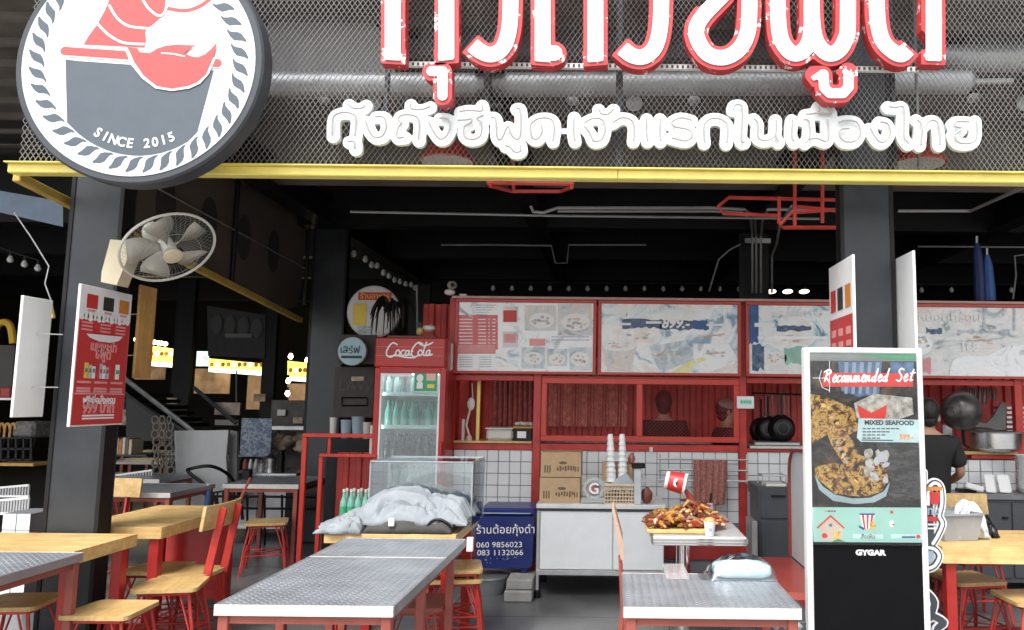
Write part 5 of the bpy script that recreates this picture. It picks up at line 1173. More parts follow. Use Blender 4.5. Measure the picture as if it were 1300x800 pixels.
wood_table(-1.72, wb_.x, 4.82, 5.6, 'wooden table under the clothes pile and clear case', th=.055)
ra = PG(1196, 694, zt)
wood_table(ra.x, ra.x+1.1, ra.y, ra.y+.62, 'wooden table with a grey plastic tub at the far right', th=.095)

def seatmesh(w0, w1, d, z, th, m, par, bev=.01):
    mb = MB(); pts = []
    for (x, y) in ((-w0/2, -d/2), (w0/2, -d/2), (w1/2, d/2), (-w1/2, d/2)):
        for k in range(4):
            a = {(-1, -1): 180, (1, -1): 270, (1, 1): 0, (-1, 1): 90}[(1 if x > 0 else -1, 1 if y > 0 else -1)]+k*30
            rr = .035; pts.append((x-math.copysign(rr, x)+rr*math.cos(R(a)), y-math.copysign(rr, y)+rr*math.sin(R(a))))
    mb.prism(pts, lambda u, v, dd: (u, v, z-dd), 0, th); return mb.build('seat', m, par)
def make_seat(label, back=True, m=ltwood_y, legm=red, z=.45, slats=True):
    t = thing('chair' if back else 'stool', label, 'chair' if back else 'stool')
    seatmesh(.36, .33, .34, z, .022, m, t)
    for sx in (-1, 1):
        for sy in (-1, 1):
            mb = MB(); top = (sx*.13, sy*.13, z-.03); bot = (sx*.19, sy*.19, .0)
            mb.tube([top, (sx*.165, sy*.15, z*.5), bot], .009, 6); mb.tube([(sx*.08, sy*.13, z-.03), (sx*.155, sy*.155, z*.45), (bot[0]-sx*.012, bot[1], .01)], .006, 5)
            mb.build('leg', legm, t)
    mb = MB(); q = [(s1*.165, s2*.165, .17) for s1, s2 in ((-1, -1), (1, -1), (1, 1), (-1, 1), (-1, -1))]
    for i in range(4): mb.tube([q[i], q[i+1]], .006, 5)
    mb.tube([(-.165, -.165, .17), (.165, .165, .17)], .005, 5); mb.tube([(-.165, .165, .17), (.165, -.165, .17)], .005, 5); mb.build('brace', legm, t); mb = MB()
    q = [(s1*.135, s2*.135, z-.032) for s1, s2 in ((-1, -1), (1, -1), (1, 1), (-1, 1), (-1, -1))]
    for i in range(4): mb.bar(q[i], q[i+1], .02, .02)
    mb.build('seat_frame', legm, t)
    if back:
        for sx in (-1, 1): mb = MB(); mb.bar((sx*.11, .16, z-.03), (sx*.10, .235, .86), .05, .018, (1, 0, 0), .003); mb.build('back_post', legm, t)
        mb = MB(); top = []; 
        for k in range(9):
            x = -.23+k*.0575; top.append((x, .205+.03*(abs(k-4)/4)**2*-1))
        vs = []
        for dz, dy in ((.73, 0), (.88, .02)):
            for (x, y) in top: vs += [(x, y+dy, dz), (x, y+dy-.02, dz)]
        n = 9; fs = []
        for k in range(n-1):
            a_ = 2*k; b_ = 2*n+2*k; fs += [(a_, a_+2, b_+2, b_), (a_+1, b_+1, b_+3, a_+3), (b_, b_+2, b_+3, b_+1), (a_, a_+1, a_+3, a_+2)]
        fs += [(0, 2*n, 2*n+1, 1), (2*n-2, 2*n-1, 4*n-1, 4*n-2)]
        mb.add(vs, fs); mb.build('backrest', m, t)
    return t
ch = make_seat('red framed chair with a pale wooden backrest beside the left wooden table'); ch.location = (-2.70, 5.2, 0); ch.rotation_euler = (0, 0, R(-90)); ch['group'] = 'red framed wooden chairs'
dup(ch, (-4.12, 6.45, 0), 0, 'red framed chair with orange wooden back behind the left wooden table')
t = thing('red_bench', 'red bench back standing low behind the left wooden table', 'bench', (-3.1, 6.1, 0)); MB().bb(-3.42, -2.86, 6.08, 6.11, .05, .69, .003).build('sheet', redlac, t); MB().bb(-3.44, -2.84, 6.05, 6.14, .69, .71, .003).build('cap_rail', red, t)
dup(ch, (2.65, 5.95, 0), R(5), 'wooden backed chair behind the far right wooden table')
st = make_seat('pale wooden stool tucked in at the corner of the left tread plate table', False, ltwood_y, red); st.location = (-2.62, 4.28, 0); st['group'] = 'red framed wooden stools'
def stool(x, y, rz, lb, z=0): dup(st, (x, y, z), rz, lb)
stool(-3.22, 4.42, .1, 'yellow topped stool at the left edge of the picture')
stool(-3.12, 7.3, .3, 'wooden stool standing alone before the small metal table')
stool(-2.95, 5.3, .05, 'stool pushed under the left wooden table'); stool(-2.62, 4.85, .2, 'stool between the front left table and the pillar')
stool(2.05, 5.55, .1, 'stool behind the far right wooden table, left'); stool(2.45, 4.75, .1, 'stool in front under the far right wooden table'); stool(2.3, 5.25, .2, 'wooden stool in the middle under the far right table')
stool(-1.0, 5.15, .15, 'wooden stool stacked beside the wooden table with the clothes'); stool(-1.0, 5.15, .15, 'upper wooden stool nested on another beside the clothes table', .06)
rs = make_seat('red brown metal chair pushed under the large front table', False, redbrown, redbrown); rs.location = (-1.08, 4.5, 0); rs['group'] = 'red brown metal stools'
for x, y, lb in ((-1.45, 3.65, 'red brown stool deep under the large front table'), (-1.15, 3.75, 'red brown stool under the right side of the large front table'), (.2, 3.6, 'red brown stool under the left of the right front table')):
    dup(rs, (x, y, 0), rnd.uniform(-.3, .3), lb)
# chair seen edge-on at the left of the right table
t = thing('slim_chair', 'thin chair seen edge on between the white counter and right front table', 'chair', (.0, 4.1, 0))
MB().bar((-.005, 3.93, .86), (.03, 4.32, .70), .012, .09, (0, 0, 1), .004).build('backrest', creamw, t) if False else None
mb = MB(); mb.prism(pxl([(777, 648), (780, 646), (791, 688), (792, 713), (788, 710), (784, 688)], 4.1), XZ(4.1), 0, .3); mb.build('backrest', mat('pinkish_wood', (.5, .33, .25), .5), t)
for y in (4.14, 4.36): MB().tube([(.045, y, .73), (.06, y, .45), (.0, y, 0)], .012, 6).build('leg', redbrown, t)
MB().bb(.10, .35, 4.15, 4.4, .43, .45, .005).build('seat', redbrown, t)

# ---------------------------------------------------------------- clothes, case, bottles on the wooden table
from mathutils import noise as mnoise
def cloth_pile(name, label, m, x0, x1, y0, y1, zb, hfun, amp, freq, seed, cat_='clothes', nx=90, ny=40, sag=None):
    vs = []; fs = []
    for i in range(nx+1):
        for j in range(ny+1):
            u, v = i/nx, j/ny; x = x0+(x1-x0)*u; y = y0+(y1-y0)*v
            h = hfun(u, v)
            p = Vector((x*freq*.55+seed, y*freq*1.6, seed)); p2 = p+Vector((mnoise.noise(p*1.1)*1.4, mnoise.noise(p*1.3+Vector((5, 0, 0)))*1.4, 0))
            fold = min(1, abs(mnoise.noise(p2))*3.2)**.75-.3; f2 = min(1, abs(mnoise.noise(p2*2.3+Vector((3, 1, 0))))*3)**.75-.4
            z = zb+h*.80+min(h, .12)*(amp*fold+amp*.45*f2)
            if sag: z, x = sag(u, v, z, x)
            vs.append((x+.02*mnoise.noise(p2*2), y+.02*mnoise.noise(p2*1.7+Vector((9, 0, 0))), max(z, zb if not sag else -1)))
    for i in range(nx):
        for j in range(ny): k = i*(ny+1)+j; fs.append((k, k+ny+1, k+ny+2, k+1))
    o = MB().add(vs, fs, True).build(name, m, angle=180); s = o.modifiers.new('thick', 'SOLIDIFY'); s.thickness = .004; s.offset = 1
    return tag(o, label, cat_)
def h1(u, v):
    prof = [(0, .02), (.06, .05), (.15, .10), (.28, .17), (.40, .20), (.55, .195), (.68, .18), (.8, .15), (.92, .12), (1, .03)]
    for (a, ha), (b, hb) in zip(prof[:-1], prof[1:]):
        if a <= u <= b: h = ha+(hb-ha)*(u-a)/(b-a); break
    e = min(1, v/.28)**.6*min(1, (1-v)/.25)**.6
    return h*e+.004
def sag(u, v, z, x):
    if u < .16: k = (.16-u)/.16; z -= .17*k*k*1.2; 
    return z, x
cx0, cx1 = PX(440, 660, 5.0), PX(597, 660, 5.0)
cloth_pile('clothes_pile', 'heap of pale grey white clothes on the wooden table', clothw, cx0, cx1, 4.86, 5.42, .79, h1, .5, 5.5, 3.3, sag=None, nx=120, ny=60)
def h2(u, v): return .075*min(1, u/.08)**.5*min(1, (1-u)/.1)**.5*min(1, v/.12)**.5*min(1, (1-v)/.12)**.5+.002
cloth_pile('dark_garment', 'dark folded garment under the pale clothes', clothd, PX(462, 665, 4.86), PX(572, 665, 4.86), 4.835, 5.1, .752, h2, .22, 6, 8.1)
def h3(u, v): return (.10*min(1, u/.3)+.004)*min(1, (1-u)/.15)**.5*min(1, v/.2)**.5*min(1, (1-v)/.2)**.5
cloth_pile('white_sleeve', 'white sleeve of the clothes heap hanging at its left end', clothw, -1.77, -1.50, 4.80, 5.15, .752, lambda u, v: .115*math.sin(math.pi*min(1, max(0, v)))**.5*min(1, .35+u)*min(1, (1-u)/.1+.01)**.5, .35, 9, 1.7, nx=40, ny=40)
mb = MB(); mb.tube(cat_rom([tuple(P(*q)) for q in ((543, 668, 4.85), (548, 662, 4.85), (556, 659, 4.85), (566, 663, 4.85), (574, 669, 4.85), (577, 666, 4.85))], 4), .009, 6)
tag(mb.build('black_strap', blackpl), 'black strap lying at the right end of the clothes', 'strap')
mb = MB(); mb.box(P(497, 663, 4.825), (.035, .02, .05), None, .005); tag(mb.build('white_clip', printw), 'white clip on the dark garment', 'clip')
# clear case
t = thing('clear_case', 'clear acrylic display case behind the clothes heap', 'case', (PX(545, 640, 5.3), 5.2, .75))
kx0, kx1 = PX(476, 640, 5.25), PX(603, 640, 5.25); kz1 = PZ(540, 586, 5.25); ky0, ky1 = 5.12, 5.58
edge = mat('acrylic_edge', (.6, .65, .66), .15, alpha=.4)
for a_, b_, c_, d, e_, f_ in ((kx0, kx1, ky0, ky0+.005, .752, kz1), (kx0, kx0+.005, ky0+.006, ky1-.006, .752, kz1), (kx1-.005, kx1, ky0+.006, ky1-.006, .752, kz1), (kx0, kx1, ky1-.005, ky1, .752, kz1), (kx0, kx1, ky0, ky1, kz1+.001, kz1+.006)):
    MB().bb(a_, b_, c_, d, e_, f_).build('pane', clear, t)
for a_, b_ in (((kx0, ky0, kz1+.008), (kx1, ky0, kz1+.008)), ((kx0, ky1, kz1+.008), (kx1, ky1, kz1+.008)), ((kx0, ky0, kz1+.008), (kx0, ky1, kz1+.008)), ((kx1, ky0, kz1+.008), (kx1, ky1, kz1+.008)), ((kx0, ky0, .76), (kx0, ky0, kz1)), ((kx1, ky0, .76), (kx1, ky0, kz1)), ((kx1, ky1, .76), (kx1, ky1, kz1))):
    MB().bar(a_, b_, .009, .009).build('edge_strip', edge, t)
MB().bb(kx1-.14, kx1-.03, ky0+.02, ky0+.024, .80, .87).build('label', paleink, t)
pro = None
for r_ in range(2):
    for k in range(4):
        x, y = PX(437, 650, 5.3)+k*.048, 5.28+r_*.06
        if pro is None: pro = bottle_proto(petg, creamw, .21, .024, 'leftmost green labelled water bottle in the front row of the pack by the clothes', 'water bottles in a pack'); MB().lathe([(.0245, .03), (.0245, .1)], (0, 0, 0), n=10, caps=False).build('label', green, pro); pro.location = (x, y, .752)
        else: dup(pro, (x, y, .752), rnd.random()*6, ORD[k]+' water bottle from the left in the '+('rear' if r_ else 'front')+' row of the pack by the clothes')
# small card on the side of the wood table
tag(MB().bb(PX(593, 690, 4.85), PX(601, 690, 4.85), 4.83, 4.86, PZ(598, 700, 4.85), PZ(598, 682, 4.85), .003).build('tag_card', printw), 'white and green card hanging at the wooden table corner', 'card')

# ---------------------------------------------------------------- bag pack on right table
def pack(c, L, W, H, seed, m, name, label, parts=True):
    t = thing(name, label, 'pack', (c[0], c[1], c[2]))
    vs = []; fs = []; n = 28; mm = 14; rn_ = random.Random(seed)
    for i in range(mm+1):
        tt = math.pi*i/mm
        for k in range(n):
            a_ = 2*math.pi*k/n; e = .42
            sx = math.copysign(abs(math.cos(a_))**e, math.cos(a_)); sy = math.copysign(abs(math.sin(a_))**e, math.sin(a_))
            st_ = math.sin(tt)**.5; z = math.copysign(abs(math.cos(tt))**.7, math.cos(tt))
            wob = 1+.05*mnoise.noise(Vector((sx*2+seed, sy*2, z*2)))
            vs.append((c[0]+sx*st_*L/2*wob, c[1]+sy*st_*W/2*wob, c[2]+H/2+z*H/2*(1+.12*mnoise.noise(Vector((sx*3, sy*3, seed))))))
    fs = [(i*n+k, i*n+(k+1) % n, (i+1)*n+(k+1) % n, (i+1)*n+k) for i in range(mm) for k in range(n)]
    MB().add(vs, fs, True).build('contents', m, t, angle=180); return t
c = PG(944, 736, .752)
t = pack((c.x, c.y+.06, .752), .27, .14, .07, 3, mat('pale_mint_paper', (.62, .76, .78), .5, var=.05, bump=.3, bscale=14), 'tissue_pack', 'pale mint pack in a clear plastic bag on the right front table')
film = glass('bag_film', (.97, .99, 1), .93, .12)
vs = []; fs = []; nx, ny = 36, 16
for i in range(nx+1):
    for j in range(ny+1):
        u, v = i/nx, j/ny; x = c.x-.2+.36*u; y = c.y-.03+.19*v
        h = .098*(max(0, math.sin(math.pi*min(1, max(0, (u-.12)/.86))))**.45)*(math.sin(math.pi*v)**.35)
        vs.append((x, y, .755+h+.012*mnoise.noise(Vector((u*9, v*6, 1)))*(h > .01)))
for i in range(nx):
    for j in range(ny): k = i*(ny+1)+j; fs.append((k, k+ny+1, k+ny+2, k+1))
MB().add(vs, fs, True).build('plastic_bag', film, t, angle=180)
tag(MB().bb(PG(846, 735, .752).x, PG(876, 735, .752).x, PG(846, 735, .752).y, PG(846, 716, .752).y, .752, .7535).build('table_reflection_patch', mat('sleeve', (.55, .56, .56), .1, alpha=.45)), 'pale sheet standing for a reflection on the right front table', 'sheet')  # pale see-through sheet imitates a white reflection on the tabletop

# ================================================================== COUNTER, DISPLAY, RIGHT SIDE
YK = 6.45; kx0, kx1 = PX(681, 690, YK), PX(843, 690, YK); kz = PZ(760, 640, YK)
t = thing('white_counter', 'white two door cabinet with metal frame carrying cardboard boxes', 'cabinet', ((kx0+kx1)/2, YK, 0))
MB().bb(kx0-.005, kx1+.01, YK-.03, YK+.6, kz-.035, kz, .004).build('top', mat('pale_top', (.6, .61, .61), .35), t)
zb0 = PZ(760, 729, YK)
MB().bb(kx0+.02, kx1-.02, YK+.02, YK+.58, zb0, kz-.04).build('carcass', white, t)
mm_ = PX(778, 690, YK)
for a_, b_ in ((kx0+.03, mm_-.004), (mm_+.004, kx1-.005)): MB().bb(a_, b_, YK-.005, YK+.018, zb0+.035, kz-.06, .003).build('door', mat('cabinet_white', (.72, .75, .77), .35, var=.04, dirt=.1), t)
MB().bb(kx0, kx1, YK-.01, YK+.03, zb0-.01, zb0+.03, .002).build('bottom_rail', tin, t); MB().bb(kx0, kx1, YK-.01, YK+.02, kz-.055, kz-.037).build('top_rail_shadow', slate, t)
for a_ in (kx0+.012, kx1-.012): 
    for yy in (YK+.01, YK+.57): MB().bb(a_-.012, a_+.012, yy-.012, yy+.012, .06, kz-.037, .002).build('leg', tin, t); MB().lathe([(.028, 0), (.028, .05), (.012, .06)], (a_, yy, 0), n=12).build('foot', blackpl, t)
def carton(px0, py0, px1, py1, Y, label, dx=0.):
    p = P(px0, py0, Y); q = P(px1, py1, Y); h = p.z-q.z; return (p.x, q.x, h)
bx0, bx1 = PX(686, 605, 6.55), PX(737, 605, 6.55); hh = PZ(700, 605, 6.55)-PZ(700, 637, 6.55)
for i in range(2):
    z0 = kz+i*(hh+.002); dx = .006*i; t = thing('cardboard_box', ['lower brown cardboard box on the white counter', 'upper brown cardboard box of the two on the white counter'][i], 'box', (bx0, 6.55, z0), 'cardboard boxes on the counter')
    MB().bb(bx0+dx, bx1+dx, 6.5, 6.8, z0, z0+hh-.003, .003).build('carton', card, t)
    MB().bb(bx0+dx+.002, bx1+dx-.002, 6.64, 6.66, z0+hh-.0028, z0+hh-.0022).build('top_seam', cardink, t)
    zc_ = z0+hh*.32
    for k in range(3): MB().bb(bx0+dx+.03+k*.02, bx0+dx+.042+k*.02, 6.4985, 6.5, zc_-.03, zc_+.03).build('print_mark', cardink, t)
    for k in range(7): MB().bb(bx0+dx+.13+k*.022, bx0+dx+.145+k*.022, 6.4985, 6.5, zc_+rnd.uniform(-.02, .0), zc_+rnd.uniform(.01, .03)).build('print_mark', cardink, t)
    MB().ell((bx0+dx+.18, 6.4995, zc_+.05), (.035, .001, .012), 14, 6).build('print_mark', cardink, t)
    for k in range(2): MB().bb(bx0+dx+.28+k*.02, bx0+dx+.29+k*.02, 6.4985, 6.5, zc_-.02, zc_+.02).build('print_mark', cardink, t)
# clear G plaque
c = Vector((PX(754, 620, 6.5), 6.5, kz)); t = thing('clear_plaque', 'clear acrylic letter G plaque on a base on the white counter', 'plaque', c)
MB().bb(c.x-.105, c.x+.105, 6.47, 6.53, kz, kz+.045, .01).build('base', edge, t)
mb = MB(); mb.tube([c+Vector((.075*math.cos(a_), 0, .115+.075*math.sin(a_))) for a_ in [k*2*math.pi/24 for k in range(25)]], .018, 8, False); mb.build('ring', edge, t)
MB().lathe([(.05, 0), (.05, .01)], c+Vector((0, 0, .115)), (0, -1, 0), 18).build('photo_disc', mat('plaque_pic', (.3, .12, .1), .3, var=.6, scale=30), t); text('G', .12, printw, t, facing(c+Vector((0, -.02, .115))), .002, bold=.003)
# basket
def PK(px, py, Y=6.5): return P(px, py, Y)
bx0, bx1 = PX(768, 625, 6.45), PX(806, 625, 6.45); bh = PZ(780, 615, 6.5)-kz
t = thing('plastic_basket', 'cream plastic lattice basket on the white counter', 'basket', ((bx0+bx1)/2, 6.5, kz)); basketm = mat('basket_cream', (.6, .48, .34), .5)
mb = MB()
for k in range(11): x = bx0+(bx1-bx0)*k/10; mb.bb(x-.004, x+.004, 6.44, 6.448, kz, kz+bh); mb.bb(x-.004, x+.004, 6.66, 6.668, kz, kz+bh)
for k in range(6): z = kz+.004+(bh-.008)*k/5; mb.bb(bx0-.004, bx1+.004, 6.436, 6.444, z-.004, z+.004); mb.bb(bx0-.004, bx1+.004, 6.664, 6.67, z-.004, z+.004); mb.bb(bx0-.006, bx0, 6.446, 6.662, z-.004, z+.004); mb.bb(bx1, bx1+.006, 6.446, 6.662, z-.004, z+.004)
mb.build('lattice', basketm, t); MB().bb(bx0-.008, bx1+.008, 6.43, 6.452, kz+bh-.01, kz+bh+.012, .004).build('rim', basketm, t); MB().bb(bx0, bx1, 6.45, 6.66, kz+.002, kz+.012).build('bottom', basketm, t)
mb = MB()
for k in range(8): mb.ell((bx0+.03+k*.03, 6.52+rnd.uniform(-.03, .05), kz+.06+rnd.uniform(-.02, .03)), (.025, .025, .03), 8, 6, jit=.2, rn=rnd)
tag(mb.build('basket_contents', mat('brown_goods', (.22, .14, .05), .6, var=.6, scale=20)), 'brown packets inside the cream basket', 'packets')
mb = MB(); mb.prism(pxl([(776, 615), (785, 606), (796, 601), (803, 611), (806, 618), (778, 617)], 6.55), XZ(6.55), 0, .06); tag(mb.build('paper_bundle', mat('paper_blue_grey', (.4, .45, .5), .6, var=.2)), 'grey blue folded paper on top of the basket', 'paper')
for i, (px, lb) in enumerate(((776, 'left stack of white paper cups standing tall on the counter'), (791, 'right stack of white paper cups standing tall on the counter'))):
    c = P(px, 612, 6.62); z0 = c.z; t = thing('cup_stack', lb, 'cups', (c.x, 6.62, z0), 'tall stacks of white cups')
    H = PZ(px, 550, 6.62)-z0
    for k in range(9):
        z = z0+H*.98*k/9; MB().lathe([(.036+.010*math.sin(k*.5), z-z0), (.044-.0022*k, z-z0+.004), (.036-.002*k, z-z0+H/9)], (c.x-.0008*k*6*.3, 6.62, z0), n=18).build('cup', white, t)
for i, px in enumerate((769, 784, 799)):
    c = P(px, 610, 6.7); H = PZ(px, 586, 6.7)-c.z; tag(MB().lathe([(.028, 0), (.032, H*.9), (.034, H)], c, n=14).build('tan_cup_sleeve', mat('tan_card', (.55, .36, .2), .6)), ['tan cup sleeve left of the cup stacks', 'tan cup sleeve between the cup stacks', 'tan cup sleeve right of the cup stacks'][i], 'cup')
t = thing('holder', 'grey and black dispenser standing at the right of the basket', 'dispenser', PK(810, 636)); 
p = P(805, 594, 6.45); q = P(814, 637, 6.45); MB().bb(p.x, q.x, 6.42, 6.5, kz, p.z, .006).build('column', mat('holder_grey', (.5, .53, .56), .4), t)
MB().bb(p.x-.02, q.x+.03, 6.4, 6.5, p.z, p.z+.035, .008).build('top_block', blackpl, t); mb = MB(); mb.prism(pxl([(814, 600), (822, 612), (822, 616), (814, 606)], 6.47), XZ(6.47), 0, .02); mb.build('arm', tin, t)
c = PK(821, 628); mb = MB(); mb.ell((c.x, 6.5, kz+.065), (.045, .03, .065), 12, 8, jit=.08, rn=rnd); tag(mb.build('sauce_bag', mat('red_brown_bag', (.18, .05, .04), .3, var=.4)), 'dark red sauce bag beside the grey dispenser', 'bag')
c = P(802, 583, 6.6); mb = MB(); mb.ell((c.x, 6.66, c.z), (.03, .03, .045), 10, 8, jit=.1, rn=rnd); tag(mb.build('red_figure', mat('brown_red_small', (.35, .12, .1), .5)), 'small reddish object above the black dispenser top', 'ornament')

# rails with rag
t = thing('drying_rails', 'three thin metal rails fixed in front of the white tiles', 'rails', P(890, 597, 7.0))
for yy in (583.5, 597, 610.5): MB().tube([P(836, yy-.6, 7.05), P(950, yy+.8, 7.05)], .009, 6).build('rail', tin, t)
for px in (838, 948): MB().tube([P(px, 577, 7.06), P(px, 614, 7.06)], .007, 6).build('rail_end', tin, t)
vs = []; fs = []; nx, ny = 30, 24
for i in range(nx+1):
    for j in range(ny+1):
        u, v = i/nx, j/ny; p = P(880+44*u-(3*v*u), 584+(50+7*math.sin(u*2.2))*v, 7.02)
        vs.append((p.x, 7.02+.012*math.sin(u*34)+.01*mnoise.noise(Vector((u*5, v*3, 0))), p.z))
for i in range(nx):
    for j in range(ny): k = i*(ny+1)+j; fs.append((k, k+ny+1, k+ny+2, k+1))
o = MB().add(vs, fs, True).build('hanging_rag', ragm, angle=180); s = o.modifiers.new('thick', 'SOLIDIFY'); s.thickness = .01; tag(o, 'reddish brown woven rag hanging over the metal rails', 'rag')
tag(MB().bb(PX(951, 640, 6.9), PX(956, 640, 6.9), 6.9, 7.0, 0, PZ(953, 625, 6.9), .004).build('pipe_cover', tin), 'thin grey pipe at the red post by the grey cabinet', 'pipe')

# grey cabinet
x0, x1 = PX(963, 650, 6.5), PX(1012, 650, 6.5); zc = PZ(985, 618, 6.5)
t = thing('grey_cabinet', 'dark grey drawer cabinet behind the red booth', 'cabinet', (x0, 6.5, 0)); MB().bb(x0, x1, 6.5, 7.0, .0, zc, .006).build('body', greycab, t)
MB().bb(x0+.02, x1-.01, 6.488, 6.5, zc-.25, zc-.03, .004).build('drawer', greycab, t); MB().bb(x0+.02, x1-.01, 6.488, 6.5, .06, zc-.27, .004).build('door', greycab, t); MB().bb(x0+.1, x1-.1, 6.474, 6.488, zc-.08, zc-.065).build('handle', black, t)
mb = MB(); q = [P(968, 617, 6.6), P(968, 604, 6.6), P(998, 604, 6.6), P(998, 617, 6.6)]; mb.tube(q, .007, 6); mb.tube([p+Vector((0, .2, 0)) for p in q], .007, 6); mb.tube([q[1], q[1]+Vector((0, .2, 0))], .007, 6); mb.tube([q[2], q[2]+Vector((0, .2, 0))], .007, 6)
tag(mb.build('wire_rack', tin), 'wire rack standing on the dark grey cabinet', 'rack')
tag(MB().bb(PX(972, 617, 6.55), PX(997, 617, 6.55), 6.52, 6.72, zc+.001, zc+.02).build('paper_stack', creamw), 'stack of white papers on the dark grey cabinet', 'papers')
tag(MB().bb(PX(955, 690, 6.3), PX(962, 690, 6.3), 6.3, 6.6, 0, PZ(958, 662, 6.3), .004).build('grey_board', tin), 'thin grey board leaning by the dark grey cabinet', 'board')

# blue lidded box
x0, x1 = PX(606, 680, 6.6), PX(677, 680, 6.6); z0, z1 = PZ(640, 720, 6.6), PZ(640, 654, 6.6)
t = thing('blue_cool_box', 'dark blue plastic box with white handwritten Thai text and numbers', 'cool box', ((x0+x1)/2, 6.6, z0))
mb = MB(); pr_ = []
for u, v, k0 in ((x0, z0, 180), (x1, z0, 270), (x1+.01, z1, 0), (x0-.01, z1, 90)):
    for k in range(4): a_ = R(k0+k*30); rr = .04; pr_.append((u+(rr if u < (x0+x1)/2 else -rr)+rr*math.cos(a_), v+(rr if v < (z0+z1)/2 else -rr)+rr*math.sin(a_)))
mb.prism(pr_, XZ(6.55), 0, .4); mb.build('body', blue, t)
zl = PZ(640, 644, 6.6)
MB().bb(x0+.02, x1+.02, 6.54, 6.97, z1+.004, zl, .015).build('lid', blue, t); MB().bb(x0+.05, x1-.02, 6.533, 6.541, z1+.02, z1+.028).build('lid_rib', bluegrey, t)
MB().bb(x0+.36, x0+.42, 6.57, 6.62, z0-.04, z0+.001, .01).build('foot', blue, t)
for s_, px, py, sz in (('ร้านต้อยกุ้งดำ', 642, 673, .088), ('060 9856023', 634, 692, .062), ('083 1132066', 635, 702, .062)):
    text(s_, sz, printw, t, facing(P(px, py, 6.545), (1, 0, .02)), .001, sx=1.0 if sz > .08 else 1.15, bold=.0)
mb = MB()
for k in range(16): p = P(rnd.uniform(614, 660), rnd.uniform(707, 715), 6.547); mb.ell(p, (.004, .002, .004), 6, 4)
mb.build('speckles', bluegrey, t)
for i, (yy, h0, h1, lb) in enumerate(((6.3, 0, .085, 'lower concrete block under the blue box corner'), (6.33, .087, .165, 'upper concrete block under the blue box corner'))):
    tag(MB().bb(PX(641+2*i, 745, 6.35), PX(676, 745, 6.35), yy, yy+.35, h0, h1, .01).build('concrete_block', stone), lb, 'block')
c = Vector((PX(618, 745, 6.5), 6.6, 0)); t = thing('grey_tub', 'grey round tub on the floor under the blue box', 'tub', c); MB().lathe([(.12, 0), (.15, .13)], c, n=24).build('body', mat('tub_grey', (.2, .21, .22), .5), t); MB().lathe([(.16, .13), (.16, .145), (.14, .145)], c, n=24).build('rim', tin, t)

# display table with food replica
fy = 4.85; x0, x1 = PX(827, 680, fy), PX(950, 680, fy)
t = thing('steel_display_table', 'diner table with ribbed steel edge and chrome pedestal carrying the giant food display', 'table', ((x0+x1)/2, 5.3, 0))
zt = .75; MB().bb(x0+.01, x1-.01, fy+.01, 5.82, zt-.05, zt, .006).build('top', mat('grey_laminate', (.45, .46, .47), .2, var=.05), t)
mb = MB(); mb.bb(x0, x1, fy, 5.83, zt-.055, zt-.001, .012); mb.build('edge_band', steel, t)
for k in range(3): MB().bb(x0+.01, x1-.01, fy-.003, fy+.002, zt-.05+k*.016, zt-.044+k*.016).build('edge_rib', chrome, t)
for yy in (4.95, 5.0): pass
for (lx, ly) in (((x0+x1)/2-.06, 5.3),): MB().lathe([(.22, 0), (.2, .03), (.05, .05), (.045, .68), (.12, .695)], (lx, ly, 0), n=28).build('pedestal', chrome, t)
t = thing('giant_food_display', 'display of noodles and fried food on a tray poured from a floating red cup', 'food display', PG(865, 668, .75))
ty = 5.05
q0, q1 = PX(820, 670, ty), PX(895, 670, ty)
MB().bb(q0, q1, 4.93, 5.45, .752, .777, .01).build('tray', mat('tray_wood', (.6, .42, .16), .5, var=.2), t)
mb_ = [MB() for _ in gold]; rn = random.Random(11)
for k in range(430):
    i = rn.choices(range(5), (7, 3, 6, 5, 1))[0]
    if rn.random() < .5:   # spread on tray
        x = rn.uniform(q0+.03, q1+.04); y = rn.uniform(4.96, 5.4); z = .785+.05*rn.random()*(1-abs((x-(q0+q1)/2)/(q1-q0)))
    else:                  # mound
        a_ = rn.uniform(0, 6.28); r_ = rn.random()**.5*.18; cxm = PX(878, 660, 5.2); x = cxm+r_*math.cos(a_); y = 5.2+r_*.8*math.sin(a_); z = .78+(1-r_/.19)*.15*rn.uniform(.8, 1.05)
    L_ = rn.uniform(.03, .075); a_ = rn.uniform(0, 6.28); d = Vector((math.cos(a_), math.sin(a_), rn.uniform(-.3, .3)))*L_
    p = Vector((x, y, z)); mb_[i].tube([p-d, p+Vector((0, 0, rn.uniform(.0, .025))), p+d], [.008, rn.uniform(.012, .02), .007], 5)
for i, b_ in enumerate(mb_): b_.build('food_pieces', gold[i], t, kind='stuff')
MB().tube([P(870, 622, 5.2), P(876, 632, 5.2), P(882, 642, 5.2), P(884, 655, 5.2)], [.012, .022, .02, .035], 8).build('pouring_sauce', gold[3], t)
ca = P(858, 612, 5.2); axc = Vector((-.98, .1, -.16)).normalized()
axc = Vector((.96, -.1, -.2)).normalized()
cupc = ca-axc*.065
MB().lathe([(.052, 0), (.056, .004), (.068, .13), (.071, .135), (.065, .135)], ca-axc*.07, axc, 24).build('cup', printw, t)
MB().lathe([(.0600, .022), (.0688, .118)], ca-axc*.07, axc, 24, caps=False).build('cup_red_band', printr, t)
fr = axc.cross(Vector((0, 1, 0))).normalized()
MB().ell(ca+Vector((0, -.060, 0)), (.022, .004, .028), 12, 8).build('cup_emblem', printw, t); MB().ell(ca+Vector((0, -.067, 0)), (.008, .002, .009), 8, 6).build('cup_emblem_dot', ink, t)
MB().tube([P(875, 600, 5.2)+Vector((0, .03, 0)), P(872, 625, 5.2)+Vector((0, .03, 0))], .005, 5).build('support_rod', tin, t)
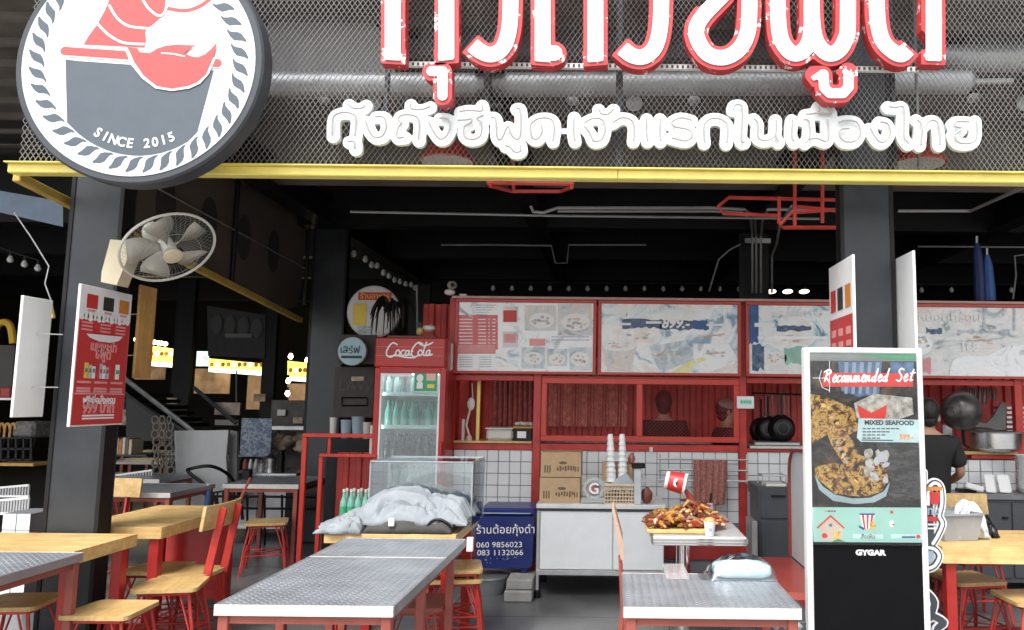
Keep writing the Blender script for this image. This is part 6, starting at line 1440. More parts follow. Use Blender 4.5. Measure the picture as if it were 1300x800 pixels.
c = PG(901, 680, .752); t = thing('paper_cup', 'small white paper cup with golden froth on the display table', 'cup', c); MB().lathe([(.026, 0), (.037, .085)], c, n=20).build('cup', printw, t); MB().ell(c+Vector((0, 0, .09)), (.035, .035, .02), 14, 8).build('froth', gold[1], t); MB().bb(c.x-.008, c.x+.008, c.y-.036, c.y-.03, .79, .805).build('cup_mark', paleink, t)
tag(MB().lathe([(.018, 0), (.02, .14)], PG(902, 672, .752)+Vector((.02, .18, 0)), n=12).build('clear_tube', edge), 'clear slim glass behind the paper cup', 'glass')
tag(MB().tube([P(901, 640, 5.35), P(903, 626, 5.35)], .008, 6).build('dark_stick', blackpl), 'dark stick rising from the food behind the cup', 'stick')

# booth
t = thing('red_booth', 'red vinyl booth seat with white back and chequer plate base beside the screen stand', 'booth', (1.2, 5.2, 0))
bx0, bx1 = .97, 1.32; by0, by1 = 4.72, 5.85
MB().bb(bx0+.03, bx1, by0+.03, by1, 0, .30).build('plinth', tread, t); MB().bb(bx0, bx1, by0, by1, .30, .455, .035).build('seat_cushion', boothr, t)
mb = MB(); mb.prism(cat_rom([(by0-.02, .457), (by0-.02, .8), (by0+.0, 1.1), (by0+.1, 1.19), (by0+.3, 1.215), (by1-.25, 1.215), (by1-.08, 1.18), (by1, 1.08), (by1, .8), (by1, .457)], 4), lambda u, v, d: (1.30+d, u, v), 0, .07); mb.build('back_panel', boothw, t)
mb = MB(); mb.tube(cat_rom([(1.29, by0-.02, .46), (1.29, by0-.02, .8), (1.29, by0, 1.1), (1.29, by0+.1, 1.2), (1.29, by0+.3, 1.225), (1.29, by1-.25, 1.225), (1.29, by1-.08, 1.19), (1.29, by1, 1.08), (1.29, by1, .8), (1.29, by1, .46)], 4), .012, 8); mb.build('piping', boothr, t)
mb = MB(); y = by0+.029
for i in range(9):
    for j in range(8):
        cx_, cz_ = bx0+.06+i*.065+(.032 if j % 2 else 0)-.02, .03+j*.033
        mb.add([(cx_-.022, y-.001, cz_), (cx_, y-.001, cz_-.018), (cx_+.022, y-.001, cz_), (cx_, y-.001, cz_+.018), (cx_, y-.006, cz_)], [(0, 1, 4), (1, 2, 4), (2, 3, 4), (3, 0, 4)])
mb.build('chequer_relief', tin, t, kind='stuff')
# chequer plate low wall right below table (visible near stand)
t = thing('chequer_box', 'low chequer plate box under the right front table edge', 'box', (.86, 3.95, 0)); MB().bb(.70, 1.0, 3.95, 4.4, 0, .5, .003).build('body', greycab, t)
mb = MB()
for i in range(6):
    for j in range(10):
        cx_, cz_ = .715+i*.055+(.027 if j % 2 else 0), .03+j*.05
        if cx_ > .985: continue
        mb.add([(cx_-.022, 3.949, cz_), (cx_, 3.949, cz_-.022), (cx_+.022, 3.949, cz_), (cx_, 3.949, cz_+.022), (cx_, 3.942, cz_)], [(0, 1, 4), (1, 2, 4), (2, 3, 4), (3, 0, 4)])
mb.build('chequer_relief', tin, t, kind='stuff')

# ---------------------------------------------------------------- screen stand
YS2 = 3.9; x0 = PX(1024, 620, YS2); x1 = PX(1176.5, 620, YS2); zt = PZ(1095, 441.5, YS2)
t = thing('digital_signage_stand', 'tall white framed digital menu screen reading Recommended Set', 'screen stand', ((x0+x1)/2, YS2, 0))
fw = .028
for a_, b_, c_, d in ((x0, x0+fw, .03, zt), (x1-fw, x1, .03, zt), (x0+fw, x1-fw, zt-fw, zt), (x0+fw, x1-fw, .03, .06)): MB().bb(a_, b_, YS2, YS2+.07, c_, d, .008).build('frame', white, t)
MB().bb(x0+fw, x1-fw, YS2+.012, YS2+.06, .06, zt-fw).build('black_front', mat('black_glass', (.004, .004, .005), .25, spec=.12), t)
MB().bb(x0-.04, x1+.04, YS2-.1, YS2+.25, 0, .03, .01).build('foot_plate', white, t)
def SP(pts, m, nm, lift, par=t):
    q = YS2+.012-lift*.0012; mb = MB(); mb.prism([(P(a_, b_, q).x, P(a_, b_, q).z) for a_, b_ in pts], XZ(q), 0, .001); return mb.build(nm, m, par)
scrgrey = mat('screen_grey', (.17, .19, .18), .15, emit=.1, coat=.5)
SP([(1027, 448), (1163, 449), (1164, 459), (1027, 458)], scrgrey, 'screen_top_band', .5); SP([(1088, 448), (1163, 449), (1164, 458), (1130, 457), (1100, 452)], mat('screen_green', (.05, .22, .12), .2, emit=.15, coat=.5), 'screen_green_wave', 1)
scrgoldp = ramp_print('screen_fried_picture', [(.34, (.012, .008, .008)), (.44, (.09, .04, .015)), (.50, (.46, .24, .05)), (.57, (.66, .44, .14)), (.63, (.10, .04, .02)), (.72, (.30, .24, .18))], scale=30, rough=.12, dist=.6, coat=.08)
scrsteel = ramp_print('screen_reflection_picture', [(.3, (.02, .02, .022)), (.45, (.03, .03, .032)), (.6, (.09, .085, .08)), (.75, (.05, .045, .04))], scale=14, rough=.12, dist=1, coat=.25, stretch=(1, 1, 3))
base = SP([(1027, 458), (1163, 459), (1170, 644), (1030, 644)], scrcolor, 'screen_picture', .5)
SP([(1064, 459), (1120, 459), (1116, 500), (1090, 504), (1068, 496)], scrblue, 'picture_blue_shirt', 1); SP([(1130, 460), (1160, 460), (1160, 478), (1132, 478)], scrblue, 'picture_blue_shirt', 1)
for k in range(5): SP([(1072+k*10, 460), (1077+k*10, 460), (1076+k*9, 500), (1072+k*9, 500)], mat('screen_pale_blue', (.20, .27, .34), .2, emit=.15, coat=.2), 'shirt_stripe', 1.5)
SP([(1045, 473), (1160, 474), (1159, 491), (1043, 491)], scrred, 'red_brush_band', 2.5)
SP([(1084, 512), (1110, 500), (1158, 505), (1160, 526), (1120, 540), (1088, 530)], scrfood[3], 'picture_hand', 1.6); SP([(1088, 514), (1106, 524), (1126, 514), (1124, 535), (1092, 532)], scrred, 'picture_red_apron', 2)
SP([(1028, 500), (1046, 503), (1068, 512), (1090, 522), (1092, 545), (1078, 552), (1060, 545), (1028, 566)], scrgoldp, 'picture_food_back', 1.1)
SP([(1046, 540), (1062, 536), (1080, 556), (1092, 578), (1120, 586), (1128, 606), (1120, 624), (1096, 631), (1060, 627), (1036, 606), (1034, 592), (1058, 588), (1072, 590), (1056, 566)], scrgoldp, 'picture_food_heap', 1.3)
SP([(1112, 560), (1167, 562), (1169, 634), (1126, 636), (1132, 610), (1120, 588)], scrsteel, 'picture_reflection', 1.2)
rn = random.Random(5)
def blob(cx_, cy_, rx, ry, m, lift, ang=0., nm='picture_food'):
    pts = []
    for k in range(10):
        a_ = 2*math.pi*k/10; r_ = rn.uniform(.75, 1.1); u, v = rx*r_*math.cos(a_), ry*r_*math.sin(a_); pts.append((cx_+u*math.cos(ang)-v*math.sin(ang), cy_+u*math.sin(ang)+v*math.cos(ang)))
    return SP(pts, m, nm, lift)
for k in range(46):
    tt = rn.random(); 
    if k % 3 == 0: cx_, cy_ = 1050+tt*22+rn.uniform(-9, 9), 520+tt*45+rn.uniform(-8, 8)
    elif k % 3 == 1: cx_, cy_ = 1045+tt*75, 600+12*math.sin(tt*3)+rn.uniform(-9, 14)
    else: cx_, cy_ = 1058+tt*22, 548+tt*48+rn.uniform(-5, 5)
    blob(cx_, cy_, rn.uniform(2, 6.5), rn.uniform(1, 2.8), scrfood[rn.choice((0, 0, 1, 1, 2, 2, 3))], 1.7+k*.02, rn.uniform(-1.2, 1.2))
for k in range(14): blob(1105+rn.uniform(-8, 20), 590+rn.uniform(-15, 20), rn.uniform(3, 8), rn.uniform(3, 7), scrfood[3] if k % 2 else mat('screen_grey_light', (.38, .40, .42), .2, emit=.2), 2.8+k*.02, rn.uniform(-1, 1), 'picture_clams')
bowl = [(1034, 603), (1045, 618), (1060, 628), (1082, 633), (1105, 632), (1122, 624), (1130, 612), (1125, 630), (1110, 638), (1085, 640), (1058, 636), (1040, 622)]
SP(bowl, mat('screen_bowl', (.26, .34, .36), .15, emit=.2, coat=.5), 'picture_bowl', 3.2)

SP([(1090, 531), (1166, 533), (1167, 562), (1093, 561), (1088, 556)], mat('screen_card', (.36, .48, .48), .2, emit=.3, coat=.5), 'price_card', 4)
q = YS2+.012-5.2*.0012
scrink = mat('screen_ink', (.05, .06, .07), .4); scrorange = mat('screen_orange', (.6, .25, .08), .3, emit=.2)
text('MIXED SEAFOOD', .030, scrink, t, facing(P(1129, 537, q)), .0003, bold=.0012, sx=1.05)
for k, (a_, b_) in enumerate(((1095, 1145), (1095, 1132), (1095, 1126), (1095, 1120))):
    yy = 543.5+k*4; 
    for j in range(int((b_-a_)/6)): SP([(a_+j*6, yy), (a_+j*6+rn.uniform(3, 5.5), yy), (a_+j*6+5, yy+1.6), (a_+j*6, yy+1.6)], scrink, 'print_mark', 4.6)
text('599.-', .034, scrorange, t, facing(P(1151, 555, q)), .0003, bold=.0012)
SP([(1094, 558), (1134, 558.5), (1134, 560), (1094, 559.5)], scrink, 'print_line', 4.6)
# script title
U = {'R': [[(.15, 1), (.05, .1)], [(-.15, .85), (.3, 1.05), (.5, .8), (.1, .5), (.55, .0)]], 'e': [[(.05, .25), (.4, .4), (.25, .58), (.02, .3), (.2, .0), (.5, .15)]], 'c': [[(.4, .5), (.15, .5), (.02, .2), (.2, 0), (.45, .15)]],
 'o': [[(.25, .52), (.03, .3), (.15, .02), (.4, .2), (.25, .52), (.5, .45)]], 'm': [[(.05, .5), (.02, .0), (.25, .5), (.28, .0), (.5, .5), (.55, .05), (.7, .12)]], 'n': [[(.05, .5), (.02, .0), (.3, .5), (.33, .05), (.5, .12)]],
 'd': [[(.35, .45), (.05, .3), (.12, .02), (.35, .2), (.55, 1.05), (.42, .05), (.55, .1)]], 'S': [[(.6, .95), (.3, 1.05), (.1, .8), (.5, .4), (.35, .02), (.0, .1)]], 't': [[(.3, .95), (.12, .1), (.35, .1)], [(.0, .62), (.5, .7)]]}
pos = [('R', 1046, 13), ('e', 1056.5, 10), ('c', 1062, 10), ('o', 1067.5, 10), ('m', 1073, 12), ('m', 1083, 12), ('e', 1093, 10), ('n', 1098.5, 12), ('d', 1106, 10.5), ('e', 1114, 10), ('d', 1120, 11), ('S', 1138, 11), ('e', 1147, 10), ('t', 1154, 11)]
sts = []
for chh_, px, s_ in pos:
    for st_ in U[chh_]: sts.append([(px+u*s_+v*3, 485.5-(px-1046)*.015-v*15.5) for u, v in cat_rom(st_, 4)])
q = YS2+.012-3.9*.0012; mb = MB(); stroke_plate(mb, [[(P(a_, b_, q).x, P(a_, b_, q).z) for a_, b_ in s_] for s_ in sts], .0036, .002, XZ(q), -.0008, 0); mb.build('recommended_set_lettering', scrwhite, t)
# star compass
mb = MB(); stroke_plate(mb, [[(P(a_, b_, q).x, P(a_, b_, q).z) for a_, b_ in s_] for s_ in ([(1053, 458), (1053, 498)], [(1032, 480), (1048, 480)], [(1043, 470), (1040, 480), (1044, 492), (1053, 496)])], .0011, .0015, XZ(q), -.0006, 0); mb.build('compass_lines', scrwhite, t)
# banner
SP([(1031, 644), (1171, 644.5), (1173, 689), (1033, 688)], mint, 'mint_banner', 4)
SP([(1041, 669), (1055, 656), (1070, 669), (1068, 686), (1043, 686)], mat('screen_cream', (.6, .5, .4), .3, emit=.1), 'house_print', 5); 
mb = MB(); q = YS2+.012-6.2*.0012; stroke_plate(mb, [[(P(a_, b_, q).x, P(a_, b_, q).z) for a_, b_ in [(1038, 670), (1054.5, 655), (1071, 670)]]], .0038, .002, XZ(q), -.0006, 0); mb.build('roof_print', scrred, t)
blob(1047, 680, 4, 4, scrred, 6, 0, 'figure_print'); blob(1054.5, 667, 2.4, 2.4, scrblue, 6, 0, 'window_print'); SP([(1058, 675), (1067, 675), (1067, 684), (1058, 684)], scrfood[1], 'stall_print', 6); SP([(1056, 688), (1064, 684), (1074, 688)], mat('screen_green', (.05, .3, .12), .2), 'grass_print', 7)
for k in range(4): SP([(1047.5+k*3.6, 648), (1050.3+k*3.6, 648), (1050.3+k*3.6, 650), (1047.5+k*3.6, 650)], (scrorange, scrblue, scrred, scrblue)[k], 'dot_print', 5)
SP([(1092, 653), (1110, 653), (1106, 672), (1096, 672)], scrwhite, 'bucket_print', 5)
for k in range(3): SP([(1094+k*6, 654), (1097+k*6, 654), (1099+k*3.4, 672), (1097+k*3.4, 672)], scrred, 'bucket_stripe', 6)
SP([(1091, 652), (1111, 652), (1110, 654), (1092, 654)], mat('screen_navy', (.03, .06, .3), .3), 'bucket_rim_print', 6.5); blob(1108, 667, 4.5, 6, scrfood[1], 7, 0, 'prize_print'); SP([(1090, 667), (1097, 670), (1097, 673), (1091, 670)], mat('screen_navy', (.03, .06, .3), .3), 'ribbon_print', 6)
SP([(1083, 678), (1121, 678.5), (1121, 684), (1083, 683.5)], mat('screen_pale_mint', (.5, .7, .66), .3, emit=.15), 'caption_box', 5); text('สั่งเพิ่ม', .026, scrink, t, facing(P(1102, 681.5, YS2+.012-6.5*.0012)), .0003)
SP([(1131, 678), (1171, 678.5), (1172, 684), (1131, 683.5)], mat('screen_pale_mint', (.5, .7, .66), .3, emit=.15), 'caption_box', 5); SP([(1145, 681), (1162, 681), (1162, 683), (1145, 683)], mat('screen_navy', (.03, .06, .3), .3), 'caption_line', 6); blob(1166, 681.5, 3, 3, scrred, 6, 0, 'icon_print')
blob(1132, 650, 2.4, 2.4, scrred, 6, 0, 'icon_print'); blob(1132, 665, 3.4, 4, scrwhite, 6, 0, 'icon_print'); blob(1134, 666, 1.6, 1.6, scrred, 7, 0, 'icon_print')
text('GYGAR', .034, printw, t, facing(P(1105, 702, YS2+.0105), (1, 0, 0)), .0006, bold=.0018, sx=1.25)
MB().bb(x0+fw, x1-fw, YS2-.0, YS2+.001, PZ(1095, 692, YS2), zt-fw).build('glass_front', screenglass, t)

# die-cut stand
t = thing('cutout_stand', 'white outlined die cut sign stand peeking out right of the screen', 'sign', P(1188, 700, 4.15))
YD = 4.15
sts = [[(1178, 640), (1179, 620), (1187, 613), (1194, 620), (1195, 640), (1192, 655), (1196, 665), (1190, 680), (1184, 690)], [(1180, 640), (1182, 690)], [(1176, 695), (1186, 697), (1192, 706), (1186, 718), (1176, 722)], [(1176, 752), (1186, 765), (1180, 785)], [(1180, 780), (1198, 790), (1190, 798), (1188, 812)], [(1172, 600), (1172, 830)]]
S = [[(P(a_, b_, YD).x, P(a_, b_, YD).z) for a_, b_ in cat_rom(s_, 4)] for s_ in sts]
mb = MB(); stroke_plate(mb, S, .024, .005, XZ(YD), 0, .012); mb.build('white_outline', white, t)
mb = MB(); stroke_plate(mb, S, .016, .005, XZ(YD), -.003, -.0005); mb.build('dark_field', slate, t)
mb = MB(); stroke_plate(mb, [S[0], S[2]], .008, .004, XZ(YD), -.006, -.0035); mb.build('white_lines', white, t)
for pts, m in (([(1177, 618), (1196, 618), (1196, 623), (1177, 623)], printo), ([(1180, 625), (1194, 625), (1192, 640), (1182, 640)], printr), ([(1176, 656), (1190, 656), (1190, 662), (1176, 662)], printr), ([(1176, 700), (1184, 699), (1187, 706), (1184, 714), (1176, 714)], bluegrey), ([(1178, 665), (1190, 665), (1190, 667), (1178, 667)], printw), ([(1178, 670), (1188, 670), (1188, 672), (1178, 672)], printw)):
    mb = MB(); mb.prism(pxl(pts, YD-.0095), XZ(YD-.0095), 0, .003); mb.build('colour_print', m, t)
text('ทบ', .055, bluegrey, t, facing(P(1185, 649, YD-.008)), .001, bold=.002)

# tub and bags on the right wooden table
bx = PG(1222, 690, .752); t = thing('grey_tub', 'grey translucent plastic tub on the far right wooden table', 'tub', (bx.x, bx.y+.15, .75)); tubm = mat('grey_translucent', (.33, .35, .37), .25, alpha=.9)
w0, w1, d0_, d1_, H = .11, .135, .11, .14, .155; cx_, cy_ = bx.x+.01, bx.y+.2
pts_b = [(-w0, -d0_), (w0, -d0_), (w0, d0_), (-w0, d0_)]; pts_t = [(-w1, -d1_), (w1, -d1_), (w1, d1_), (-w1, d1_)]
rz = R(12); rot = lambda a_, b_: (cx_+a_*math.cos(rz)-b_*math.sin(rz), cy_+a_*math.sin(rz)+b_*math.cos(rz))
vs = [(*rot(*p_), .752) for p_ in pts_b]+[(*rot(*p_), .752+H) for p_ in pts_t]+[(*rot(p_[0]*.96, p_[1]*.96), .758) for p_ in pts_b]+[(*rot(p_[0]*.96, p_[1]*.96), .752+H) for p_ in pts_t]
fs = [(3, 2, 1, 0), (8, 9, 10, 11)]+[(i, (i+1) % 4, 4+(i+1) % 4, 4+i) for i in range(4)]+[(8+i, 12+i, 12+(i+1) % 4, 8+(i+1) % 4) for i in range(4)]+[(4+i, 4+(i+1) % 4, 12+(i+1) % 4, 12+i) for i in range(4)]
MB().add(vs, fs).build('body', tubm, t); mb = MB(); q = [Vector(v) for v in vs[4:8]]
for i in range(4): mb.bar(q[i], q[(i+1) % 4], .018, .01)
mb.build('rim', tubm, t)
mb = MB(); mb.prism(pxl([(1203, 661), (1213, 656), (1227, 662), (1215, 668)], ra.y+.3), XZ(ra.y+.3), 0, .05); tag(mb.build('paper_in_tub', printw), 'white paper sticking out of the grey tub', 'paper')
def h4(u, v): return .2*math.sin(math.pi*u)**.6*math.sin(math.pi*v)**.6+.004
cloth_pile('plastic_bag', 'crumpled white plastic bag beside the grey tub', mat('bag_white', (.6, .64, .68), .25, var=.3, scale=20), ra.x+.22, ra.x+.40, ra.y+.25, ra.y+.5, .752, h4, .5, 14, 4.4, 'bag', 36, 36)
cloth_pile('black_bag', 'small black crumpled bag right of the white plastic bag', blackpl, ra.x+.36, ra.x+.48, ra.y+.3, ra.y+.45, .752, lambda u, v: .5*h4(u, v), .5, 14, 2.4, 'bag', 24, 24)

# ================================================================== LEFT HALL
def q3(name, label, cat_, px0, py0, px1, py1, Y, th, m, bev=.0, grp=None): return boxy(name, label, cat_, px0, py0, px1, py1, Y, th, m, bev, grp)
def litpanel(px0, px1, y0a, y0b, y1, Y, label, blobs, wstrip=(0, 0)):
    t = thing('lit_food_sign', label, 'lit sign', P((px0+px1)/2, y1, Y), 'lit yellow food signs in the far hall')
    mb = MB(); mb.prism(pxl([(px0, y0a), (px1, y0b), (px1, y1+wstrip[1]), (px0, y1)], Y), XZ(Y), 0, .08); mb.build('light_box', litsign, t)
    mb = MB(); mb.prism(pxl([(px0, y1), (px1, y1+wstrip[1]), (px1, y1+5+wstrip[1]), (px0, y1+5)], Y-.05), XZ(Y-.05), 0, .04); mb.build('white_strip', litwhite, t)
    for k in range(blobs):
        x = px0+4+(px1-px0-8)*k/max(1, blobs-1); y = (y0a+y1)/2+2; MB().ell(P(x, y, Y-.01), (.012*Y/1.6*.35, .01, .012*Y/1.6*.4), 10, 6).build('dish_picture', [scrorange, litwhite, mat('dish_brown', (.25, .12, .02), .5, emit=.3)][k % 3], t)
litpanel(171, 227, 436, 444, 458, 16.0, 'lit yellow food sign behind the wall fan, leftmost', 9, (0, 4)); litpanel(265, 336, 455, 462, 467, 17.0, 'long lit yellow food sign under the hanging dark screen', 10, (0, 5)); litpanel(365, 391, 458, 461, 478, 17.0, 'lit yellow food sign left of the inner pillar', 4, (0, 2))
q3('small_lit_poster', 'small lit green and white poster beside the black hall column', 'poster', 250, 446, 263, 465, 16.2, .05, mat('lit_pale', (.5, .7, .6), .5, var=.5, scale=9, emit=.8))
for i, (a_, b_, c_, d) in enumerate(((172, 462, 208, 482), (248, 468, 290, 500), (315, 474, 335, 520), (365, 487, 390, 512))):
    q3('wall_poster', ['dim brown poster under the leftmost lit sign', 'dim brown poster panel under the long lit sign', 'dim orange brown poster right of the dark hall column', 'dim brown poster under the lit sign by the inner pillar'][i], 'poster', a_, b_, c_, d, 17.5, .05, mat('poster_warm_glow', (.30, .18, .10), .7, var=.5, scale=3, emit=.3))  # faint glow put into the material for the warm lit back wall
for i, (px, py, lb) in enumerate(((369, 453, 'lit bulb top of the three by the inner pillar'), (366, 484, 'lit bulb hanging in the middle by the inner pillar'), (365, 500, 'lit bulb lowest by the inner pillar'), (228, 440, 'lit bulb at the right end of the leftmost lit sign'), (390, 458, 'lit bulb touching the inner pillar edge'))):
    b_ = bulb('string_bulb', P(px, py, 14.5), .045, bulblit); b_['label'] = lb; b_['group'] = 'lit bulbs in the far hall'
mb = MB(); mb.tube([P(365, 505, 14.5), P(362, 545, 14.5)], .02, 5); tag(mb.build('pole', black), 'thin black pole below the lit bulbs', 'pole')
bb_ = None
for k in range(9):
    p = P(173+k*4.6, 431+k*.7, 15.9)
    if bb_ is None: bb_ = tag(MB().ell((0, 0, 0), (.045, .045, .045), 10, 6).build('string_bulb', bulblit), 'first small lit bulb in the row on top of the leftmost lit sign', 'light bulb', 'row of lit bulbs over the leftmost lit sign'); bb_.location = p
    else: c = bb_.copy(); COL.objects.link(c); c.location = p; c['label'] = ORD[k]+' small lit bulb in the row on top of the leftmost lit sign'
t = thing('hanging_dark_screen', 'dark hanging cloth screen with faint faces in the middle of the left hall', 'screen', P(300, 420, 12)); mb = MB(); mb.prism(pxl([(263, 388), (337, 400), (336, 455), (264, 452)], 12), XZ(12), 0, .04); mb.build('cloth', mat('dark_cloth_screen', (.03, .03, .03), .8, var=.3), t)
for k in range(4): MB().ell(P(275+k*17, 412+k*1.5, 11.98), (.09, .012, .16), 12, 8).build('faint_figure', mat('faint_grey', (.05, .05, .05), .8), t)
MB().bb(PX(286, 425, 11.97), PX(320, 425, 11.97), 11.96, 11.99, PZ(300, 429, 12), PZ(300, 424, 12)).build('faint_line', mat('faint_grey_b', (.12, .12, .12), .8), t)
# stairs
t = thing('staircase', 'dark staircase with grey handrails in the left hall', 'staircase', P(220, 540, 10))
MB().tube([P(155, 478, 10), P(246, 548, 10)], .03, 6).build('handrail', tin, t); MB().tube([P(150, 492, 10), P(228, 551, 10)], .02, 6).build('handrail', slate, t); MB().tube([P(246, 492, 10.5), P(300, 538, 10.5)], .025, 6).build('handrail', slate, t)
for k in range(9): a_ = P(160+k*10, 492+k*8, 10.1); MB().bb(a_.x-.3, a_.x, 10.1, 11.2, a_.z-.12, a_.z-.07).build('step', black, t)
mb = MB(); mb.prism(pxl([(160, 500), (245, 552), (245, 560), (160, 560)], 10.05), XZ(10.05), 0, .03); mb.build('side_panel', mat('stair_panel', (.04, .04, .042), .6), t)
q3('pale_poster', 'pale reddish poster on the stair side', 'poster', 273, 511, 304, 527, 10.6, .03, mat('poster_pale', (.42, .33, .27), .6, var=.4, scale=6)); q3('pale_sign', 'pair of small pale signs below the reddish poster', 'sign', 273, 533, 302, 540, 10.6, .03, mat('sign_pale_b', (.33, .30, .27), .6))
q3('blue_poster', 'blue and white splashy poster behind the stainless counter', 'poster', 307, 531, 343, 580, 10.0, .03, ramp_print('blue_splash', [(.3, (.02, .05, .12)), (.5, (.08, .13, .24)), (.58, (.32, .38, .44)), (.7, (.05, .05, .06))], 14))
q3('shelf_line', 'pale shelf ledge right of the blue poster', 'shelf', 345, 541, 385, 546, 10.0, .3, tin)
mb = MB(); rn = random.Random(4)
for k in range(14): p = P(346+rn.uniform(0, 40), 552+rn.uniform(0, 22), 10.2); mb.ell(p, (rn.uniform(.03, .08), .05, rn.uniform(.03, .09)), 8, 6)
tag(mb.build('shelf_goods', mat('mixed_goods', (.3, .22, .16), .5, var=.8, scale=8)), 'jumble of jars and goods on shelves behind the stainless counter', 'goods')
mb = MB(); mb.bb(PX(343, 470, 10.4), PX(392, 470, 10.4), 10.5, 10.55, PZ(360, 600, 10.5), PZ(360, 508, 10.5)); tag(mb.build('brick_panel', mat('dim_wall', (.12, .11, .10), .8, var=.3, scale=9)), 'dim rough wall panel left of the inner pillar', 'wall')
# stainless counter and pots
t = thing('stainless_counter', 'stainless steel counter with pots in the left hall', 'counter', P(330, 640, 9))
p = P(292, 600, 9); q = P(364, 690, 9); MB().bb(p.x, q.x, 9, 9.7, .1, p.z-.03, .004).build('body', steel, t); MB().bb(p.x-.03, q.x+.08, 8.97, 9.73, p.z-.03, p.z, .004).build('top', steel, t)
for k in range(2): MB().bb(p.x+.02+k*.33, p.x+.33+k*.33, 8.985, 9.0, .15, p.z-.08, .003).build('door', tin, t)
for i, (px, w_, h_, m) in enumerate(((343, 14, 22, steel), (356, 9, 27, blackpl), (331, 9, 14, tin))):
    c = P(px, 599, 9.2); r_ = w_*.0046; t = thing('pot', ['large steel pot on the stainless counter', 'black kettle on the stainless counter', 'small pot left on the stainless counter'][i], 'pot', c); MB().lathe([(r_, 0), (r_*1.02, h_*.0092*.75)], c, n=20).build('body', m, t); MB().lathe([(r_*1.05, h_*.0092*.75), (r_*.7, h_*.0092*.9), (.02, h_*.0092)], c, n=20).build('lid', m, t)
q3('floor_unit', 'black low unit right of the stainless counter', 'cabinet', 388-24, 604, 386, 680, 8.9, .5, blackpl)
# railing black
t = thing('black_railing', 'low black railing behind the small metal table', 'railing', P(430, 640, 8.6))
for yy in (630, 645): MB().tube([P(270, yy, 8.6), P(470, yy+2, 8.6)], .014, 6).build('rail', black, t)
for px in range(270, 475, 22): MB().tube([P(px, 628, 8.6), P(px, 700, 8.6)], .012, 6).build('post', black, t)
# white menu easel board, bead curtain, shelf books
t = thing('white_board', 'blank white folded board standing in the left hall', 'board', P(258, 640, 8.6)); mb = MB(); mb.prism(pxl([(221, 547), (290, 546), (287, 580), (291, 655), (218, 655), (223, 600)], 8.6), XZ(8.6), 0, .04); mb.build('front_sheet', mat('board_grey_white', (.42, .43, .43), .5, var=.06), t); mb = MB(); mb.prism(pxl([(290, 546), (301, 548), (300, 640), (291, 640)], 8.75), XZ(8.75), 0, .04); mb.build('side_sheet', mat('board_grey_dark', (.28, .28, .29), .5), t)
t = thing('bead_curtain', 'column of grey brown ring beads hanging beside the white board', 'bead curtain', P(206, 570, 8.4)); pr0 = None
for j in range(9):
    for i in range(3):
        c = P(197+i*9+(2 if j % 2 else 0), 533+j*9.2, 8.4)
        if pr0 is None:
            mb = MB(); mb.tube([(.032*math.cos(a_), 0, .04*math.sin(a_)) for a_ in [k*2*math.pi/12 for k in range(13)]], .011, 6, False)
            o = mb.build('ring', mat('ring_brown', (.13, .11, .09), .6, var=.3), None); o.parent = t; o.location = c-Vector(t.location); pr0 = o
        else: o = pr0.copy(); COL.objects.link(o); o.location = c-Vector(t.location); o.rotation_euler = (0, 0, rn.uniform(-.8, .8))
t = thing('book_shelf', 'dark shelf with pale upright folders in the left hall', 'shelf', P(160, 578, 9.2)); p = P(122, 576, 9.2); q = P(192, 579, 9.2); MB().bb(p.x, q.x, 9.1, 9.5, q.z, p.z).build('board', slate, t)
fm = [cream, printo, creamw, mat('folder_brown', (.2, .12, .08), .6)]
for k in range(9): a_ = P(131+k*4.2, 577, 9.15); MB().bb(a_.x, a_.x+.033, 9.12, 9.35, p.z, p.z+.19-.01*(k % 3), .003).build('folder', fm[k % 4], t)
q3('pale_step', 'pale ledge below the shelf of folders', 'ledge', 122, 583, 137, 586, 8.9, .2, tin)
# black wire chair
t = thing('black_wire_chair', 'black tubular armchair frame in front of the white board', 'chair', P(275, 660, 8.0))
mb = MB(); mb.tube(cat_rom([tuple(P(*q_)) for q_ in ((282, 655, 7.9), (266, 622, 7.9), (240, 600, 7.9), (243, 595, 7.95), (268, 592, 8.0), (290, 603, 8.2), (303, 625, 8.3), (308, 660, 8.3))], 5), .017, 6); mb.build('arm_frame', black, t)
for k in range(6): MB().tube([P(262+k*7, 628-k*1.5, 8.1), P(262+k*7, 650, 8.1)], .009, 5).build('back_rod', black, t)
MB().tube([P(258, 628, 8.1), P(306, 620, 8.1)], .011, 5).build('top_rod', black, t)
t = thing('blue_bottle', 'slim blue bottle standing by the black wire chair', 'bottle', P(262, 650, 7.4)); MB().lathe([(.022, 0), (.024, .2), (.012, .24)], P(262, 652, 7.4), n=12).build('body', mat('blue_bottle', (.05, .2, .5), .2), t); MB().lathe([(.014, .24), (.014, .265)], P(262, 652, 7.4), n=10).build('cap', printw, t)
q3('jar_dark', 'dark jar with red lid band behind the small metal table', 'jar', 307, 596, 317, 612, 7.9, .06, blackpl, .01)
mb = MB(); mb.ell(P(312, 616, 7.9), (.09, .06, .035), 14, 8); tag(mb.build('red_bundle', reddark), 'dark red bundle under the dark jar', 'bundle')
mb = MB(); mb.tube([P(318, 607, 6.9), P(308, 628, 6.8), P(300, 650, 6.7)], .012, 5); tag(mb.build('stick', redbrown), 'reddish stick rising behind the chair back', 'stick')
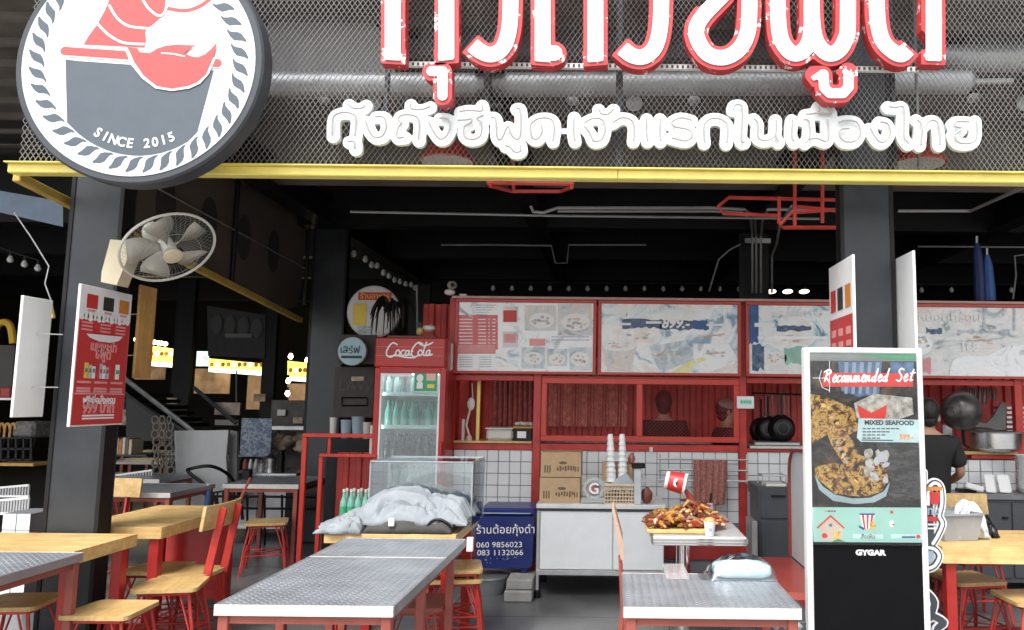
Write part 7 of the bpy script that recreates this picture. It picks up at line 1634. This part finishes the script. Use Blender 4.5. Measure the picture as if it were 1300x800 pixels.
# white fences / crates
def white_fence(px0, px1, ya, yb_, yc, Y, label):
    t = thing('white_fence', label, 'fence', P(px0, yc, Y)); n = int((px1-px0)/3.4); pr0 = None
    for k in range(n+1):
        px = px0+k*(px1-px0)/n; top = P(px, ya+(yb_-ya)*k/n, Y); bot = P(px, yc, Y)
        if pr0 is None: o = MB().bb(-.007, .007, -.006, .006, 0, 1).build('picket', mat('fence_grey', (.42, .42, .42), .6)); pr0 = o
        else: o = pr0.copy(); COL.objects.link(o)
        o.parent = t; o.location = Vector((top.x, Y, bot.z))-Vector(t.location); o.scale = (1, 1, top.z-bot.z)
    MB().bar(P(px0, ya, Y), P(px1, yb_, Y), .018, .018).build('rail', white, t); MB().bar(P(px0, yc, Y), P(px1, yc, Y), .018, .018).build('rail', white, t)
white_fence(122, 193, 607, 597, 615, 8.2, 'low white picket fence behind the metal tables'); white_fence(-10, 37, 620, 616, 630, 7.2, 'upper white picket fence at the left edge'); white_fence(-10, 37, 636, 632, 652, 6.4, 'lower white picket fence at the left edge')
t = thing('white_pedestal', 'white tiled pedestal at the left edge behind the pillar', 'pedestal', (PX(15, 680, 6.0), 6.0, 0)); MB().bb(PX(2, 680, 6), PX(36, 680, 6), 6.0, 6.3, 0, PZ(15, 652, 6), .004).build('core', grout, t)
for j in range(6):
    for i in range(2): a_ = PX(2, 680, 6)+i*.105; zt0 = PZ(15, 652, 6)-j*.12; MB().bb(a_+.002, a_+.10, 5.994, 6.0, zt0-.117, zt0-.003, .001).build('tile', tilem, t)
# dim tables and seats further back in the hall
for i, (px, py, Y, w_) in enumerate(((150, 585, 11.5, 1.0), (205, 590, 10.6, .9), (330, 588, 11.8, 1.0), (120, 600, 9.9, .9))):
    x = PX(px, py, Y); t = thing('metal_table', ['pale topped table deep in the left hall below the folder shelf', 'pale topped table deep in the hall behind the bead curtain', 'pale topped table behind the stainless counter', 'pale topped table in the left hall behind the picket fence'][i], 'table', (x, Y, 0), 'far tables in the left hall')
    MB().bb(x, x+w_, Y, Y+.7, .72, .75, .003).build('top', mat('far_table_top', (.5, .5, .5), .35), t)
    for a_, b_ in ((.04, .04), (w_-.04, .04), (.04, .66), (w_-.04, .66)): MB().bb(x+a_-.02, x+a_+.02, Y+b_-.02, Y+b_+.02, 0, .719).build('leg', redbrown, t)
    stool(x+.3, Y-.3, .2*i, ['stool before the far table below the folder shelf', 'stool before the far table behind the bead curtain', 'stool before the far table behind the stainless counter', 'stool before the far table behind the picket fence'][i])
rn = random.Random(21)
for k, (px, py, w_, h_, Y, m, lb) in enumerate(((150, 520, 14, 20, 12.5, posterm, 'dim framed print in the left hall under the stair rail'), (125, 545, 10, 16, 12, creamw, 'pale notice low in the left hall by the pillar'), (352, 520, 10, 8, 10.45, creamw, 'small pale notice on the rough wall panel'), (372, 530, 12, 8, 10.45, posterm, 'small brown print on the rough wall panel'), (446, 478, 16, 6, 7.98, posterm, 'small print strip on the dark panel sign'), (212, 505, 12, 8, 13, posterm, 'dim print behind the staircase rail'), (322, 500, 14, 10, 15, posterm, 'dim print right of the far hall column'))):
    boxy('wall_poster', lb, 'poster', px, py, px+w_, py+h_, Y, .02, m)
t = thing('bottle_row', 'row of dark and pale jars along the rear of the stainless counter', 'jars', P(300, 598, 9.6))
for k in range(9):
    c = P(297+k*7, 598, 9.6); MB().lathe([(.03, 0), (.032, .09), (.018, .12), (.018, .14)], c, n=10).build('jar', [creamw, blackpl, redbrown, tin][k % 4], t)
# objects at far left edge
t = thing('yellow_arch_sign', 'yellow curved sign shape at the far left edge', 'sign', P(10, 420, 8)); mb = MB(); mb.tube(cat_rom([tuple(P(*q_)) for q_ in ((-8, 436, 8), (-4, 415, 8), (6, 409, 8), (14, 416, 8), (17, 436, 8))], 4), .035, 8); mb.build('arch', mat('sign_yellow_dim', (.5, .3, .02), .5), t)
q3('dark_cabinet', 'dark panelled cabinet at the far left edge', 'cabinet', -20, 438, 14, 495, 8.2, .4, mat('dark_wood_panel', (.04, .035, .03), .6)); q3('red_stain_box', 'small dark red box on the far left ledge', 'box', 0, 492, 12, 505, 8.1, .2, reddark, .01); q3('ledge', 'thin orange wooden ledge at the far left', 'ledge', -10, 588, 42, 592, 7.8, .3, orangewood); q3('ledge', 'thin grey ledge high at the far left edge', 'ledge', -10, 505, 14, 508, 8.0, .3, tin)
t = thing('black_crate', 'black open crate on the orange ledge at the far left', 'crate', P(20, 585, 7.9)); mb = MB()
for yy in (556, 570, 584): mb.tube([P(2, yy, 7.9), P(40, yy, 7.9)], .014, 5)
for k in range(5): mb.tube([P(2+k*9.5, 556, 7.9), P(2+k*9.5, 585, 7.9)], .014, 5); mb.tube([P(2+k*9.5-4, 585, 7.95), P(2+k*9.5+5, 556, 7.95)], .01, 5)
mb.build('bars', black, t); q3('basket_heap', 'grey basket heap at the far left edge above the crate', 'basket', 15, 535, 42, 556, 8.3, .3, mat('grey_wicker', (.16, .155, .15), .8, var=.5, scale=30, bump=.8), .03)
mb = MB()
for k in range(3): mb.tube(cat_rom([tuple(P(*q_)) for q_ in ((-2+k*7, 556, 7.9), (0+k*7, 541, 7.9), (4+k*7, 538, 7.9), (6+k*7, 545, 7.9))], 4), .012, 6)
tag(mb.build('wooden_hooks', orangewood), 'small curved wooden hooks over the black crate', 'hooks')

# ================================================================== PEOPLE
def skinned(name, edges_pts, m, parent, levels=2, radii=None, root=0, kind=None):
    pts, edges, rad = edges_pts
    me = bpy.data.meshes.new(name); me.from_pydata([tuple(p) for p in pts], edges, [])
    o = bpy.data.objects.new(name, me); COL.objects.link(o)
    sk = o.modifiers.new('skin', 'SKIN'); sk.use_smooth_shade = True
    for i, r_ in enumerate(rad):
        v = me.skin_vertices[0].data[i]; v.radius = (r_, r_) if not isinstance(r_, tuple) else r_; v.use_root = (i == root)
    ss = o.modifiers.new('sub', 'SUBSURF'); ss.levels = levels; ss.render_levels = levels
    dg = bpy.context.evaluated_depsgraph_get(); nm = bpy.data.meshes.new_from_object(o.evaluated_get(dg)); nm.materials.clear(); nm.materials.append(m)
    for p_ in nm.polygons: p_.use_smooth = True
    bpy.data.objects.remove(o); o = bpy.data.objects.new(name, nm); COL.objects.link(o); o.parent = parent; return o
def person(loc, rz, label, H=1.58, shirt=tshirt, cap=False, arms=None, pants=None):
    t = thing('person', label, 'person', (0, 0, 0)); s = H/1.7
    A = arms or {'L': [(-.19, .0, 1.38), (-.25, -.02, 1.12), (-.24, -.2, .98), (-.22, -.27, .96)], 'R': [(.19, .0, 1.38), (.25, -.02, 1.12), (.24, -.2, .98), (.22, -.27, .96)]}
    pts = [(0, .0, .93), (0, 0, 1.1), (0, .0, 1.28), (0, .01, 1.40), (0, .0, 1.48), (0, -.02, 1.56), (0, -.015, 1.64)]; rad = [(.155, .11), (.135, .10), (.16, .11), (.12, .08), .052, (.075, .09), (.068, .08)]
    e = [(i, i+1) for i in range(6)]
    for side in ('L', 'R'):
        b = len(pts); pts += A[side]; rad += [.055, .042, .032, .026]; e += [(3, b), (b, b+1), (b+1, b+2), (b+2, b+3)]
        sx = -1 if side == 'L' else 1; b = len(pts); pts += [(sx*.09, 0, .85), (sx*.10, -.01, .48), (sx*.10, .01, .08), (sx*.10, -.12, .03)]; rad += [.085, .055, .038, .03]; e += [(0, b), (b, b+1), (b+1, b+2), (b+2, b+3)]
    skinned('body', ([(a_*s, b_*s, c_*s) for a_, b_, c_ in pts], e, [tuple(k*s for k in r_) if isinstance(r_, tuple) else r_*s for r_ in rad]), skin, t)
    # fingers
    for side in ('L', 'R'):
        h = Vector(A[side][3])*s; sx = -1 if side == 'L' else 1; mb = MB()
        for k in range(4):
            q = h+Vector(((k-1.5)*.019, -.03, 0)); mb.tube([q, q+Vector((0, -.035, -.008)), q+Vector((0, -.055-.006*(k in (1, 2)), -.03))], [.009, .008, .006], 6)
        mb.tube([h+Vector((-sx*.02, 0, 0)), h+Vector((-sx*.045, -.03, -.01)), h+Vector((-sx*.045, -.05, -.02))], [.011, .009, .007], 6); mb.ell(h+Vector((0, -.01, 0)), (.038, .045, .016), 12, 8); mb.build('hand', skin, t)
    # shirt
    sp = [(0, .0, .88), (0, 0, 1.05), (0, .0, 1.25), (0, .01, 1.385), (0, .01, 1.44)]; sr = [(.20, .15), (.18, .14), (.20, .145), (.19, .12), (.085, .08)]; se = [(0, 1), (1, 2), (2, 3), (3, 4)]
    for side in ('L', 'R'):
        a0, a1 = Vector(A[side][0]), Vector(A[side][1]); b = len(sp); sp += [tuple(a0), tuple(a0.lerp(a1, .5)), tuple(a0.lerp(a1, .85))]; sr += [.088, .078, .08]; se += [(3, b), (b, b+1), (b+1, b+2)]
    skinned('shirt', ([(a_*s, b_*s, c_*s) for a_, b_, c_ in sp], se, [tuple(k*s for k in r_) if isinstance(r_, tuple) else r_*s for r_ in sr]), shirt, t)
    pp = [(0, 0, .93)]; prr = [(.165, .125)]; pe = []
    for sx in (-1, 1): b = len(pp); pp += [(sx*.09, 0, .84), (sx*.10, -.01, .48), (sx*.10, .01, .1)]; prr += [.10, .075, .06]; pe += [(0, b), (b, b+1), (b+1, b+2)]
    skinned('trousers', ([(a_*s, b_*s, c_*s) for a_, b_, c_ in pp], pe, [tuple(k*s for k in r_) if isinstance(r_, tuple) else r_*s for r_ in prr]), pants or clothd, t)
    mb = MB(); hc = Vector((0, -.0, 1.625))*s
    mb.ell(hc+Vector((0, .018, .018)), (.092*s, .105*s, .11*s), 20, 14); mb.ell(hc+Vector((0, .04*s, -.055*s)), (.07*s, .06*s, .07*s), 14, 10); mb.build('hair', hair, t)
    f = MB(); f.ell(Vector((0, -.045, 1.60))*s, (.066*s, .075*s, .095*s), 18, 12); f.ell(Vector((0, -.122, 1.595))*s, (.012, .016, .022), 8, 6); f.build('face', skin, t)
    for sx in (-1, 1): MB().ell(Vector((sx*.083, .0, 1.6))*s, (.012, .02, .03), 8, 6).build('ear', skin, t); MB().ell(Vector((sx*.028, -.112, 1.62))*s, (.011, .006, .006), 8, 6).build('eye', ink, t)
    MB().ell(Vector((0, -.114, 1.56))*s, (.022, .006, .005), 8, 6).build('mouth', mat('lips', (.35, .12, .10), .5), t)
    if cap:
        MB().ell(hc+Vector((0, .01, .045))*s, (.097*s, .107*s, .085*s), 18, 10).build('cap', cap, t)
    t.location = loc; t.rotation_euler = (0, 0, rz); return t
person((PX(1180, 600, 6.25), 6.25, 0), R(178), 'person in a black T-shirt seen from behind, working beside the screen stand', 1.56, arms={'L': [(-.2, .0, 1.37), (-.27, .0, 1.12), (-.25, -.2, 1.03), (-.23, -.28, 1.05)], 'R': [(.19, 0, 1.38), (.25, 0, 1.12), (.22, -.2, 1.02), (.2, -.28, 1.02)]})
person((PX(842, 540, 7.85), 7.85, 0), R(185), 'dark haired cook with back turned behind the right mesh window', 1.62)
person((PX(922, 545, 7.8), 7.8, 0), R(100), 'cook in dark shirt and pale cap at the right end of the mesh window', 1.55, cap=mat('pale_cap', (.28, .22, .2), .7))
